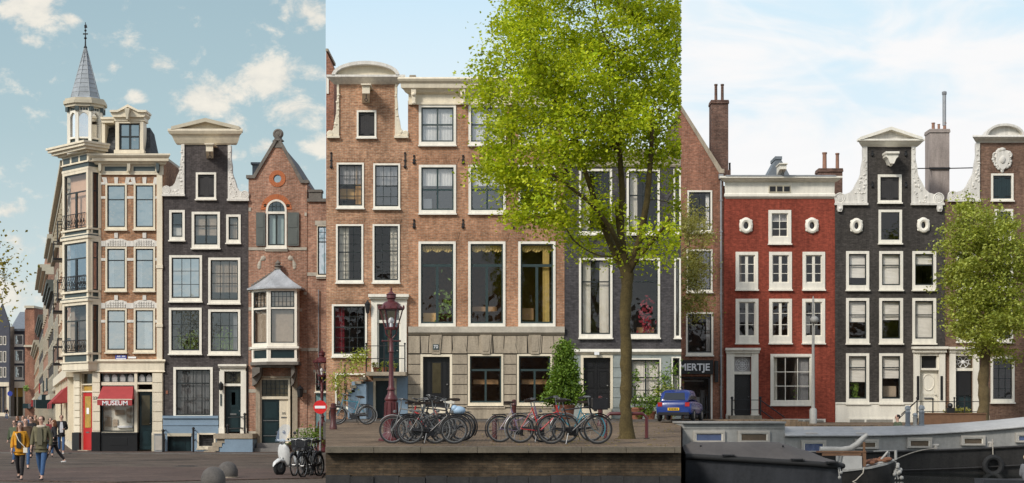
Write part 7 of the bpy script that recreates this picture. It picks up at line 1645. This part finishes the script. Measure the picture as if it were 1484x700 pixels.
for n_, c in (('jacket_olive', (.13, .115, .065)), ('jacket_yellow', (.55, .25, .015)), ('jeans', (.045, .10, .21)), ('trousers_black', (.015, .014, .016)), ('top_black', (.018, .018, .02)), ('top_grey', (.16, .16, .17)), ('top_brown', (.10, .06, .035)), ('top_white', (.6, .6, .62)), ('top_red', (.22, .04, .04)), ('jumper_olive', (.11, .10, .065)), ('hair_brown', (.06, .032, .018)), ('hair_dark', (.015, .011, .009)), ('hair_red', (.14, .055, .022)), ('hair_grey', (.35, .32, .28)), ('hair_blond', (.45,.33,.2)), ('lips', (.35, .12, .1)), ('shoe_dark', (.03, .028, .027)), ('shoe_white', (.6, .6, .58)), ('fleece', (.55, .47, .36)), ('jacket_green', (.1, .12, .07))): plain(n_, c, .85, .15, 14, bmp=.15)
def stand(px, py): D = 1.83*F/(py-600); return P(px, py, D)
person('woman in a yellow jacket and black leggings with pale shoulder bag', stand(29, 696.5), R(4), 1.60, .16, 'jacket_yellow', 'trousers_black', 'hair_red', .2, (.15, .1), 0, True, bag='curtain_cream', inner='top_black', female=True)
person('man in olive hooded jacket and blue jeans walking beside the yellow jacket', stand(60, 697), R(-3), 1.77, .2, 'jacket_olive', 'jeans', 'hair_brown', .12, (.0, .05), .5, inner='jumper_olive', hood='fleece')
person('woman in black crossing behind the man in the olive jacket', stand(78, 673.5), R(-70), 1.62, .38, 'top_black', 'trousers_black', 'hair_red', .15, (.4, .9), 0, True, female=True, shoe='shoe_white')
person('man in dark open jacket, white shirt and jeans by the shop arcade', stand(89, 658), R(15), 1.78, .22, 'top_black', 'jeans', 'hair_brown', .06, (1, .1), 0, inner='top_white', shoe='shoe_white')
for px, py, H_, tp, hr, kw, lab in ((37, 680, 1.68, 'top_brown', 'hair_grey', dict(bald=True), 'bald man in brown coat just behind the yellow jacket woman'), (21, 672, 1.6, 'jacket_green', 'hair_brown', {}, 'person in a green coat behind the shoulder of the yellow jacket'), (45, 664, 1.72, 'top_black', 'hair_dark', {}, 'person in a black top between yellow jacket and olive jacket'), (33, 652, 1.75, 'top_grey', 'hair_dark', {}, 'grey clothed person deeper in the crowd behind the bald man'), (73, 662, 1.66, 'top_red', 'hair_dark', dict(long_hair=True, female=True), 'dark haired woman in a red top near the shop arcade'), (51, 650, 1.78, 'top_brown', 'hair_brown', {}, 'person in brown far back beside the street houses'), (25, 645, 1.7, 'top_black', 'hair_red', dict(long_hair=True), 'person with reddish hair at the back of the crowd'), (41, 640, 1.75, 'jeans', 'hair_dark', {}, 'person in a blue top at the very back of the crowd')):
    person(lab, stand(px, py), R(random.uniform(-25, 25)), H_, random.uniform(.05, .25), tp, random.choice(['trousers_black', 'jeans']), hr, .1, detail=False, **kw)
q = P(9.5, 604, 230); q.z = zst(230); person('distant lone walker in dark jacket at the far end of the street', q, R(20), 1.75, .2, 'top_black', 'jeans', 'hair_dark', detail=False)
q = P(1301, 612, 63.42); q.z = -1.375+.45-.82; person('dark haired person in dark green top sitting behind the houseboat roof', q, R(-75), 1.72, 0, 'jacket_green', 'trousers_black', 'hair_dark', sit=True, detail=False)
o = thing('bench', 'low wooden bench on the far deck hidden behind the houseboat roof', 'bench', P(1301, 612, 63.42)); o.location.z = -1.375
m = MB(); m.box(-.75, .75, -.2, .3, .4, .45); obj('seat', m, 'boat_wood', o); m = MB(); m.box(-.65, -.58, -.15, .25, 0, .4); m.box(.58, .65, -.15, .25, 0, .4); obj('leg', m, 'iron', o)
# ================================================================== boats
DB = 60.; sB = F/DB
def bx_(px): return (px-CX)/sB
def bz_(py): return (HY-py)/sB
o = thing('houseboat', 'long white houseboat with black hull moored before the red and black houses', 'houseboat', (bx_(1240), DB, -2.12)); ox, oz = bx_(1240), -2.12
def W(m): m.v = [(v[0]-ox, v[1], v[2]-oz) for v in m.v]; return m
sheer = lambda x: 655-.00009*(x-1150)**2 if x > 1150 else 655          # px of the hull's top edge
def hullsec(xs, y0, y1, ztop, zbot, flare=.1):
    m = MB(); n = len(xs)
    vs = []
    for i, x in enumerate(xs):
        vs += [(x, y0+flare, zbot), (x, y0, ztop[i]), (x, y1, ztop[i]), (x, y1-flare, zbot)]
    fs = [(i*4+k, i*4+(k+1) % 4, (i+1)*4+(k+1) % 4, (i+1)*4+k) for i in range(n-1) for k in range(4)]+[(0, 1, 2, 3), tuple((n-1)*4+k for k in (3, 2, 1, 0))]
    return m.add(vs, fs)
xs = [988+i*(1560-988)/24 for i in range(25)]
m = hullsec([bx_(x) for x in xs], -.5, 3.6, [bz_(sheer(x)) for x in xs], -2.5, .15); obj('hull', W(m), 'boat_black', o)
m = MB()
for i in range(24):
    a, c = xs[i], xs[i+1]; m.tube([(bx_(a), -.53, bz_(sheer(a)+1)), (bx_(c), -.53, bz_(sheer(c)+1))], .05, 6)
    m.tube([(bx_(a), -.5, bz_(sheer(a)+28)), (bx_(c), -.5, bz_(sheer(c)+28))], .035, 6)
obj('rubbing_strake', W(m), 'boat_black', o)
# cabin: low left part and long right part with a cambered roof that rises to the bow
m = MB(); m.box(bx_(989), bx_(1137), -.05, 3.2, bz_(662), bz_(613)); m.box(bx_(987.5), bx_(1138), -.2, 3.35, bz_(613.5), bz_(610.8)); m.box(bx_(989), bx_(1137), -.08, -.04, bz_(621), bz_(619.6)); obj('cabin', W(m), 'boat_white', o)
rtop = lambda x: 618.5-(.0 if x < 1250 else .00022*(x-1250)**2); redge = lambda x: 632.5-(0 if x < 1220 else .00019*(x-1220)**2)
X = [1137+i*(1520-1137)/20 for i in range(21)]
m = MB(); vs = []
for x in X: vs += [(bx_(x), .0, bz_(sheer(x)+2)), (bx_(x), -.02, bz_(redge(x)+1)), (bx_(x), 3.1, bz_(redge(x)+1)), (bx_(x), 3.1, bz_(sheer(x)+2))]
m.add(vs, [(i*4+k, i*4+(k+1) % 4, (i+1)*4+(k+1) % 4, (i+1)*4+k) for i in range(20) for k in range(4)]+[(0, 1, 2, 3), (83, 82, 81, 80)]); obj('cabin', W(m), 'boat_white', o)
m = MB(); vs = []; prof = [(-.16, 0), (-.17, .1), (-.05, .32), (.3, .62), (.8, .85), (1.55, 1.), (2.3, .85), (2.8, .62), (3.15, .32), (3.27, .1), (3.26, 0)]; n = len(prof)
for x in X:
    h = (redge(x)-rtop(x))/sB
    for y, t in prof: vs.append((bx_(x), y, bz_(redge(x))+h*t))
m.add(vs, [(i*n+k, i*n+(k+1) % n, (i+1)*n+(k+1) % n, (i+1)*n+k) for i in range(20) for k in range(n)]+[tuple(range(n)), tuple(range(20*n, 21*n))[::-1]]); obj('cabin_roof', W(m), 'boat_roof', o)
for x0, x1 in ((1167.5, 1185), (1240, 1256)):
    m = MB(); h = (redge(x0)-rtop(x0))/sB; z = bz_(redge(x0))
    m.add([(bx_(x0), -.10, z+h*.25+.02), (bx_(x1), -.10, z+h*.25+.02), (bx_(x1-2), .8, z+h*.85+.03), (bx_(x0+2), .8, z+h*.85+.03), (bx_(x0), -.10, z+h*.2), (bx_(x1), -.10, z+h*.2)], [(0, 1, 2, 3), (0, 4, 5, 1)]); obj('roof_patch', W(m), 'boat_frame', o)
for x0, x1, y0, y1, blind in ((1004, 1050, 624, 641, 'blue_blind'), (1069, 1115, 624, 641, 'brown_blind'), (1161, 1197, 638, 656, 'blue_blind'), (1238, 1273, 636.5, 650.5, 'brown_blind'), (1314, 1350, 634, 649, 'brown_blind'), (1392, 1427, 631, 645.5, 'brown_blind'), (1471, 1506, 627, 641, 'blue_blind')):
    d = -.05 if x0 < 1137 else -.02; m = MB(); f = 3.4
    for a, c, e, g in ((x0, y0, x0+f, y1), (x1-f, y0, x1, y1), (x0+f, y0, x1-f, y0+f), (x0+f, y1-f*.8, x1-f, y1)): m.box(bx_(a), bx_(e), d-.09, d+.02, bz_(g), bz_(c))
    w = obj('window', W(m), 'boat_frame', o); m = MB()
    for a, c, e, g in ((x0+f, y0+f, x0+f+1.5, y1-f*.8), (x1-f-1.5, y0+f, x1-f, y1-f*.8), (x0+f+1.5, y0+f, x1-f-1.5, y0+f+1.4)): m.box(bx_(a), bx_(e), d-.06, d+.02, bz_(g), bz_(c))
    obj('sash', W(m), 'white', w); m = MB(); m.box(bx_(x0+f), bx_(x1-f), d-.02, d-.008, bz_(y1-f*.8), bz_(y0+f)); obj('blind', W(m), blind, w); m = MB(); m.quad((bx_(x0+f), d-.04, bz_(y1-f*.8)), (bx_(x1-f), d-.04, bz_(y1-f*.8)), (bx_(x1-f), d-.04, bz_(y0+f)), (bx_(x0+f), d-.04, bz_(y0+f))); obj('pane', W(m), 'pane_soft', w)
for x in (1352, 1431): 
    m = MB(); z = bz_(sheer(x)); m.tube([(bx_(x), -.42, z), (bx_(x), -.42, z+.16)], .07, 10); m.tube([(bx_(x)-.1, -.42, z+.16), (bx_(x)+.1, -.42, z+.16)], .05, 8); obj('mooring_bitt', W(m), 'boat_frame', o)
m = MB()
for i in range(27):
    pass
m.tube([(bx_(1290+i*5), -.6, bz_(666-i*1.0-4*math.sin(i/13*1.57)+3*math.sin(i/13*3.14)*-1)) for i in range(13)], .02, 5); obj('mooring_rope', W(m), 'rope', o)
t_ = thing('tyre_fender', 'old black tyre hanging as a fender on the houseboat hull', 'tyre', (bx_(1432), DB-.62, bz_(674))); m = MB(); m.ring((0, 0, 0), .3, .1, 'y', 26, 8); obj('tyre', m, 'rubber', t_, True); m = MB(); m.tube([(0, .0, .3), (0, .08, .95)], .02, 5); obj('rope', m, 'rope', t_)
for px, lab, hh, rr in ((1315.5, 'tall grey stove pipe on the houseboat roof beside the sitting person', 31, 3.6), (1326, 'short pale vent pipe between two taller pipes on the houseboat', 20, 3), (1335.5, 'tall grey stove pipe with cowl before the white door', 31, 3.8)):
    t_ = thing('stove_pipe', lab, 'pipe', ((px-CX)*(DB+1.3)/F, DB+1.3, bz_(rtop(px)+1)), 0, 'pipes on the houseboat roof'); h = hh/sB; r = rr/sB
    m = MB(); m.lathe([(r*1.25, -.03), (r*1.25, .05), (r, .07), (r, h*.62), (r*1.2, h*.63), (r*1.2, h*.68), (r*.95, h*.7)], (0, 0, 0), 14); obj('pipe', m, 'lead_dark' if hh > 25 else 'boat_white', t_, True); m = MB(); m.lathe([(r*.95, h*.7), (r*.9, h*.8), (r*1.3, h*.82), (r*1.1, h*.94), (r*.4, h), (.001, h)], (0, 0, 0), 14); obj('cowl', m, 'lead', t_, True)
t_ = thing('planter_box', 'long dark wooden planter behind the houseboat roof by the house doors', 'planter', P(1382, 612, 70)); t_.location.z = -.43; m = MB(); w = 1.3; m.box(-w, w, -.25, .25, 0, .42); m.box(-w-.03, w+.03, -.28, .28, .42, .47); obj('box', m, 'boat_wood', t_); m = MB(); m.box(-w+.05, w-.05, -.2, .2, .47, .485); obj('soil', m, 'soil', t_)
t_ = thing('iron_railing', 'black iron railing along the stoop of the white and green doors', 'railing', P(1380, 612, 83)); t_.location.z = -.43; k = 83/F; m = MB()
for px, h in ((1329, 1.2), (1352, 1.15), (1383, 1.2), (1398, 1.25), (1421, 1.2)):
    x = (px-1380)*k; m.tube([(x, 0, 0), (x, 0, h)], .035, 6); m.ball((x, 0, h+.03), .055, 6, 5)
for z in (.55, 1.05): m.tube([(-51*k, 0, z), (41*k, 0, z)], .02, 5)
for dx in (0, 6): m.tube([(-51*k-.0, .0, 1.1), (-(80-dx)*k, 0, .1+dx*.05)], .025, 5)
obj('rails', m, 'iron', t_); m = MB(); m.box(-8*k, 2*k, -.06, .06, .0, .75); m.ball((-3*k, 0, .85), .14, 8, 6); obj('gate_ornament', m, 'iron', t_)

# small open work boat between
DW = 53.; sW = F/DW; wx = lambda px: (px-1235)/sW; wz = lambda py: (HY-py)/sW+2.12
o = thing('work_boat', 'small dark work boat with white box, wooden rail and white fender at its bow', 'boat', (P(1235, 600, DW).x, DW, -2.12))
def boat_hull(m, st, beam, ztop, zbot, n=9):
    """st: stations (x, half width factor, top z); hull with round bilge"""
    vs = []; k = 7
    for x, f, zt in st:
        w = beam*f
        for i in range(k):
            a = math.pi*i/(k-1); y = -w*math.cos(a)*(1 if abs(math.cos(a)) > .99 else .94+.06*abs(math.cos(a))); z = zbot+(zt-zbot)*(1-math.sin(a)**.6); vs.append((x, y, z))
    m.add(vs, [(i*k+j, i*k+j+1, (i+1)*k+j+1, (i+1)*k+j) for i in range(len(st)-1) for j in range(k-1)]+[tuple(range(k)), tuple(range((len(st)-1)*k, len(st)*k))[::-1]])
st = [(wx(1150), .8, wz(685)), (wx(1180), .95, wz(683)), (wx(1220), 1, wz(679)), (wx(1255), .9, wz(675)), (wx(1280), .6, wz(670)), (wx(1296), .12, wz(666))]
m = MB(); boat_hull(m, st, .95, 0, -.3); obj('hull', m, 'boat_black', o, True)
m = MB(); vs = []
for x, f, z in st: vs += [(x, -.97*f, z), (x, .97*f, z), (x, .97*f, z-.06), (x, -.97*f, z-.06)]
m.add(vs, [(i*4+k, i*4+(k+1) % 4, (i+1)*4+(k+1) % 4, (i+1)*4+k) for i in range(5) for k in range(4)]+[(0, 1, 2, 3), (23, 22, 21, 20)]); obj('deck', m, 'boat_white', o)
m = MB(); m.box(wx(1214), wx(1240.5), -.9, .3, wz(679), wz(660)); obj('box', m, 'boat_roof', o)
m = MB(); m.box(wx(1176), wx(1247), -.86, -.8, wz(655), wz(652.6)); m.box(wx(1242), wx(1247), -.84, -.78, wz(675), wz(655)); m.box(wx(1184), wx(1240), -.88, -.84, wz(659.5), wz(656)); m.box(wx(1243), wx(1246), -.84, -.78, wz(652.6), wz(640)); obj('wooden_rail', m, 'boat_wood', o)
m = MB(); pts = [(1184, 651), (1200, 651), (1215, 651.5), (1228, 649.5), (1238, 643), (1246, 635), (1252, 629.5)]; m.tube([(wx(x), -.5, wz(y)) for x, y in pts], [.1, .1, .1, .1, .1, .09, .06], 10); obj('tiller', m, 'boat_white', o, True)
m = MB()
for x, y0, y1 in ((1285.5, 669, 653), (1296, 666, 652)): m.tube([(wx(x), -.2, wz(y0)), (wx(x), -.2, wz(y1))], .045, 8)
m.tube([(wx(1296), -.2, wz(652.6)), (wx(1262), -.4, wz(653.5))], .012, 5); m.tube([(wx(1273), -.3, wz(667)), (wx(1284), -.3, wz(654))], .04, 7); m.tube([(wx(1268), -.5, wz(671)), (wx(1292), -.3, wz(667))], .05, 7); obj('bow_rail', m, 'boat_white', o, True)
m = MB()
for i in range(16): a = random.uniform(1248, 1282); m.ball((wx(a), random.uniform(-.6, 0), wz(672-(a-1248)*.15-random.random()*3)), random.uniform(.05, .11), 7, 5, (1.5, 1, .7))
obj('rope_coil', m, 'rust', o)
m = MB(); m.tube([(wx(1243), -.95, wz(676)), (wx(1240), -1.1, wz(684)), (wx(1230), -1.1, wz(694)), (wx(1215), -1.0, wz(702))], .018, 5); obj('mooring_rope', m, 'rope', o)
m = MB()
for i in range(14): m.ball((wx(1297)+random.gauss(0, .07), -.25+random.gauss(0, .05), wz(680)+random.gauss(0, .09)), .07, 7, 5)
for s_ in (-.05, .05): m.tube([(wx(1297), -.25, wz(686)), (wx(1297)+s_, -.25, wz(694))], .02, 5)
m.tube([(wx(1296), -.2, wz(668)), (wx(1297), -.25, wz(676))], .015, 5); obj('fender', m, 'boat_white', o, True)

# covered sloop in front
DS = 48.; sS = F/DS; sx = lambda px: (px-1100)/sS; sz = lambda py: (HY-py)/sS+2.12
o = thing('covered_boat', 'dark sloop under a taut grey brown boat cover moored in front', 'boat', (P(1100, 600, DS).x, DS, -2.12))
st = [(sx(989), .86, sz(659)), (sx(1010), .93, sz(660)), (sx(1060), 1, sz(663)), (sx(1110), 1, sz(666)), (sx(1160), .97, sz(669)), (sx(1195), .9, sz(672)), (sx(1212), .8, sz(673))]
m = MB(); boat_hull(m, st, 1.1, 0, -.35); obj('hull', m, 'hull_grey', o, True)
m = MB()
for s_ in (-1, 1): m.tube([(x, s_*1.12*f, z-.02) for x, f, z in st], .085, 9)
m.tube([(st[-1][0], -1.12*.8, st[-1][2]-.02), (st[-1][0]+.03, 0, st[-1][2]-.02), (st[-1][0], 1.12*.8, st[-1][2]-.02)], .085, 9); obj('rubbing_strake', m, 'rubber', o, True)
ridge = lambda px: 640.5 if px < 1130 else 640.5+(px-1130)*.335
m = MB(); vs = []; K_ = 11; XS = [989, 993, 1003, 1015, 1040, 1070, 1100, 1128, 1136, 1150, 1175, 1195, 1209]
for px in XS:
    f = np.interp(sx(px), [q[0] for q in st], [q[1] for q in st]); ze = float(np.interp(sx(px), [q[0] for q in st], [q[2] for q in st]))+.03
    zr = max(sz(ridge(px)-(0 if px > 1003 else -(1003-px)*.5)), ze+.03)
    for i in range(K_):
        t = -1+2*i/(K_-1); y = 1.1*f*t; prof_ = 1-abs(t)**1.25; sag = .02*math.sin(px*.11+i)*(1-abs(t))
        vs.append((sx(px), y, ze+(zr-ze)*prof_+sag))
m.add(vs, [(i*K_+j, i*K_+j+1, (i+1)*K_+j+1, (i+1)*K_+j) for i in range(len(XS)-1) for j in range(K_-1)]+[tuple(range(K_)), tuple(range((len(XS)-1)*K_, len(XS)*K_))[::-1]]); cv = obj('boat_cover', m, 'tarp', o, True)
m = MB()
for px, py in ((1013, 646), (1131, 646)): m.ball((sx(px), -.45, sz(py)), .035, 7, 5)
for px in (1048, 1145, 1195):
    z = float(np.interp(sx(px), [q[0] for q in st], [q[2] for q in st])); m.box(sx(px)-.17, sx(px)+.17, -1.2, -1.05, z+.04, z+.1); m.box(sx(px)-.1, sx(px)+.22, -1.22, -1.12, z+.06, z+.075)
obj('cleat', m, 'iron', o)
m = MB()
for px, z_ in ((1205, 690), (1207, 683)): m.tube([(sx(px), -1.0, sz(676)), (sx(px+1), -1.08, sz(z_))], .015, 5); m.ball((sx(px+1), -1.08, sz(z_)), .05, 7, 5)
obj('small_fender', m, 'boat_white', o)
# dinghy with a rower at the lower right corner
q = P(1487, 700, 46.); o = thing('dinghy', 'small grey dinghy carrying the seated fair haired person', 'boat', (q.x, 46., -2.12)); st = [(-1.3, .8, .32), (-.4, 1, .3), (.5, .95, .32), (1.3, .1, .42)]
m = MB(); boat_hull(m, st, .6, 0, -.15); obj('hull', m, 'hull_grey', o, True); m = MB(); m.box(-.15, .2, -.55, .55, .18, .22); obj('thwart', m, 'boat_wood', o)
person('fair haired person in grey top seated in the small dinghy', (q.x+.03, 46., -2.12+.22-.82-.12), R(110), 1.72, 0, 'top_grey', 'trousers_black', 'hair_blond', sit=True, arms=(.6, .6), detail=True) if 'hair_blond' in MATS else None

# ================================================================== sky, sun, camera
w = bpy.data.worlds.new('World'); S.world = w; w.use_nodes = True; nt = w.node_tree; nt.nodes.clear(); out = nt.nodes.new('ShaderNodeOutputWorld')
SUN = Vector((-.55, -.62, .62)).normalized(); el = math.asin(SUN.z); az = math.atan2(SUN.x, SUN.y)
sky = nd(nt, 'ShaderNodeTexSky', sky_type='NISHITA', sun_disc=False, sun_elevation=el, sun_rotation=az, air_density=1.2, dust_density=1.5)
bg1 = nd(nt, 'ShaderNodeBackground', Strength=SKY); nt.links.new(sky.outputs[0], bg1.inputs['Color'])
tc = nd(nt, 'ShaderNodeTexCoord'); sp_ = nd(nt, 'ShaderNodeSeparateXYZ'); nt.links.new(tc.outputs['Generated'], sp_.inputs[0])
def mt(op, a, b_=None, c=None, clamp=False):
    n = nd(nt, 'ShaderNodeMath', operation=op, use_clamp=clamp)
    for i, v in enumerate((a, b_, c)):
        if v is None: continue
        if hasattr(v, 'links'): nt.links.new(v, n.inputs[i])
        else: n.inputs[i].default_value = v
    return n.outputs[0]
ay = mt('MAXIMUM', mt('ABSOLUTE', sp_.outputs[1]), .02); u = mt('DIVIDE', sp_.outputs[0], ay); v = mt('DIVIDE', mt('MAXIMUM', sp_.outputs[2], 0.), ay)
def vec(a, c, d=0.): n = nd(nt, 'ShaderNodeCombineXYZ'); [nt.links.new(x, n.inputs[i]) if hasattr(x, 'links') else setattr(n.inputs[i], 'default_value', x) for i, x in enumerate((a, c, d))]; return n.outputs[0]
def nz(su, sv, sc, det, ro, off=0., dist=0.): n = nd(nt, 'ShaderNodeTexNoise', Scale=sc, Detail=det, Roughness=ro, Distortion=dist); nt.links.new(vec(mt('MULTIPLY_ADD', u, su, off), mt('MULTIPLY', v, sv)), n.inputs['Vector']); return n.outputs['Fac']
def sst(x, a, b_): n = nd(nt, 'ShaderNodeMapRange', interpolation_type='SMOOTHSTEP'); n.inputs['From Min'].default_value = a; n.inputs['From Max'].default_value = b_; nt.links.new(x, n.inputs['Value']); return n.outputs['Result']
def col(c): return c
def grad(stops):
    r = nd(nt, 'ShaderNodeValToRGB'); e = r.color_ramp.elements
    while len(e) < len(stops): e.new(.5)
    for i, (p, c) in enumerate(stops): e[i].position = p; e[i].color = rgba(c)
    nt.links.new(mt('DIVIDE', v, .28, clamp=True), r.inputs['Fac']); return r.outputs['Color']
# left part of the sky: teal with cumulus
cum = None; n1 = nz(1, 1.3, 30, 10, .62, 3.1, .35); n2 = nz(1, 1.5, 75, 7, .65, 1.7)
for px, py, a, b_, k in ((300, 140, 75, 42, 1.), (395, 115, 85, 40, 1.), (430, 160, 60, 38, .75), (345, 175, 40, 22, .6), (45, 12, 80, 42, .95), (98, 28, 26, 24, .85), (40, 60, 26, 14, .6), (231, 92, 34, 18, .85), (447, 18, 46, 40, .95), (200, 140, 22, 14, .7), (165, 96, 22, 14, .6), (160, 50, 40, 30, .35), (470, 210, 50, 22, .6), (385, 215, 26, 22, .8), (335, 222, 24, 14, .6), (15, 305, 40, 22, .8), (30, 350, 60, 28, .75), (20, 420, 80, 40, .9), (185, 60, 30, 30, .4), (130, 110, 30, 20, .3)):
    d = mt('SQRT', mt('ADD', mt('POWER', mt('MULTIPLY', mt('ADD', u, -(px-CX)/F), F/a), 2.), mt('POWER', mt('MULTIPLY', mt('ADD', v, -(HY-py)/F), F/b_), 2.)))
    g = mt('MULTIPLY', mt('SUBTRACT', 1., d, clamp=True), k); cum = g if cum is None else mt('MAXIMUM', cum, g)
den = mt('ADD', mt('MULTIPLY', mt('POWER', cum, .7), .62), mt('ADD', mt('MULTIPLY', mt('SUBTRACT', n1, .5), 1.9), mt('MULTIPLY', mt('SUBTRACT', n2, .5), .8)))
cl = sst(den, .12, .58); shade = sst(mt('ADD', mt('MULTIPLY', n1, .8), mt('MULTIPLY', n2, .5)), .45, .85)
skyL = grad([(0, (.80, .83, .77)), (.35, (.58, .70, .72)), (.62, (.44, .59, .64)), (1., (.35, .50, .58))])
cloudc = mixc(nt, shade, (.70, .70, .66), (.93, .88, .78)); L_ = mixc(nt, mt('MULTIPLY', cl, .93), skyL, cloudc)
# middle: clear pale blue
Mi = grad([(0, (.93, .95, .93)), (.5, (.86, .93, .95)), (.75, (.72, .87, .96)), (1, (.55, .78, .95))])
# right: thin white veil with blue gaps and trails
n3 = nz(1, 3.2, 9, 6, .55, 5.3, .6); n4 = nz(1, 2.2, 30, 5, .6, 2.2)
gapb = mt('ADD', mt('MULTIPLY', sst(v, .05, .26), .42), mt('MULTIPLY', mt('SUBTRACT', n3, .5), 2.0)); bl_ = mt('MULTIPLY', sst(gapb, .12, .7), .8)
for px, py, a, b_, k in ((1200, 10, 160, 40, .75), (1330, 130, 90, 22, .35), (1010, 10, 50, 40, .5)):
    d = mt('SQRT', mt('ADD', mt('POWER', mt('MULTIPLY', mt('ADD', u, -(px-CX)/F), F/a), 2.), mt('POWER', mt('MULTIPLY', mt('ADD', v, -(HY-py)/F), F/b_), 2.))); bl_ = mt('MAXIMUM', bl_, mt('MULTIPLY', sst(mt('SUBTRACT', 1., mt('ADD', d, mt('MULTIPLY', mt('SUBTRACT', n4, .5), .9)), clamp=True), 0., .8), k))
Ri = mixc(nt, bl_, mixc(nt, n4, (.93, .94, .955), (.985, .975, .97)), grad([(0, (.86, .93, .97)), (1, (.58, .82, .97))]))
for (xa, ya, xb, yb, wd, k) in ((1060, -5, 1235, 150, 7., .22), (1110, 130, 1400, -10, 9., .25), (1400, 172, 1490, 150, 5., .35)):
    ua, va, ub, vb = (xa-CX)/F, (HY-ya)/F, (xb-CX)/F, (HY-yb)/F; l = math.hypot(ub-ua, vb-va); nx_, ny_ = -(vb-va)/l, (ub-ua)/l
    dist = mt('ABSOLUTE', mt('ADD', mt('MULTIPLY', u, nx_), mt('MULTIPLY_ADD', v, ny_, -(ua*nx_+va*ny_)))); f_ = mt('MULTIPLY', mt('SUBTRACT', 1., mt('MULTIPLY', mt('ADD', dist, mt('MULTIPLY', mt('SUBTRACT', n4, .5), .002)), F/wd), clamp=True), k); Ri = mixc(nt, f_, Ri, (.985, .98, .98))
low = mixc(nt, mt('GREATER_THAN', u, kL), L_, Mi); low = mixc(nt, mt('GREATER_THAN', u, kR), low, Ri)
bg2 = nd(nt, 'ShaderNodeBackground', Strength=2**-EXPO); nt.links.new(low, bg2.inputs['Color'])
mx = nd(nt, 'ShaderNodeMixShader'); hi = mt('SUBTRACT', 1., mt('MULTIPLY', sst(v, .30, .9), .6)); low = mixc(nt, sst(v, .28, .8), low, (.80, .75, .66)); nt.links.new(low, bg2.inputs['Color']); nt.links.new(hi, mx.inputs[0]); nt.links.new(bg1.outputs[0], mx.inputs[1]); nt.links.new(bg2.outputs[0], mx.inputs[2]); nt.links.new(mx.outputs[0], out.inputs['Surface'])
sun = bpy.data.lights.new('sun', 'SUN'); sun.energy = SUN_E; sun.angle = R(SUN_A); sun.color = (1, .955, .88); so = link(bpy.data.objects.new('sun', sun)); so.rotation_euler = SUN.to_track_quat('Z', 'Y').to_euler()
cam = bpy.data.cameras.new('camera'); co_ = link(bpy.data.objects.new('camera', cam)); cam.sensor_width = 36; cam.lens = 36*F/1484; cam.clip_end = 5000; cam.clip_start = .1
co_.location = (0, 0, 0); co_.rotation_euler = (R(90), 0, 0); cam.shift_y = (HY-350)/1484; S.camera = co_
S.view_settings.view_transform = 'Standard'; S.view_settings.look = 'None'; S.view_settings.exposure = EXPO; S.view_settings.gamma = 1; S.view_settings.use_curve_mapping = False
S.cycles.max_bounces = 8; S.cycles.transparent_max_bounces = 16
